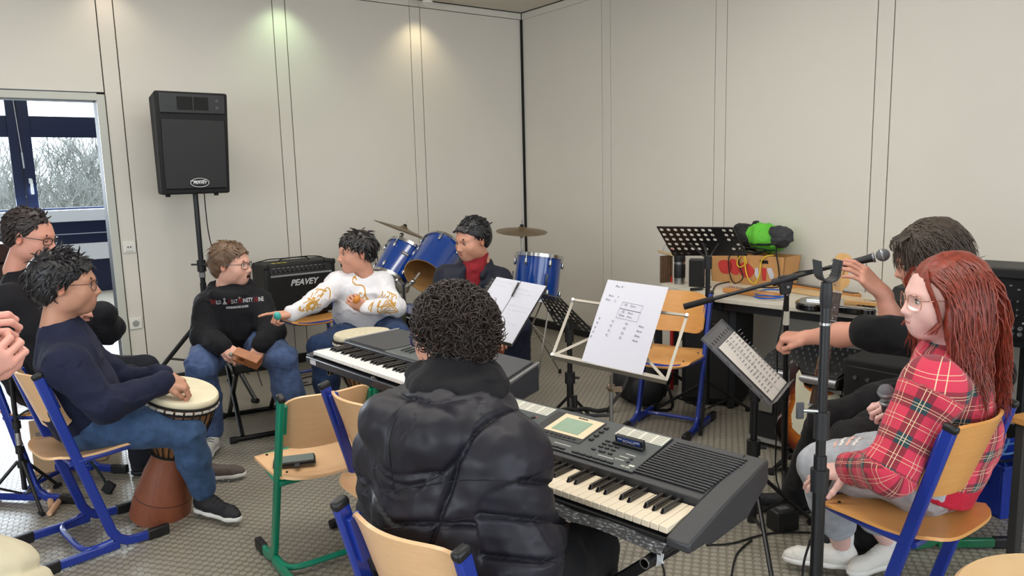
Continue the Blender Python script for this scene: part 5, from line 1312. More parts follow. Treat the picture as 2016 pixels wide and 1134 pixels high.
def sunburst():
 m = mat('sunburst_lacquer', (190, 110, 40), rough=.16, coat=.8)
 nt, b = nodes(m); N = nt.nodes; L = nt.links
 tc = N.new('ShaderNodeTexCoord'); mp = N.new('ShaderNodeMapping'); mp.inputs['Location'].default_value = (0, -.19, 0);
 vm = N.new('ShaderNodeVectorMath'); vm.operation = 'MULTIPLY'; vm.inputs[1].default_value = (6.3, 4.6, 0)
 ln = N.new('ShaderNodeVectorMath'); ln.operation = 'LENGTH'
 L.new(tc.outputs['Object'], mp.inputs['Vector']); L.new(mp.outputs['Vector'], vm.inputs[0]); L.new(vm.outputs[0], ln.inputs[0])
 n = N.new('ShaderNodeTexNoise'); n.inputs['Scale'].default_value = 1.0; n.inputs['Detail'].default_value = 5
 mp2 = N.new('ShaderNodeMapping'); mp2.inputs['Scale'].default_value = (8, 70, 8); L.new(tc.outputs['Object'], mp2.inputs['Vector']); L.new(mp2.outputs['Vector'], n.inputs['Vector'])
 cr_ = N.new('ShaderNodeValToRGB'); e = cr_.color_ramp.elements
 e[0].position = .35; e[0].color = rgb((218, 150, 66)) + (1,); e[1].position = 1.0; e[1].color = rgb((22, 14, 12)) + (1,)
 for pos, c in ((.62, (196, 112, 40)), (.80, (128, 56, 26)), (.92, (48, 24, 18))):
  q = e.new(pos); q.color = rgb(c) + (1,)
 L.new(ln.outputs['Value'], cr_.inputs['Fac'])
 mr = N.new('ShaderNodeMapRange'); mr.inputs['From Min'].default_value = .3; mr.inputs['From Max'].default_value = .7; mr.inputs['To Min'].default_value = .72; mr.inputs['To Max'].default_value = 1.15
 L.new(n.outputs['Fac'], mr.inputs['Value'])
 sc = N.new('ShaderNodeVectorMath'); sc.operation = 'SCALE'; L.new(cr_.outputs['Color'], sc.inputs[0]); L.new(mr.outputs['Result'], sc.inputs['Scale']); L.new(sc.outputs[0], b.inputs['Base Color'])
 return m
def e_guitar(label, M, body_m, pick_m, fret_m, name='electric_guitar'):
 r = empty(name, (0, 0, 0), 0, label, 'guitar'); r.matrix_world = M
 MB().prism(outline(STRAT), -.022, .022).build('body', body_m, r, bevel=.010, seg=3)
 pg_ = [(-.035, .302), (-.062, .318), (-.082, .372), (-.098, .395), (-.108, .37), (-.100, .30), (-.088, .235), (-.095, .17), (-.080, .11), (-.045, .085), (.0, .085), (.03, .075), (.085, .05), (.115, .085), (.118, .14), (.098, .20), (.092, .24), (.108, .30), (.128, .345), (.118, .35), (.08, .315), (.05, .300), (.03, .300)]
 pg_ = [(x * 1.02, y) for x, y in pg_]
 MB().prism(pg_, .022, .0245).build('pickguard', pick_m, r, smooth=0, bevel=.0008, seg=1)
 for k, (x, y) in enumerate(((-.09, .36), (-.085, .13), (.10, .10), (.115, .335), (.09, .22))): MB().cyl((x, y, .0245), (x, y, .0258), .003, n=8).build('screw', M_STEEL, r)
 neck = wood_mat('maple_neck', (222, 172, 104), (204, 150, 84), (8, 2, 8))
 MB().hexa([(-.028, .26, .018), (.028, .26, .018), (.021, .80, .006), (-.021, .80, .006), (-.028, .26, .033), (.028, .26, .033), (.021, .80, .030), (-.021, .80, .030)]).build('neck', neck, r, bevel=.004)
 MB().hexa([(-.0285, .245, .032), (.0285, .245, .032), (.0212, .798, .029), (-.0212, .798, .029), (-.0285, .245, .0375), (.0285, .245, .0375), (.0212, .798, .0345), (-.0212, .798, .0345)]).build('fretboard', fret_m, r, bevel=.001)
 for q in range(20):
  y = .80 - .648 * (1 - 2 ** (-(q + 1) / 12)) * .86
  MB().box((0, y, .0372), (.052 - .012 * (y - .26) / .54, .0025, .0016)).build('fret', M_CHROME, r)
 for q in (3, 5, 7, 9, 12, 15):
  y = .80 - .648 * (1 - 2 ** (-(q - .5) / 12)) * .86
  MB().cyl((0, y, .036), (0, y, .0378), .004, n=10).build('inlay_dot', M_WHITEP, r)
 MB().box((0, .802, .034), (.044, .005, .008)).build('nut', M_WHITEP, r)
 hd = [(-.021, .80), (.021, .80), (.026, .825), (.045, .845), (.048, .87), (.034, .90), (.044, .945), (.034, .985), (.0, .998), (-.03, .985), (-.036, .95), (-.036, .835), (-.026, .82)]
 MB().prism(outline(hd, 4), .008, .022).build('headstock', neck, r, bevel=.003)
 for q in range(6):
  y = .838 + q * .024
  MB().cyl((-.018 - .001 * q, y, .021), (-.018 - .001 * q, y, .034), .0055, n=10).build('tuning_post', M_CHROME, r)
  MB().ball((-.046, y, .014), (.010, .006, .005), 8, 6).build('tuner_button', M_CHROME, r)
  x0 = -.017 + q * .0068; xn = -.013 + q * .0052
  MB().tube([(x0, .105, .042), (xn, .802, .039), (-.018, y, .030)], .0006, n=4).build('string', M_STEEL, r)
 text_mesh('headstock_name', 'Fender', .022, mat('black_print', (20, 18, 16), rough=.5), r, T(.012, .905, .0225) @ RZ(math.pi / 2), .0003, shear=.3)
 for y in (.245, .195): MB().box((0, y, .028), (.07, .017, .008), RZ(-.0)).build('pickup', M_WHITEP, r, bevel=.004)
 MB().box((0, .142, .028), (.07, .034, .008), RZ(.0)).build('pickup', M_WHITEP, r, bevel=.004)
 for y in (.245, .195, .150, .134):
  for q in range(6): MB().cyl((-.0175 + q * .007, y, .031), (-.0175 + q * .007, y, .0335), .0024, n=6).build('pole_piece', M_STEEL, r)
 MB().box((0, .098, .028), (.075, .03, .012)).build('bridge', M_CHROME, r, bevel=.002)
 for q in range(6): MB().box((-.028 + q * .0112, .098, .037), (.009, .022, .006)).build('saddle', M_CHROME, r, bevel=.001)
 for (x, y) in ((.075, .115), (.095, .085), (.062, .145)): MB().cyl((x, y, .0245), (x, y, .038), .011, .009, n=14).build('control_knob', M_WHITEP, r)
 return r
g0, g1 = Vector((1.455, 3.62, 0.072)), Vector((1.7, 3.82, 1.057))
gy = (g1 - g0).normalized()
gfr = frame(tuple(g0), gy.cross(Vector((-.28, -1, .1))), y=gy)
gfr = gfr @ Matrix.Diagonal(((g1 - g0).length / .998,) * 3 + (1,))
egA = e_guitar('sunburst electric guitar with white pickguard upright on a stand', gfr, sunburst(), mat('cream_pickguard', (232, 226, 200), rough=.35), wood_mat('rosewood', (92, 62, 48), (70, 46, 36), (8, 2, 8)))
gst = empty('guitar_stand', (1.52, 3.70, 0), 0, 'black stand holding the sunburst guitar upright', 'stand')
gfoot = g0 - Vector((1.52, 3.70, 0))
MB().tube([(0, .06, .02), (0, .05, .42)], .012, n=10).build('pole', M_BLACK, gst)
for s in (-1, 1):
 MB().tube(spline([(0, .05, .14), (s * .07 + gfoot.x * .6, .0, .10), (s * .085 + gfoot.x, gfoot.y - .02, gfoot.z - .012), (s * .085 + gfoot.x, gfoot.y - .055, gfoot.z + .02)], 5), .009, n=8).build('cradle_arm', M_RUBBER, gst)
 MB().tube([(0, .06, .10), (s * .26, -.16, .015)], .011, n=8).build('leg', M_BLACK, gst)
 MB().cyl((s * .26, -.16, 0), (s * .26, -.16, .03), .015, n=8).build('rubber_foot', M_RUBBER, gst)
MB().tube([(0, .06, .10), (0, .32, .015)], .011, n=8).build('leg', M_BLACK, gst)
MB().tube([(-.11, .02, .42), (.0, .045, .42), (.02, .04, .42)], .012, n=8).build('back_rest', M_RUBBER, gst)
# black guitar lying on the desk
gp, gq = Vector((1.576, 4.151, 0.745)), Vector((1.923, 3.879, 0.745))
gM = frame(tuple(gq + Vector((.05, .05, 0))), Vector((gp - gq).y, 0, 0) if False else Vector((0, 0, 1)).cross(gp - gq) * -1, y=gp - gq)
gb = empty('black_guitar', tuple((gp + gq) / 2 + Vector((.03, .06, 0))), math.atan2((gq - gp).y, (gq - gp).x), 'glossy black electric guitar body lying flat on the desk', 'guitar')
MB().prism([(y - .2, x) for x, y in outline(STRAT)][::-1], -.02, .02).build('body', mat('black_gloss_lacquer', (10, 10, 11), rough=.1, coat=1.0), gb, bevel=.009, seg=3)
MB().box((-.10, 0, .024), (.09, .08, .01)).build('bridge', M_CHROME, gb, bevel=.002)
MB().hexa([(.05, -.028, .018), (.30, -.024, .016), (.30, .024, .016), (.05, .028, .018), (.05, -.028, .034), (.30, -.024, .032), (.30, .024, .032), (.05, .028, .034)]).build('neck', MATS['maple_neck'], gb)
kc, L_, H_ = thing_box('keyboard_case', 'black hinged case lying open on the desk behind the person in tartan', 'case', ((2.009, 4.024, 0.722), (2.152, 3.716, 0.722)), (.72, .70, 0), .22, DZ, DZ + .05, M_BLACKP, .006)
MB().hexa([(-L_ / 2, .03, .05), (L_ / 2, .03, .05), (L_ / 2, .20, .05), (-L_ / 2, .20, .05), (-L_ / 2, .09, .12), (L_ / 2, .09, .12), (L_ / 2, .20, .14), (-L_ / 2, .20, .14)]).build('raised_lid', M_BLACKP, kc, bevel=.004)
for q in range(6): MB().box((0, .044 + q * .0085, .062 + q * .010), (L_ * .8, .003, .003)).build('rib', mat('grey_rib', (96, 98, 102), rough=.5), kc)
# ================================================================== things on the floor
def djembe(label, a, b, rt, rb, waist, H, head_m, low_m, bowl_m):
 r = empty('djembe', a, 0, label, 'drum', 'djembes')
 d = Vector(b) - Vector(a); h = d.length; M = d.to_track_quat('Z', 'Y').to_matrix().to_4x4()
 _xf(MB().lathe([(rb - .006, 0), (rb, .004), (rb * .96, h * .13), (rb * .90, h * .20), (rb * .75, h * .36), (waist, h * .47), (waist * .98, h * .50)], 40), M).build('foot', low_m, r)
 _xf(MB().lathe([(rb * .925, h * .165), (rb * .935, h * .17), (rb * .925, h * .175)], 40, close=False), M).build('carved_ring', mat('dark_carved_line', (84, 42, 26), rough=.6), r)
 prof = [(waist * .98, h * .49), (waist * 1.05, h * .53), (rt * .80, h * .70), (rt * .93, h * .83), (rt * .97, h * .93), (rt * .96, h * .975)]
 _xf(MB().lathe(prof, 40), M).build('bowl', bowl_m, r)
 _xf(MB().lathe([(rt * .985, h * .958), (rt * 1.0, h * .970), (rt * .985, h * .988), (rt * .95, h * .998), (rt * .6, h * 1.002), (0, h * 1.003)], 48), M).build('drum_skin', head_m, r)
 rope = mat('black_rope', (20, 18, 18), rough=.85)
 for z, rr, w in ((.950, .998, .006), (.905, .985, .006), (.52, waist / rt * 1.12, .006)):
  _xf(MB().tube([(rt * rr * math.cos(q * math.pi / 24), rt * rr * math.sin(q * math.pi / 24), h * z) for q in range(48)], w, n=6, closed=True), M).build('ring_rope', rope, r)
 n = 26
 for q in range(n):
  aa = 2 * math.pi * q / n
  pts = []
  for z, rr in ((.925, .985), (.80, .92), (.70, .84), (.60, .70), (.52, waist / rt * 1.08)):
   pts.append((rt * rr * math.cos(aa), rt * rr * math.sin(aa), h * z))
  _xf(MB().tube(pts, .0032, n=5), M).build('tension_rope', rope, r)
  a2 = aa + math.pi / n
  _xf(MB().tube([(rt * 1.0 * math.cos(aa + .03), rt * 1.0 * math.sin(aa + .03), h * .926), (rt * 1.005 * math.cos(a2), rt * 1.005 * math.sin(a2), h * .929), (rt * 1.0 * math.cos(aa + 2 * math.pi / n - .03), rt * 1.0 * math.sin(aa + 2 * math.pi / n - .03), h * .926)], .007, n=6), M).build('cloth_wrap', mat('pale_cloth_wrap', (206, 200, 190), rough=.9), r)
 return r
M_SKIN_D = mat('cream_goat_skin', (232, 222, 192), rough=.65, noise=.06, nscale=10)
djembe('djembe with reddish-brown foot between the knees of the person in navy', (-1.64, 3.26, 0), (-1.47, 3.223, 0.6), .158, .130, .078, .6, M_SKIN_D,
       wood_mat('reddish_carved_wood', (150, 84, 54), (118, 62, 40), (9, 9, 3), .5), wood_mat('striped_bowl_wood', (170, 118, 70), (112, 70, 38), (14, 14, 1.5), .5))
djembe('djembe with pale skin between the knees of the person in white', (-.80, 3.98, 0), (-0.817, 3.992, 0.68), .155, .12, .075, .6, mat('pale_speckled_skin', (216, 206, 178), rough=.7, noise=.10, nscale=60), MATS['reddish_carved_wood'], MATS['striped_bowl_wood'])
# carved wooden drum behind the curly-haired boy
pdm = mat('orange_brown_carved_wood', (150, 84, 48), rough=.55)
pd_ = empty('carved_drum', (-0.148, 5.178, 0), 0, 'orange-brown carved wooden drum with dark ornament near the person in the zip jacket', 'drum')
MB().lathe([(0, 0), (.085, 0), (.09, .05), (.105, .40), (.12, .50), (.115, .51), (0, .51)], 28).build('shell', pdm, pd_)
for q in range(14):
 aa = q * .9; z = .12 + (q % 5) * .075; rr = .094 + z * .035
 MB().ball((rr * math.cos(aa), rr * math.sin(aa), z), (.016, .016, .028), 8, 6).build('carved_ornament', mat('dark_burnt_ornament', (40, 24, 18), rough=.6), pd_)
# black bench under the person in the hoodie
bn = empty('keyboard_bench', (-1.60, 4.50, 0), math.radians(-62), 'black padded folding bench under the person in the black hoodie', 'bench')
MB().box((0, 0, .445), (.60, .32, .07)).build('padded_seat', mat('black_vinyl', (24, 23, 22), rough=.45), bn, bevel=.02, seg=3)
for s in (-1, 1):
 for t in (-1, 1):
  MB().tube([(s * .22 * t, s * .0 + t * .0 + s * .13, .40), (-s * .26 * t, s * .13, .03)], .014, n=10).build('leg', M_BLACK, bn)
 for x in (-.26, .26): MB().tube([(x, -.17, .018), (x, .17, .018)], .016, n=10).build('foot_bar', M_BLACK, bn)
for x in (-.26, .26):
 for y in (-.18, .18): MB().cyl((x, y - .02, .018), (x, y + .02, .018), .021, n=10).build('rubber_foot', M_RUBBER, bn)
# left edge: tripod stand, cajon, claves
tsd = empty('percussion_stand', (-2.34, 3.40, 0), 0, 'black and silver tripod stand at the left edge by the person in navy', 'stand')
MB().tube([(0, 0, .08), (0, 0, .62)], .011, n=10).build('pole', M_BLACK, tsd)
for z in (.19, .26, .38): MB().cyl((0, 0, z), (0, 0, z + .035), .018, n=12).build('collar', M_BLACKP, tsd)
MB().cyl((0, 0, .30), (0, 0, .36), .0125, n=12).build('silver_sleeve', M_CHROME, tsd)
tripod(tsd, 0, .20, .22, .06, (320, 80, 200), M_BLACK, .008)
MB().tube(spline([(0, 0, .43), (.07, .02, .46), (.17, .06, .36), (.30, .10, .12), (.33, .11, .03)], 6), .011, n=8, flat=.5).build('long_foot_arm', mat('teal_black_arm', (36, 52, 52), rough=.45), tsd)
MB().box((.335, .112, .03), (.05, .03, .055), RY(.6)).build('arm_foot', M_RUBBER, tsd, bevel=.006)
cj, L_, H_ = thing_box('cajon', 'pale plywood box drum lying behind the person in navy', 'box drum', ((-2.525, 3.755, 0), (-2.256, 3.971, 0)), (-.25, .9, 0), .33, 0, .30, wood_mat('pale_box_wood', (224, 190, 150), (206, 168, 128), (2, 6, 6)), .006)
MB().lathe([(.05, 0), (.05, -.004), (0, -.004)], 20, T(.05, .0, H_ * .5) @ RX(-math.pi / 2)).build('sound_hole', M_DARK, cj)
MB().box((-L_ * .38, -.002, H_ * .72), (.03, .002, .03)).build('small_label', mat('grey_print_label', (150, 140, 130), rough=.7), cj)
for k, (p, q) in enumerate((((-2.307, 3.526, 0), (-2.183, 3.337, 0)), ((-2.198, 3.444, 0), (-2.147, 3.261, 0)))):
 o_ = empty('clave', p, 0, ('pale wooden clave lying upright-on against the other on the floor', 'pale wooden clave lying across the floor nearest the blue chair foot')[k], 'clave', 'claves on the floor')
 d = Vector(q) - Vector(p)
 MB().tube([(0, 0, .014), (d.x * .04, d.y * .04, .014), (d.x * .96, d.y * .96, .014), (d.x, d.y, .014)], [.010, .0135, .0135, .010], n=12).build('stick', mat('pale_clave_wood', (222, 176, 138), rough=.5), o_)
# backpack and red-poled stand behind the orange chair
bp = empty('rucksack', (0.829, 4.77, 0), 0, 'black rucksack slumped on the floor behind the orange chair', 'bag')
cloth = mat('black_nylon', (22, 22, 25), rough=.7, bump=.4, bscale=60)
MB().ball((0, .05, .14), (.20, .15, .15), 20, 14).build('bag_body', cloth, bp); MB().ball((.02, -.07, .10), (.13, .07, .10), 16, 10).build('front_pocket', cloth, bp)
for s in (-1, 1): MB().tube(spline([(s * .08, -.05, .24), (s * .14, -.16, .15), (s * .20 - .05, -.22, .02), (s * .1 - .12, -.18, .02)], 5), .012, n=6, flat=.4).build('strap', cloth, bp)
rs = empty('red_post_stand', (1.075, 4.982, 0), 0, 'red metal post of a stand behind the orange chair', 'stand')
MB().cyl((0, 0, .02), (0, 0, .60), .014, n=12).build('post', mat('red_painted_metal', (170, 36, 34), rough=.4), rs)
MB().cyl((0, 0, .22), (0, 0, .27), .028, n=12).build('collar', MATS['red_painted_metal'], rs)
for aa in (0, 120, 240): MB().tube([(0, 0, .14), (.16 * math.cos(math.radians(aa)), .16 * math.sin(math.radians(aa)), .02)], .012, n=8).build('leg', M_BLACK, rs)
MB().box((-.09, .02, .32), (.05, .05, .58)).build('black_upright', M_BLACKP, rs, bevel=.006); MB().tube([(-.07, 0, .20), (.10, 0, .42)], .008, n=8).build('strut', M_BLACK, rs)
# blue crate, adaptor, round stool, dark table leg on the right
bc = empty('blue_crate', (2.214, 3.184, 0), .2, 'blue plastic crate with cables on the floor at the right edge', 'crate')
bcm = mat('blue_plastic_crate', (26, 52, 150), rough=.45)
for nm, c, s_ in (('wall', (0, -.14, .115), (.40, .012, .23)), ('wall', (0, .14, .115), (.40, .012, .23)), ('wall', (-.194, 0, .115), (.012, .27, .23)), ('wall', (.194, 0, .115), (.012, .27, .23)), ('bottom', (0, 0, .006), (.40, .27, .012))): MB().box(c, s_).build(nm, bcm, bc, bevel=.003)
MB().box((0, -.148, .225), (.41, .016, .02)).build('rim', bcm, bc, bevel=.003)
for q in range(4):
 o_ = MB().tube(spline([bc.matrix_basis @ Vector((-.15 + .03 * q + .12 * math.cos(k * 1.1 + q), .08 * math.sin(k * 1.3 + q), .15 + .03 * q + .02 * math.sin(k))) for k in range(9)], 6), .005, n=6).build('cable', (M_RUBBER, M_BCAB, M_RUBBER, mat('light_blue_cable', (90, 140, 210), rough=.5))[q])
 tag(o_, ['lowest black cable coiled in the blue crate', 'dark blue cable coiled in the blue crate', 'upper black cable coiled in the blue crate', 'light blue cable coiled on top in the blue crate'][q], 'cable')
ad = empty('power_adaptor', (1.112, 2.974, 0), .3, 'black power adaptor block on the floor between the keyboard and the person in tartan', 'adaptor')
MB().box((0, 0, .045), (.11, .08, .09)).build('block', M_BLACKP, ad, bevel=.008); MB().box((.0, .0, .0905), (.05, .03, .001)).build('label', mat('grey_adaptor_label', (90, 90, 92), rough=.6), ad)
M_STOOL = wood_mat('pale_stool_wood', (222, 190, 144), (206, 170, 122), (3, 3, 3))
rs2 = empty('round_stool', (1.115, 1.335, 0), 0, 'round pale wooden stool top in the bottom right corner', 'stool')
MB().lathe([(0, .60), (.23, .60), (.245, .608), (.245, .625), (.236, .634), (0, .634)], 56).build('seat', M_STOOL, rs2)
for q in range(4):
 aa = q * math.pi / 2 + .5
 MB().tube([(.13 * math.cos(aa), .13 * math.sin(aa), .60), (.20 * math.cos(aa), .20 * math.sin(aa), .0)], .014, n=10).build('leg', M_BLACK, rs2)
MB().tube([(.175 * math.cos(q * math.pi / 12), .175 * math.sin(q * math.pi / 12), .2) for q in range(24)], .008, n=6, closed=True).build('foot_ring', M_BLACK, rs2)
tl = empty('side_table', (1.93, 2.42, 0), .35, 'dark-legged table with wooden top edge at the right edge', 'table')
MB().box((.25, .0, .575), (.60, .50, .025)).build('table_top', M_BEECH_O, tl, bevel=.004)
for x in (-.02, .52):
 for y in (-.21, .21): MB().box((x, y, .28), (.035, .035, .56)).build('leg', mat('dark_grey_leg', (58, 56, 54), rough=.5), tl, bevel=.004)
# leads on the floor
def lead(label, pts, m=M_RUBBER, r=.004): return coil(label, [Vector(p) + Vector((0, 0, r + .001)) for p in pts], r, m, 6, 8)
lead('black lead looping on the floor below the keyboard corner', [(0.458, 3.106, 0), (0.507, 2.917, 0), (0.55, 2.729, 0), (0.536, 2.564, 0)])
lead('black lead from the near keyboard to the grey music stand foot', [(0.756, 2.839, 0), (0.861, 2.847, 0), (1.006, 2.912, 0), (1.117, 2.929, 0), (1.299, 2.91, 0)])
lead('black lead curling towards the camera beside the front microphone stand', [(0.951, 2.872, 0), (0.853, 2.753, 0), (0.771, 2.553, 0)])
lead('blue lead lying among black ones below the person in tartan', [(1.009, 3.124, 0), (1.163, 3.246, 0), (1.327, 3.436, 0), (1.32, 3.292, 0), (1.304, 3.133, 0), (1.42, 3.091, 0)], M_BCAB)
lead('thin blue lead on the floor below the near keyboard', [(0.096, 3.254, 0), (0.237, 3.273, 0), (0.373, 3.233, 0)], M_BCAB)
lead('black lead crossing the floor below the person in tartan', [(1.359, 3.625, 0), (1.411, 3.462, 0), (1.424, 3.204, 0), (1.622, 3.14, 0), (1.927, 3.201, 0), (2.253, 3.209, 0)])
lead('black lead snaking on the floor before the amplifier chair', [(-1.629, 5.544, 0), (-1.553, 5.624, 0), (-1.465, 5.472, 0), (-1.544, 5.37, 0), (-1.597, 5.429, 0)])
lead('black lead on the floor behind the chair of the person in tartan', [(1.898, 3.074, 0), (2.047, 3.101, 0), (2.207, 3.107, 0)])
pw = empty('lead_connector', (-1.57, 5.441, 0), .8, 'small connector at the end of the lead by the amplifier chair', 'connector'); MB().tube([(-.03, 0, .012), (.03, 0, .012)], .011, n=10).build('body', M_STEEL, pw)
# ================================================================== people: distance-field sculpting
from mathutils.bvhtree import BVHTree
def V(*a): return np.array(a if len(a) > 1 else a[0], dtype=np.float64)
def unit(a): a = np.asarray(a, float); return a / (np.linalg.norm(a) + 1e-12)
def rot3(right, fwd=None, up=None):
 """columns right, forward, up from forward + up hint"""
 f = unit(fwd); u = np.asarray(up, float); u = unit(u - f * (u @ f)); r = np.cross(f, u)
 return np.stack([r, f, u], 1)
def vnoise(P, freq, seed=0):
 Q = P * freq + seed * 17.31; I = np.floor(Q).astype(np.int64); Fr = Q - I; Fr = Fr * Fr * (3 - 2 * Fr)
 def hsh(i, j, k):
  n = (i * 374761393 + j * 668265263 + k * 2147483647 + seed * 1013) & 0xffffffff
  n = ((n ^ (n >> 13)) * 1274126177) & 0xffffffff
  return ((n ^ (n >> 16)) & 0xffff) / 65535.0
 r = 0
 for a in (0, 1):
  for b in (0, 1):
   for c in (0, 1):
    w = (Fr[:, 0] if a else 1 - Fr[:, 0]) * (Fr[:, 1] if b else 1 - Fr[:, 1]) * (Fr[:, 2] if c else 1 - Fr[:, 2])
    r = r + w * hsh(I[:, 0] + a, I[:, 1] + b, I[:, 2] + c)
 return r * 2 - 1
def fbm(P, freq, oct=3, seed=0):
 r = 0; a = 1.0
 for o in range(oct): r = r + a * vnoise(P, freq * 2 ** o, seed + o); a *= .5
 return r
class SDF:
 def __init__(s, vox=.006): s.vox = vox; s.p = []
 def add(s, fn, lo, hi, k, c, op): s.p.append((fn, np.asarray(lo, float), np.asarray(hi, float), k, c, op)); return s
 def cone(s, a, b, ra, rb, k=.02, c=0, op='u'):
  a, b = V(a), V(b); ba = b - a; L2 = ba @ ba + 1e-12
  def fn(P):
   t = np.clip(((P - a) @ ba) / L2, 0, 1)
   return np.linalg.norm(P - a - t[:, None] * ba, axis=1) - (ra + (rb - ra) * t)
  m = max(ra, rb); return s.add(fn, np.minimum(a, b) - m, np.maximum(a, b) + m, k, c, op)
 def chain(s, pts, rs, k=.02, c=0, op='u'):
  for i in range(len(pts) - 1): s.cone(pts[i], pts[i + 1], rs[i], rs[i + 1], k, c, op)
  return s
 def ell(s, ctr, r, R=None, k=.02, c=0, op='u'):
  ctr = V(ctr); r = V(r) if not np.isscalar(r) else V(r, r, r); R = np.eye(3) if R is None else R
  def fn(P):
   q = (P - ctr) @ R; k0 = np.linalg.norm(q / r, axis=1); k1 = np.linalg.norm(q / (r * r), axis=1) + 1e-9
   return k0 * (k0 - 1) / k1
  e = np.abs(R) @ r; return s.add(fn, ctr - e, ctr + e, k, c, op)
 def box(s, ctr, h, rnd=.01, R=None, k=.01, c=0, op='u'):
  ctr = V(ctr); h = V(h); R = np.eye(3) if R is None else R
  def fn(P):
   q = np.abs((P - ctr) @ R) - (h - rnd)
   return np.linalg.norm(np.maximum(q, 0), axis=1) + np.minimum(q.max(1), 0) - rnd
  e = np.abs(R) @ h; return s.add(fn, ctr - e, ctr + e, k, c, op)
 def loft(s, rings, side, k=.03, c=0, op='u'):
  """rings: (centre, half width, half depth); side: width axis"""
  for i in range(len(rings) - 1):
   (a, w0, d0), (b, w1, d1) = rings[i], rings[i + 1]
   a, b = V(a), V(b); ax = unit(b - a); L = np.linalg.norm(b - a); sd = unit(side - ax * (side @ ax)); fr = np.cross(ax, sd)
   def fn(P, a=a, ax=ax, L=L, sd=sd, fr=fr, w0=w0, w1=w1, d0=d0, d1=d1):
    q = P - a; z = q @ ax; t = np.clip(z / L, 0, 1); w = w0 + (w1 - w0) * t; d = d0 + (d1 - d0) * t
    zo = z - t * L; m = np.minimum(w, d)
    x = (q @ sd); y = (q @ fr)
    k0 = np.sqrt((x / w) ** 2 + (y / d) ** 2 + (zo / m) ** 2); k1 = np.sqrt((x / w ** 2) ** 2 + (y / d ** 2) ** 2 + (zo / m ** 2) ** 2) + 1e-9
    return k0 * (k0 - 1) / k1
   m = max(w0, w1, d0, d1); s.add(fn, np.minimum(a, b) - m, np.maximum(a, b) + m, k, c, op)
  return s
 def plane(s, pt, n, k=.004):
  """cut away everything on the side the normal points to"""
  pt = V(pt); n = unit(n)
  s.p.append((lambda P: (P - pt) @ n, None, None, k, None, 'cut')); return s
 def bake(s):
  v = s.vox
  lo = np.min([p[1] for p in s.p if p[5] == 'u'], 0) - 4 * v; hi = np.max([p[2] for p in s.p if p[5] == 'u'], 0) + 4 * v
  n = np.ceil((hi - lo) / v).astype(int) + 1
  F = np.full(n, .5, np.float32); C = np.zeros(n, np.uint8)
  for fn, a, b, k, c, op in s.p:
   if op == 'cut': i0 = np.zeros(3, int); i1 = n
   else:
    i0 = np.maximum(np.floor((a - k - 3 * v - lo) / v).astype(int), 0); i1 = np.minimum(np.ceil((b + k + 3 * v - lo) / v).astype(int) + 1, n)
   if (i1 <= i0).any(): continue
   g = np.stack(np.meshgrid(*[lo[d] + v * np.arange(i0[d], i1[d]) for d in range(3)], indexing='ij'), -1)
   sh = g.shape[:3]
   d = fn(g.reshape(-1, 3)).reshape(sh).astype(np.float32)
   sl = tuple(slice(i0[q], i1[q]) for q in range(3)); f = F[sl]
   if op == 'u':
    if c is not None: C[sl] = np.where(d < f, c, C[sl])
    h = np.maximum(k - np.abs(d - f), 0) / max(k, 1e-6)
    F[sl] = np.minimum(d, f) - h * h * k * .25
   else:
    dd = d if op == 'cut' else -d
    h = np.maximum(k - np.abs(dd - f), 0) / max(k, 1e-6)
    F[sl] = np.maximum(dd, f) + h * h * k * .25
    if op != 'cut' and c is not None: C[sl] = np.where(dd > f - .001, c, C[sl])
  return surface_nets(F, lo, v, C)
def surface_nets(F, lo, v, C):
 ins = F < 0
 nx, ny, nz = F.shape
 cnt = np.zeros((nx - 1, ny - 1, nz - 1), np.int8)
 for a in (0, 1):
  for b in (0, 1):
   for c in (0, 1): cnt += ins[a:nx - 1 + a, b:ny - 1 + b, c:nz - 1 + c]
 act = (cnt > 0) & (cnt < 8)
 I = np.argwhere(act); N = len(I)
 idx = np.full(act.shape, -1, np.int32); idx[act] = np.arange(N)
 off = np.array([(a, b, c) for a in (0, 1) for b in (0, 1) for c in (0, 1)])
 cv = np.stack([F[I[:, 0] + o[0], I[:, 1] + o[1], I[:, 2] + o[2]] for o in off], 1)
 pos = np.zeros((N, 3)); num = np.zeros(N)
 for i in range(8):
  for j in range(i + 1, 8):
   if np.abs(off[i] - off[j]).sum() != 1: continue
   a, b = cv[:, i], cv[:, j]; m = (a < 0) != (b < 0)
   t = np.where(m, a / np.where(m, a - b, 1), 0)
   p = off[i] + t[:, None] * (off[j] - off[i])
   pos += np.where(m[:, None], p, 0); num += m
 verts = lo + (I + pos / num[:, None]) * v
 quads = []
 for ax in range(3):
  b, c = [(1, 2), (2, 0), (0, 1)][ax]
  s0 = [slice(None)] * 3; s1 = [slice(None)] * 3; s0[ax] = slice(0, -1); s1[ax] = slice(1, None)
  A, B = ins[tuple(s0)], ins[tuple(s1)]
  E = np.argwhere(A != B)
  ok = (E[:, b] > 0) & (E[:, c] > 0) & (E[:, b] < F.shape[b] - 1) & (E[:, c] < F.shape[c] - 1)
  E = E[ok]
  def cid(db, dc):
   q = E.copy(); q[:, b] += db; q[:, c] += dc; return idx[q[:, 0], q[:, 1], q[:, 2]]
  q = np.stack([cid(-1, -1), cid(0, -1), cid(0, 0), cid(-1, 0)], 1)
  flip = ~A[E[:, 0], E[:, 1], E[:, 2]]
  q[flip] = q[flip][:, ::-1]
  quads.append(q)
 quads = np.concatenate(quads)
 col = C[I[:, 0], I[:, 1], I[:, 2]]
 for o in off[1:]: col = np.maximum(col, C[I[:, 0] + o[0], I[:, 1] + o[1], I[:, 2] + o[2]])
 return verts, quads, col
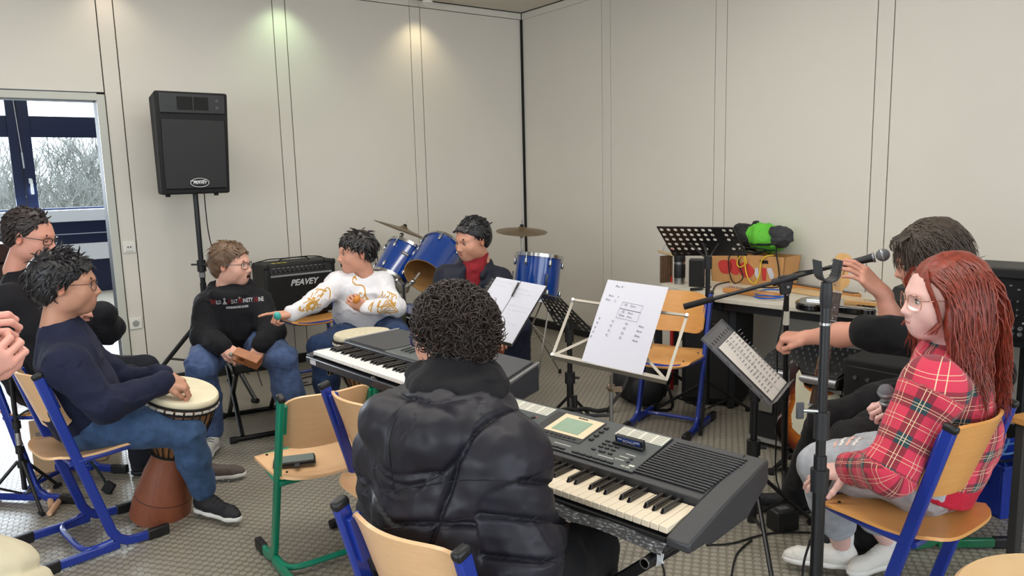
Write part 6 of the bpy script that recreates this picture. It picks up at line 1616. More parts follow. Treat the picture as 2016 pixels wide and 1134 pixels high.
def vnormals(v, q):
 n = np.cross(v[q[:, 2]] - v[q[:, 0]], v[q[:, 3]] - v[q[:, 1]])
 N = np.zeros_like(v)
 for i in range(4): np.add.at(N, q[:, i], n)
 return N / (np.linalg.norm(N, axis=1)[:, None] + 1e-12)
def relax(v, q, it=1, w=.5):
 for _ in range(it):
  S_ = np.zeros_like(v); c = np.zeros(len(v))
  for i in range(4):
   np.add.at(S_, q[:, i], v[q[:, (i + 1) % 4]]); np.add.at(c, q[:, i], 1)
   np.add.at(S_, q[:, i], v[q[:, (i - 1) % 4]]); np.add.at(c, q[:, i], 1)
  v = v * (1 - w) + w * S_ / np.maximum(c, 1)[:, None]
 return v
def wloc(o):
 p = Vector((0, 0, 0))
 while o is not None: p = p + o.location; o = o.parent
 return np.array(p)
def np_mesh(name, v, q, m, parent, colors=None, attr=None, origin=None):
 """v in world coordinates; stored relative to the parent's location"""
 o_ = wloc(parent)
 me = bpy.data.meshes.new(name)
 v = v - o_
 me.vertices.add(len(v)); me.vertices.foreach_set('co', v.astype(np.float32).ravel())
 nf = len(q); me.loops.add(nf * 4); me.polygons.add(nf)
 me.loops.foreach_set('vertex_index', q.astype(np.int32).ravel())
 me.polygons.foreach_set('loop_start', np.arange(0, nf * 4, 4, dtype=np.int32))
 me.polygons.foreach_set('use_smooth', np.ones(nf, bool))
 me.update(calc_edges=True); me.validate()
 if colors is not None:
  a = me.attributes.new('col', 'FLOAT_COLOR', 'POINT')
  a.data.foreach_set('color', np.concatenate([colors, np.ones((len(v), 1))], 1).astype(np.float32).ravel())
 if attr is not None:
  a = me.attributes.new('puv', 'FLOAT_VECTOR', 'POINT'); a.data.foreach_set('vector', attr.astype(np.float32).ravel())
 return link_mesh(name, me, m, parent)
def cloth_mesh(name, sdf, m, parent, fold=.004, freq=9, seed=1, smooth=2, post=None, fine=.0012, attr_fn=None):
 v, q, c = sdf.bake()
 v = relax(v, q, smooth)
 n = vnormals(v, q)
 if fold:
  f1 = fbm(v, freq, 2, seed); f2 = 1 - np.abs(vnoise(v, freq * 1.7, seed + 5)) * 2
  v = v + n * (fold * .6 * f1 + fold * .7 * f2 * (f1 > -.3) + fine * vnoise(v, freq * 6, seed + 9))[:, None]
 if post is not None: v = post(v, n, c)
 return np_mesh(name, v, q, m, parent, attr=attr_fn(v, c) if attr_fn else None), (v, q)
def bvh_of(v, q): return BVHTree.FromPolygons([tuple(p) for p in v], [tuple(int(i) for i in f) for f in q])
def drape(o, bvh, d, parent, off=.0012):
 """push the points of object o (world-space mesh) along d onto the surface"""
 d = Vector(d).normalized(); me = o.data
 for vt in me.vertices:
  p = Vector(vt.co); h = bvh.ray_cast(p - d * .3, d)
  if h[0] is not None: vt.co = h[0] - d * (off + vt.co.length * 0)
 me.transform(Matrix.Translation(-Vector(wloc(parent)))); o.parent = parent
 return o
SKINC = [None] * 8
def skin_mat(name, tone): return mat(name, tone, rough=.48, attr='col', noise=.05, nscale=14, sss=.12, spec=.4, bump=.06, bscale=500)
def add_head(S_, H, R, s, brow=True, jaw=1.0, nose=1.0, open_mouth=0.0, chin=1.0, cheek=1.0, ears=True):
 """colour ids: 0 skin, 1 lips, 2 brow hair, 3 mouth dark, 4 blush"""
 H = V(H)
 def L(x, y, z): return H + R @ (V(x, y, z) * s)
 def E(c, r, k, col=0, op='u', rot=None): S_.ell(L(*c), V(r) * s, R if rot is None else R @ rot, k * s, col, op)
 E((0, -.018, .034), (.074, .094, .088), .02)
 E((0, .030, .012), (.066, .066, .085), .03)
 E((0, .034, -.045), (.054 * jaw, .055, .066), .035)
 E((0, .062, -.088), (.026 * jaw, .024, .020), .028)
 for q in (-1, 1):
  E((q * .036, .058, -.028), (.026 * cheek, .026, .028), .03)
  E((q * .048, .012, -.062), (.014 * jaw, .034, .024), .03)
  S_.cone(L(q * .012, .086, .024), L(q * .046, .066, .022), .011 * s, .009 * s, .018 * s, 0)
  E((q * .031, .097, .004), (.017, .016, .012), .012, 0, 's')
  E((q * .031, .0715, .003), (.0185, .0165, .0150), .004, 0)        # eyelids
 # nose
 S_.cone(L(0, .088, .012), L(0, .108, -.028), .0075 * s * nose, .0105 * s * nose, .012 * s, 0)
 for q in (-1, 1): E((q * .0105, .099, -.032), (.0085, .009, .0075), .007)
 E((0, .094, -.040), (.012, .008, .006), .012)
 # mouth
 E((0, .077, -.062), (.030, .018, .022), .02)
 E((0, .0940, -.0560), (.019, .0050, .0040), .005, 1)
 E((0, .0920, -.0660), (.0175, .0058, .0050), .005, 1)
 if open_mouth: E((0, .100, -.0612), (.015, .012, .0026 + .004 * open_mouth), .002, 3, 's')
 else: S_.cone(L(-.019, .100, -.0612), L(.019, .100, -.0612), .0011 * s, .0011 * s, .002 * s, 1, 's')
 if brow:
  for q in (-1, 1): S_.chain([L(q * .014, .0945, .0235), L(q * .034, .0885, .0285), L(q * .052, .071, .0225)], [.0026 * s, .0030 * s, .0016 * s], .003 * s, 2)
 if ears:
  for q in (-1, 1):
   rr = np.array(Matrix.Rotation(q * -.35, 3, 'Z'))
   E((q * .0765, -.010, .000), (.0075, .019, .031), .006, 0, 'u', rr)
   E((q * .0815, -.004, .003), (.006, .009, .017), .004, 4, 's', rr)
 # neck
 S_.cone(L(0, -.020, -.055), L(0, -.045, -.165), .056 * s, .058 * s, .03 * s)
 return L
def add_eyes(parent, H, R, s, iris=(60, 40, 28), look=(0, 1, 0), closed=False):
 H = V(H); o_ = np.array(parent.location)
 ir = mat('iris_%d_%d_%d' % iris, iris, rough=.2, coat=.5); wh = mat('eye_white', (226, 220, 214), rough=.25, coat=.5); pu = mat('pupil', (8, 8, 9), rough=.2, coat=.5)
 lash = mat('eyelash', (26, 20, 18), rough=.8)
 d = unit(R @ V(look))
 for q in (-1, 1):
  c = H + R @ (V(q * .031, .0760, .0030) * s) - o_
  if not closed:
   M = Matrix(((R[0, 0], R[0, 1], R[0, 2], c[0]), (R[1, 0], R[1, 1], R[1, 2], c[1]), (R[2, 0], R[2, 1], R[2, 2], c[2]), (0, 0, 0, 1)))
   e = _xf(MB().ball((0, .0015 * s, 0), (.0150 * s, .0140 * s, .0066 * s), 16, 10), M).build('eye', wh, parent)
   cc = Vector(c) + Vector(d) * .0137 * s
   _xf(MB().ball((0, 0, 0), (.0060 * s, .0024 * s, .0060 * s), 12, 8), T(cc) @ rot_from(R)).build('iris', ir, e)
   _xf(MB().ball((0, 0, 0), (.0028 * s, .0012 * s, .0028 * s), 10, 6), T(cc + Vector(d) * .0016 * s) @ rot_from(R)).build('pupil', pu, e)
  pts = []
  for t in np.linspace(-1, 1, 7):
   zz = (.0074 * (1 - t * t) + .0006) if not closed else -.004 * (1 - t * t)
   pts.append(Vector(c + R @ (V(t * .0152, .0150 - .0065 * t * t, zz) * s)))
  MB().tube(pts, [.0007 * s + .0009 * s * (1 - abs(t)) for t in np.linspace(-1, 1, 7)], n=5).build('eyelash', lash, parent)
def rot_from(R): return Matrix(((R[0, 0], R[0, 1], R[0, 2], 0), (R[1, 0], R[1, 1], R[1, 2], 0), (R[2, 0], R[2, 1], R[2, 2], 0), (0, 0, 0, 1)))
FL = {'i': (.044, .026, .019), 'm': (.048, .030, .021), 'r': (.044, .028, .020), 'p': (.034, .020, .018)}
def add_hand(S_, W, X, D, side, s=1.0, curl=(.4, .5, .4), thumb=(.5, .2, .3), spread=.06, per=None, fore=None, fr=(.030, .040), col=0, thumb_dir=None):
 """W wrist, X finger direction, D back-of-hand normal, side +1 when the thumb lies on D x X ... ; curl in radians per joint"""
 W = V(W); X = unit(X); D = V(D); D = unit(D - X * (D @ X)); Yt = np.cross(D, X) * side      # towards the thumb
 def L(x, y, z): return W + (X * x + Yt * y + D * z) * s
 k = .006 * s
 ys = {'i': .0285, 'm': .0085, 'r': -.0115, 'p': -.0305}; xs = {'i': .088, 'm': .091, 'r': .086, 'p': .076}
 for f in 'imrp':
  S_.cone(L(.0, ys[f] * .45, -.002), L(xs[f], ys[f], .0), .0165 * s, .0118 * s, .014 * s, col)
 S_.ell(L(.045, 0, -.006), V(.045, .036, .012) * s, np.stack([X, Yt, D], 1), .012 * s, col)
 S_.ell(L(.03, .024, -.011), V(.030, .016, .013) * s, np.stack([X, Yt, D], 1), .012 * s, col)
 for n, f in enumerate('imrp'):
  cu = per[f] if per and f in per else curl
  p = L(xs[f], ys[f], 0.0); a = 0; sp = spread * (1.5 - n); r = [.0092, .0083, .0076, .0062]
  if f == 'p': r = [x * .86 for x in r]
  pts = [p]
  for j in range(3):
   a += cu[j]
   d = X * math.cos(a) * math.cos(sp) + Yt * math.sin(sp) * math.cos(a) - D * math.sin(a)
   p = p + d * FL[f][j] * s; pts.append(p)
  S_.chain(pts, [x * s for x in r], .0035 * s, col)
 # thumb: base on the side of the palm
 a0, a1, a2 = thumb
 base = L(.022, .030, -.010)
 d = unit(X * math.cos(a0) + Yt * math.sin(a0) * .9 - D * .35) if thumb_dir is None else unit(X * thumb_dir[0] + Yt * thumb_dir[1] + D * thumb_dir[2])
 p1 = base + d * .040 * s
 d2 = unit(d + (-Yt * a1 - D * a1 * .4)); p2 = p1 + d2 * .030 * s
 d3 = unit(d2 + (-Yt * a2 - D * a2 * .3)); p3 = p2 + d3 * .024 * s
 S_.chain([L(.012, .016, -.006), base, p1, p2, p3], [.016 * s, .0145 * s, .0115 * s, .0100 * s, .0075 * s], .006 * s, col)
 S_.cone(W + X * .012 * s, W - X * .02 * s, .023 * s, .025 * s, .012 * s, col)
 if fore is not None:
  F_ = V(fore); S_.cone(W - unit(F_ - W) * -.005, W * .45 + F_ * .55, fr[0] * .80, fr[1] * 1.02, .015, col); S_.cone(W * .45 + F_ * .55, F_, fr[1] * 1.02, fr[1], .015, col)
def skin_mesh(parent, parts, tone, lips, brow, extra=None, name='body'):
 """parts: list of SDF; baked and joined into one body mesh"""
 V_, Q_, C_ = [], [], []; n = 0
 for S_ in parts:
  v, q, c = S_.bake(); v = relax(v, q, 1, .4)
  V_.append(v); Q_.append(q + n); C_.append(c); n += len(v)
 v, q, c = np.concatenate(V_), np.concatenate(Q_), np.concatenate(C_)
 pal = np.array([rgb(tone), rgb(lips), rgb(brow), rgb((52, 20, 20)), rgb(tuple(min(255, int(t * f)) for t, f in zip(tone, (1.0, .88, .85))))] + [rgb(tone)] * 4)
 return np_mesh(name, v, q, skin_mat('skin_%d_%d_%d' % tone, tone), parent, colors=pal[c])
def torso_rings(P, C, N, t, b, wide=1.0, belly=1.0):
 """pelvis, chest, neck base -> rings with clothing thickness t, body scale b"""
 P, C, N = V(P), V(C), V(N)
 return [(P + (P - C) * .12, .150 * b * wide + t, .112 * b * belly + t), (P * .75 + C * .25, .158 * b * wide + t, .115 * b * belly + t), (P * .45 + C * .55, .150 * b * wide + t, .110 * b * belly + t), (C, .162 * b * wide + t, .112 * b + t), (C * .4 + N * .6, .150 * b * wide + t, .090 * b + t), (N - (N - C) * .06, .085 * b + t, .068 * b + t)]
def add_top(S_, J, t, b=1.0, sleeve=1.0, cuff=True, wide=1.0, belly=1.0, arm=1.0):
 """sweatshirt-like garment; colour id 1 = right arm, 2 = left arm, 0 = torso"""
 side = unit(V(J['sr']) - V(J['sl']))
 S_.loft(torso_rings(J['P'], J['C'], J['N'], t, b, wide, belly), side, .05, 0)
 for s_, c in (('r', 1), ('l', 2)):
  sh, el, wr = V(J['s' + s_]), V(J['e' + s_]), V(J['w' + s_])
  C = V(J['C']) * .35 + V(J['N']) * .65
  S_.cone(C * .5 + sh * .5, sh, .066 * b + t, .060 * b * arm + t, .05, 0)
  S_.cone(sh, el, .058 * b * arm + t, .046 * b * arm + t, .035, c)
  we = el + (wr - el) * sleeve
  S_.cone(el, we, .046 * b * arm + t, (.033 + .010 * (1 - sleeve)) * b * arm + t * .8, .03, c)
  if cuff: S_.cone(we - (we - el) * .10, we, .031 * b + t * .55, .031 * b + t * .55, .006, c)
def add_trousers(S_, J, t, b=1.0, leg_end=1.0, thigh=1.0, waist_up=.05):
 side = unit(V(J['hr']) - V(J['hl']))
 P = V(J['P']); U = unit(V(J['C']) - P)
 S_.loft([(P - U * .04, .160 * b + t, .120 * b + t), (P + U * waist_up, .152 * b + t, .112 * b + t)], side, .05, 0)
 for s_, c in (('r', 1), ('l', 2)):
  h, kn, an = V(J['h' + s_]), V(J['k' + s_]), V(J['a' + s_])
  S_.cone(h, h * .45 + kn * .55, .092 * b * thigh + t, .076 * b * thigh + t, .04, c)
  S_.cone(h * .45 + kn * .55, kn, .076 * b * thigh + t, .060 * b + t, .03, c)
  e = kn + (an - kn) * leg_end
  m = kn * .6 + an * .4
  S_.cone(kn, m if leg_end > .45 else e, .060 * b + t, .058 * b + t, .025, c)
  if leg_end > .45: S_.cone(m, e, .058 * b + t, .044 * b + t * 1.2, .025, c)
def shoe(parent, an, toe, upper, sole, laces=None, s=1.0, name='shoe', high=False, stripe=None):
 """an: ankle point, toe: direction vector in plan; stands on z of the floor given by an.z - .085"""
 an = V(an); d = unit(V(toe[0], toe[1], 0)); zf = an[2] - .085 * s; side = V(d[1], -d[0], 0)
 heel = V(an[0], an[1], zf) - d * .055 * s
 def L(x, y, z): return heel + d * x * s + side * y * s + V(0, 0, z * s)
 S_ = SDF(.005)
 S_.cone(L(.03, 0, .045), L(.09, 0, .045), .034 * s, .034 * s, .02); S_.cone(L(.09, 0, .042), L(.215, .004, .028), .036 * s, .031 * s, .03); S_.cone(L(.215, .004, .026), L(.25, .004, .022), .032 * s, .024 * s, .02)
 S_.cone(L(.04, 0, .05), L(.05, 0, .10 + (.04 if high else 0)), .034 * s, .038 * s, .02)
 S_.plane(L(0, 0, .012), (0, 0, -1)); S_.plane(L(.05, 0, .098 + (.05 if high else 0)), (0, 0, 1))
 o, vq = cloth_mesh(name, S_, upper, parent, fold=.0012, freq=30, smooth=1)
 S2 = SDF(.005)
 S2.cone(L(.03, 0, .012), L(.10, 0, .012), .037 * s, .036 * s, .02); S2.cone(L(.10, 0, .012), L(.22, .004, .012), .036 * s, .036 * s, .02); S2.cone(L(.22, .004, .012), L(.255, .004, .012), .035 * s, .024 * s, .02)
 S2.plane(L(0, 0, .022), (0, 0, 1), .003); S2.plane(L(0, 0, .0), (0, 0, -1), .003)
 cloth_mesh('sole', S2, sole, o, fold=0, smooth=1)
 if laces is not None:
  po = np.array(parent.location)
  for q in range(5):
   x = .105 + q * .020; z = .083 - q * .007
   MB().tube([Vector(L(x, -.022, z - .008) - po), Vector(L(x + .006, 0, z + .002) - po), Vector(L(x + .012, .022, z - .008) - po)], .0026 * s, n=5).build('lace', laces, o)
 return o
def glasses(parent, H, R, s, m, rim=.0016, w=.025, h=.018, round_=False, lens=True, label=None, zc=.003, half=False):
 """spectacles on the head frame"""
 o_ = np.array(parent.location); H = V(H)
 r = empty('glasses', tuple(parent.location), 0, label or 'glasses'); r.parent = parent; r.location = (0, 0, 0)
 if 'label' in r: del r['label']
 def L(x, y, z): return Vector(H + R @ (V(x, y, z) * s) - o_)
 lm = MATS.get('lens_glass')
 if lm is None:
  lm = mat('lens_glass', (255, 255, 255), rough=.02); nt, bb = nodes(lm)
  tr = nt.nodes.new('ShaderNodeBsdfTransparent'); gl = nt.nodes.new('ShaderNodeBsdfGlossy'); gl.inputs['Roughness'].default_value = .03
  mx = nt.nodes.new('ShaderNodeMixShader'); mx.inputs[0].default_value = .10
  nt.links.new(tr.outputs[0], mx.inputs[1]); nt.links.new(gl.outputs[0], mx.inputs[2]); nt.links.new(mx.outputs[0], nt.nodes['Material Output'].inputs['Surface'])
 yf = .104
 for q in (-1, 1):
  pts = []; cx = q * .0345
  for a in np.linspace(0, 2 * math.pi, 24, endpoint=False):
   ca, sa = math.cos(a), math.sin(a); e = 1.0 if round_ else .6
   x = cx + w * math.copysign(abs(ca) ** e, ca); z = zc + h * math.copysign(abs(sa) ** e, sa)
   pts.append(L(x, yf - 4.2 * (x * x) * .9, z - .002))
  MB().tube(pts, rim * s, n=6, closed=True).build('rim', m, r)
  if lens:
   mb = MB(); mb._add([pts[i] for i in range(24)], [tuple(range(24))]); mb.build('lens', lm, r, smooth=0)
  MB().tube([L(q * .0585, yf - .014, zc + .006), L(q * .076, .075, zc + .008), L(q * .080, .02, zc + .008), L(q * .081, -.014, zc + .006), L(q * .080, -.028, zc - .012)], rim * 1.0 * s, n=6).build('temple', m, r)
 MB().tube([L(-.011, yf - .001, zc + .004), L(0, yf + .003, zc + .008), L(.011, yf - .001, zc + .004)], rim * s, n=6).build('bridge', m, r)
 return r
def hair_mesh(parent, name, m, H, R, s, cap, strands, seed=0, extra=None):
 """cap: list of ('u'/'s', centre, radii) ellipsoids in head space; strands: list of (points in head space, radius list)"""
 H = V(H); S_ = SDF(.005)
 for op, c, r_, k in cap: S_.ell(H + R @ (V(c) * s), V(r_) * s, R, k * s, 0, op)
 v, q, c = S_.bake(); v = relax(v, q, 1); n = vnormals(v, q); v = v + n * (.0022 * vnoise(v, 60, seed) + .003 * vnoise(v, 26, seed + 3))[:, None]
 o = np_mesh(name, v, q, m, parent)
 if strands:
  mb = MB(); o_ = np.array(parent.location)
  for pts, rs in strands:
   W_ = [Vector(H + R @ (V(p) * s) - o_) for p in pts]
   mb.tube(W_, [r_ * s for r_ in rs], n=4, cap=False)
  st = mb.build('hair_strands', m, o, smooth=80); st['kind'] = 'stuff'
 return o
def scalp_points(n, rng_, keep):
 """random directions on the skull ellipsoid that satisfy keep(x, y, z)"""
 out = []
 while len(out) < n:
  d = unit(rng_.normal(size=3)); p = V(0, -.018, .036) + d * V(.078, .098, .091)
  if keep(*p): out.append((p, d))
 return out
def hair_m(name, col, rough=.45): return mat(name, col, rough=rough, noise=.35, nscale=70, stretch=None, spec=.5, bump=.3, bscale=160)
HL = [(-.12, -.055), (-.06, -.045), (-.03, -.02), (.0, .012), (.03, .030), (.05, .060), (.075, .086), (.12, .096)]
def hairline(y): return float(np.interp(y, [a for a, b in HL], [b for a, b in HL]))
def short_hair(parent, m, H, R, s, n=420, L=.035, lift=.010, flow=None, seed=0, vol=1.0, fringe=0.0, low=0.0, rad=.0034, cap_k=1.0, top=0.0):
 """cropped or tousled hair; flow(p) -> tangent direction in head space"""
 rg = np.random.default_rng(seed)
 cap = [('u', (0, -.024, .044 + top * .5), (.0815 * vol, .1035 * vol, (.090 + top) * vol), .01), ('u', (0, -.060, -.005 - low), (.066 * vol, .056 * vol, .062), .03),
           ('s', (0, .105, -.020), (.098, .070, .092), .012), ('s', (0, .045, -.075), (.12, .085, .072), .012), ('s', (.0, .0, -.115 - low), (.13, .13, .06), .01)]
 st = []
 for p, d in scalp_points(n, rg, lambda x, y, z: z > hairline(y) + .006 - low * (y < 0)):
  t = flow(p) if flow else V(0, -.6, -.4)
  t = t - d * (t @ d); t = unit(t + rg.normal(size=3) * .20)
  ln = L * rg.uniform(.6, 1.25); p0 = V(0, -.018, .036) + (p - V(0, -.018, .036)) * vol
  pts = [p0 - d * .004, p0 + d * lift * .6 + t * ln * .30, p0 + d * lift * .8 + t * ln * .65 - d * ln * .04, p0 + d * lift * .55 + t * ln * 1.0 - d * ln * .16]
  st.append((pts, [rad, rad * .95, rad * .7, rad * .2]))
 if fringe:
  for q in range(46):
   x = rg.uniform(-.055, .055); p0 = V(x, .058 - abs(x) * .25, .098 - abs(x) * .35)
   st.append(([p0, p0 + V(rg.uniform(-.005, .005), .026, -.008), p0 + V(rg.uniform(-.01, .01) + .006, .036, -.012 - fringe * .5), p0 + V(rg.uniform(-.012, .012) + .010, .036, -.012 - fringe)], [rad * 1.3, rad * 1.3, rad, rad * .25]))
 return hair_mesh(parent, 'hair', m, H, R, s, cap, st, seed)
# ------------------------------------------------------------------ shared cloth materials
def cloth(name, col, noise=.12, ns=25, bump=.25, bs=90, rough=.85, sheen=.03): return mat(name, col, rough=rough, noise=noise, nscale=ns, bump=bump, bscale=bs, sheen=sheen, spec=.25)
def denim(name, col, noise=.22): return cloth(name, col, noise, 30, .25, 260, .85, .05)
M_SOLE_W = mat('white_rubber_sole', (226, 224, 218), rough=.5); M_SOLE_B = mat('black_rubber_sole', (24, 24, 26), rough=.6)
M_LACE_W = mat('white_lace', (230, 230, 226), rough=.8); M_LACE_B = mat('black_lace', (24, 24, 26), rough=.8)
def core_body(J, b):
 """plain body under the clothes, coarse"""
 S_ = SDF(.016)
 side = unit(V(J['sr']) - V(J['sl']))
 S_.loft(torso_rings(J['P'], J['C'], J['N'], -.025, b), side, .04)
 for q in 'rl':
  S_.cone(J['s' + q], J['e' + q], .040 * b, .034 * b, .02); S_.cone(V(J['C']) * .3 + V(J['N']) * .7, J['s' + q], .05 * b, .045 * b, .03)
  S_.cone(J['h' + q], J['k' + q], .070 * b, .048 * b, .02); S_.cone(J['k' + q], J['a' + q], .046 * b, .034 * b, .02)
 return S_
def person(label, root): return empty('person', root, 0, label, 'person')
# ================================================================== boy in the padded jacket (nearest)
def front_boy():
 r = person('person in a dark padded jacket seen from behind at the keyboard', (-.14, 1.62, 0))
 f = unit(V(.64, .77, 0)); rt = V(f[1], -f[0], 0)
 P = V(-.12, 1.63, .555)
 J = dict(P=P, C=V((-0.149, 1.66, 0.753)), N=V((-0.159, 1.69, 0.956)), sl=V((-0.288, 1.8, 0.817)), sr=V((-0.035, 1.575, 0.871)), el=V((-0.339, 1.86, 0.54)), er=V((0, 1.52, 0.673)), wl=V(-.10, 2.0, .62), wr=V(.06, 1.84, .60),
             hl=P - rt * .085 + V(0, 0, -.02), hr=P + rt * .085 + V(0, 0, -.02), kl=V(.04, 2.06, .50), kr=V(.19, 1.90, .50), al=V(.05, 2.10, .09), ar=V(.21, 1.96, .09))
 # head turned a little to the left
 H = V((-0.147, 1.77, 1.117)); hf = unit(V(-.70, .70, -.08)); R = rot3(None, hf, V(0, 0, 1)); s = .95
 S_ = SDF(.0038); add_head(S_, H, R, s, brow=False)
 hands = SDF(.0045)
 add_hand(hands, J['wl'], f * .9 + rt * .3, V(0, 0, 1), 1, .95, fore=J['el'], fr=(.03, .038)); add_hand(hands, J['wr'], f * .9 - rt * .5, V(0, 0, 1), -1, .95, fore=J['er'], fr=(.03, .038))
 skin_mesh(r, [S_, hands, core_body(J, 1.0)], (206, 152, 130), (176, 100, 94), (50, 36, 30))
 add_eyes(r, H, R, s)
 gm = mat('dark_blue_spectacle_frame', (34, 36, 92), rough=.25, coat=.5)
 glasses(r, H, R, s, gm, rim=.0030, w=.027, h=.021)
 # curls
 rg = np.random.default_rng(11); hm = hair_m('dark_brown_curls', (48, 37, 32), .5)
 cap = [('u', (0, -.024, .040), (.081, .102, .088), .01), ('u', (0, -.064, -.012), (.072, .052, .064), .03), ('s', (0, .112, -.018), (.105, .070, .095), .012), ('s', (0, .05, -.078), (.12, .085, .070), .012)]
 st = []
 for p, d in scalp_points(2100, rg, lambda x, y, z: z > hairline(y) - .012):
  p0 = V(0, -.02, .036) + (p - V(0, -.02, .036)) * V(1.10, 1.10, 1.08)
  e1 = unit(np.cross(d, rg.normal(size=3))); e2 = np.cross(d, e1); t = unit(e1 + V(0, 0, -.4))
  ln, cr_, tw = rg.uniform(.024, .046), rg.uniform(.004, .010), rg.uniform(3, 5.5) * rg.choice([-1, 1])
  pts, rs = [], []
  for k in range(8):
   u = k / 7; a = tw * u
   pts.append(p0 + d * (.002 + .014 * math.sin(u * 2.4)) + t * ln * u + (e2 * math.cos(a) + d * math.sin(a)) * cr_ * (.4 + .6 * u))
   rs.append(.0020 * (1 - .8 * u ** 2))
  st.append((pts, rs))
 for q in range(60):      # nape
  x = rg.uniform(-.05, .05); p0 = V(x, -.098 + abs(x) * .5, -.02 - rg.uniform(0, .04)); st.append(([p0, p0 + V(rg.uniform(-.008, .008), -.010, -.012), p0 + V(rg.uniform(-.012, .012), -.004, -.028)], [.0032, .003, .0008]))
 hair_mesh(r, 'hair', hm, H, R, s, cap, st, 3)
 # hooded sweatshirt showing above the jacket
 hood = cloth('charcoal_fleece', (26, 24, 27), .1, 20, .2, 120)
 S2 = SDF(.006); N = J['N']
 ring = []
 for a in np.linspace(0, 2 * math.pi, 15)[:-1]:
  ring.append(N + rt * .098 * math.cos(a) + f * (.080 * math.sin(a) + .030) + V(0, 0, .052 + .018 * math.sin(a)))
 for i in range(14): S2.cone(ring[i], ring[(i + 1) % 14], .034, .034, .018)
 for i in range(6, 15): S2.cone(ring[i % 14] + V(0, 0, .030) * 1 - f * .004, ring[(i + 1) % 14] + V(0, 0, .030) - f * .004, .024, .024, .012)
 S2.cone(N + V(0, 0, .02) + f * .02, N + V(0, 0, .06) + f * .03, .095, .085, .03)
 S2.cone(H + R @ V(0, -.03, -.04), H + R @ V(0, -.035, -.30), .066, .066, .006, 0, 's')
 cloth_mesh('sweatshirt_hood', S2, hood, r, fold=.008, freq=8, seed=4)
 # padded jacket
 jm = mat('navy_black_padded_nylon', (27, 26, 35), rough=.46, noise=.10, nscale=9, bump=.10, bscale=70, sheen=0, spec=.35)
 S3 = SDF(.0052); t = .034
 add_top(S3, J, t, 1.0, .96, False, 1.0, 1.05, 1.10)
 # jacket hood lying on the back
 hb = N - f * .112 + V(0, 0, -.035)
 S3.ell(hb, V(.140, .058, .085), np.stack([rt, f, V(0, 0, 1)], 1), .006, 3)
 S3.ell(hb + V(0, 0, -.060) - f * .010, V(.088, .050, .068), np.stack([rt, f, V(0, 0, 1)], 1), .03, 3)
 for sg in (-1, 1): S3.cone(hb + rt * sg * .10 + V(0, 0, .03), N + rt * sg * .105 + f * .06 + V(0, 0, .005), .050, .045, .04, 3)
 S3.ell(N + V(0, 0, .075) + f * .03, V(.085, .07, .07), np.stack([rt, f, V(0, 0, 1)], 1), .015, 0, 's')
 sr, er, sl, el, wr_, wl_ = (J[k] for k in ('sr', 'er', 'sl', 'el', 'wr', 'wl'))
 def post(v, n, c):
  q = v - N; x = q @ rt; z = q[:, 2]; y = q @ f
  d = np.full(len(v), 1.0)
  back = (c == 0)
  # chevron seams across the back
  for z0, sl_ in ((-.205, .34), (-.345, .34), (-.485, .20)):
   d = np.where(back, np.minimum(d, np.abs(z - (z0 + sl_ * np.abs(x) - .9 * x * x))), d)
  d = np.where(back & (x > .05) & (y < .05), np.minimum(d, np.abs((x - .135) - (z + .12) * .25) * .95), d)
  # hood panels: centre seam, arcs
  hd = (c == 3)
  qh = v - hb; xh = qh @ rt; zh = qh[:, 2]
  dh = np.minimum.reduce([np.abs(xh + .01), np.abs(np.hypot(xh * .85, zh - .07) - .150), np.abs(zh + .062 - .25 * np.abs(xh))])
  d = np.where(hd, np.minimum(d, dh), d)
  for cc, a, b, w in ((1, sr, er, wr_), (2, sl, el, wl_)):
   ua = unit(b - a); ta = (v - a) @ ua; lt = np.linalg.norm(b - a); tw = (v - b) @ unit(w - b)
   tt = np.where(ta < lt, ta, lt + tw)
   e = unit(np.cross(ua, V(0, 0, 1))); ob = (v - a) @ e
   for t0 in (.035, .115, .20, .285, .37): d = np.where(c == cc, np.minimum(d, np.abs(tt - t0 + .35 * ob)), d)
  g = np.exp(-(d / .0058) ** 2); pf = np.clip(d / .05, 0, 1)
  amp = np.where(c == 3, .5, 1.0) * (-.012 * g + .008 * np.sqrt(pf))
  wr2 = vnoise(v * V(1, 1, 1), 26, 3) * np.exp(-(d / .03) ** 2) * .0035 + .004 * (1 - np.abs(vnoise(v, 13, 8)) * 2) + .0022 * vnoise(v, 40, 2)
  return v + n * (amp + wr2)[:, None]
 oj, vq = cloth_mesh('padded_jacket', S3, jm, r, fold=.004, freq=6, seed=2, post=post); bv = bvh_of(*vq)
 sm = mat('dark_jacket_seam', (14, 14, 18), rough=.8); Fv = Vector(f)
 def seam(pts, dirs):
  hit = []
  for p, d_ in zip(pts, dirs):
   h = bv.ray_cast(Vector(p) - Vector(d_) * .35, Vector(d_))
   if h[0] is None: return
   hit.append(h[0] - Vector(r.location))
  MB().tube(hit, .0016, n=5, flat=1).build('seam', sm, oj)
 for z0, k_ in ((-.205, .34), (-.345, .34), (-.485, .20)):
  xs = np.linspace(-.17, .15, 33); seam([N + rt * x_ + V(0, 0, z0 + k_ * abs(x_) - .9 * x_ * x_) for x_ in xs], [f] * 33)
 for x0 in (-.01,): seam([hb + rt * x0 + V(0, 0, z_) for z_ in np.linspace(.06, -.105, 18)], [f] * 18)
 seam([hb + rt * .150 * math.cos(a_) / .85 + V(0, 0, .07 + .150 * math.sin(a_)) for a_ in np.linspace(-2.5, -.64, 26)], [f] * 26)
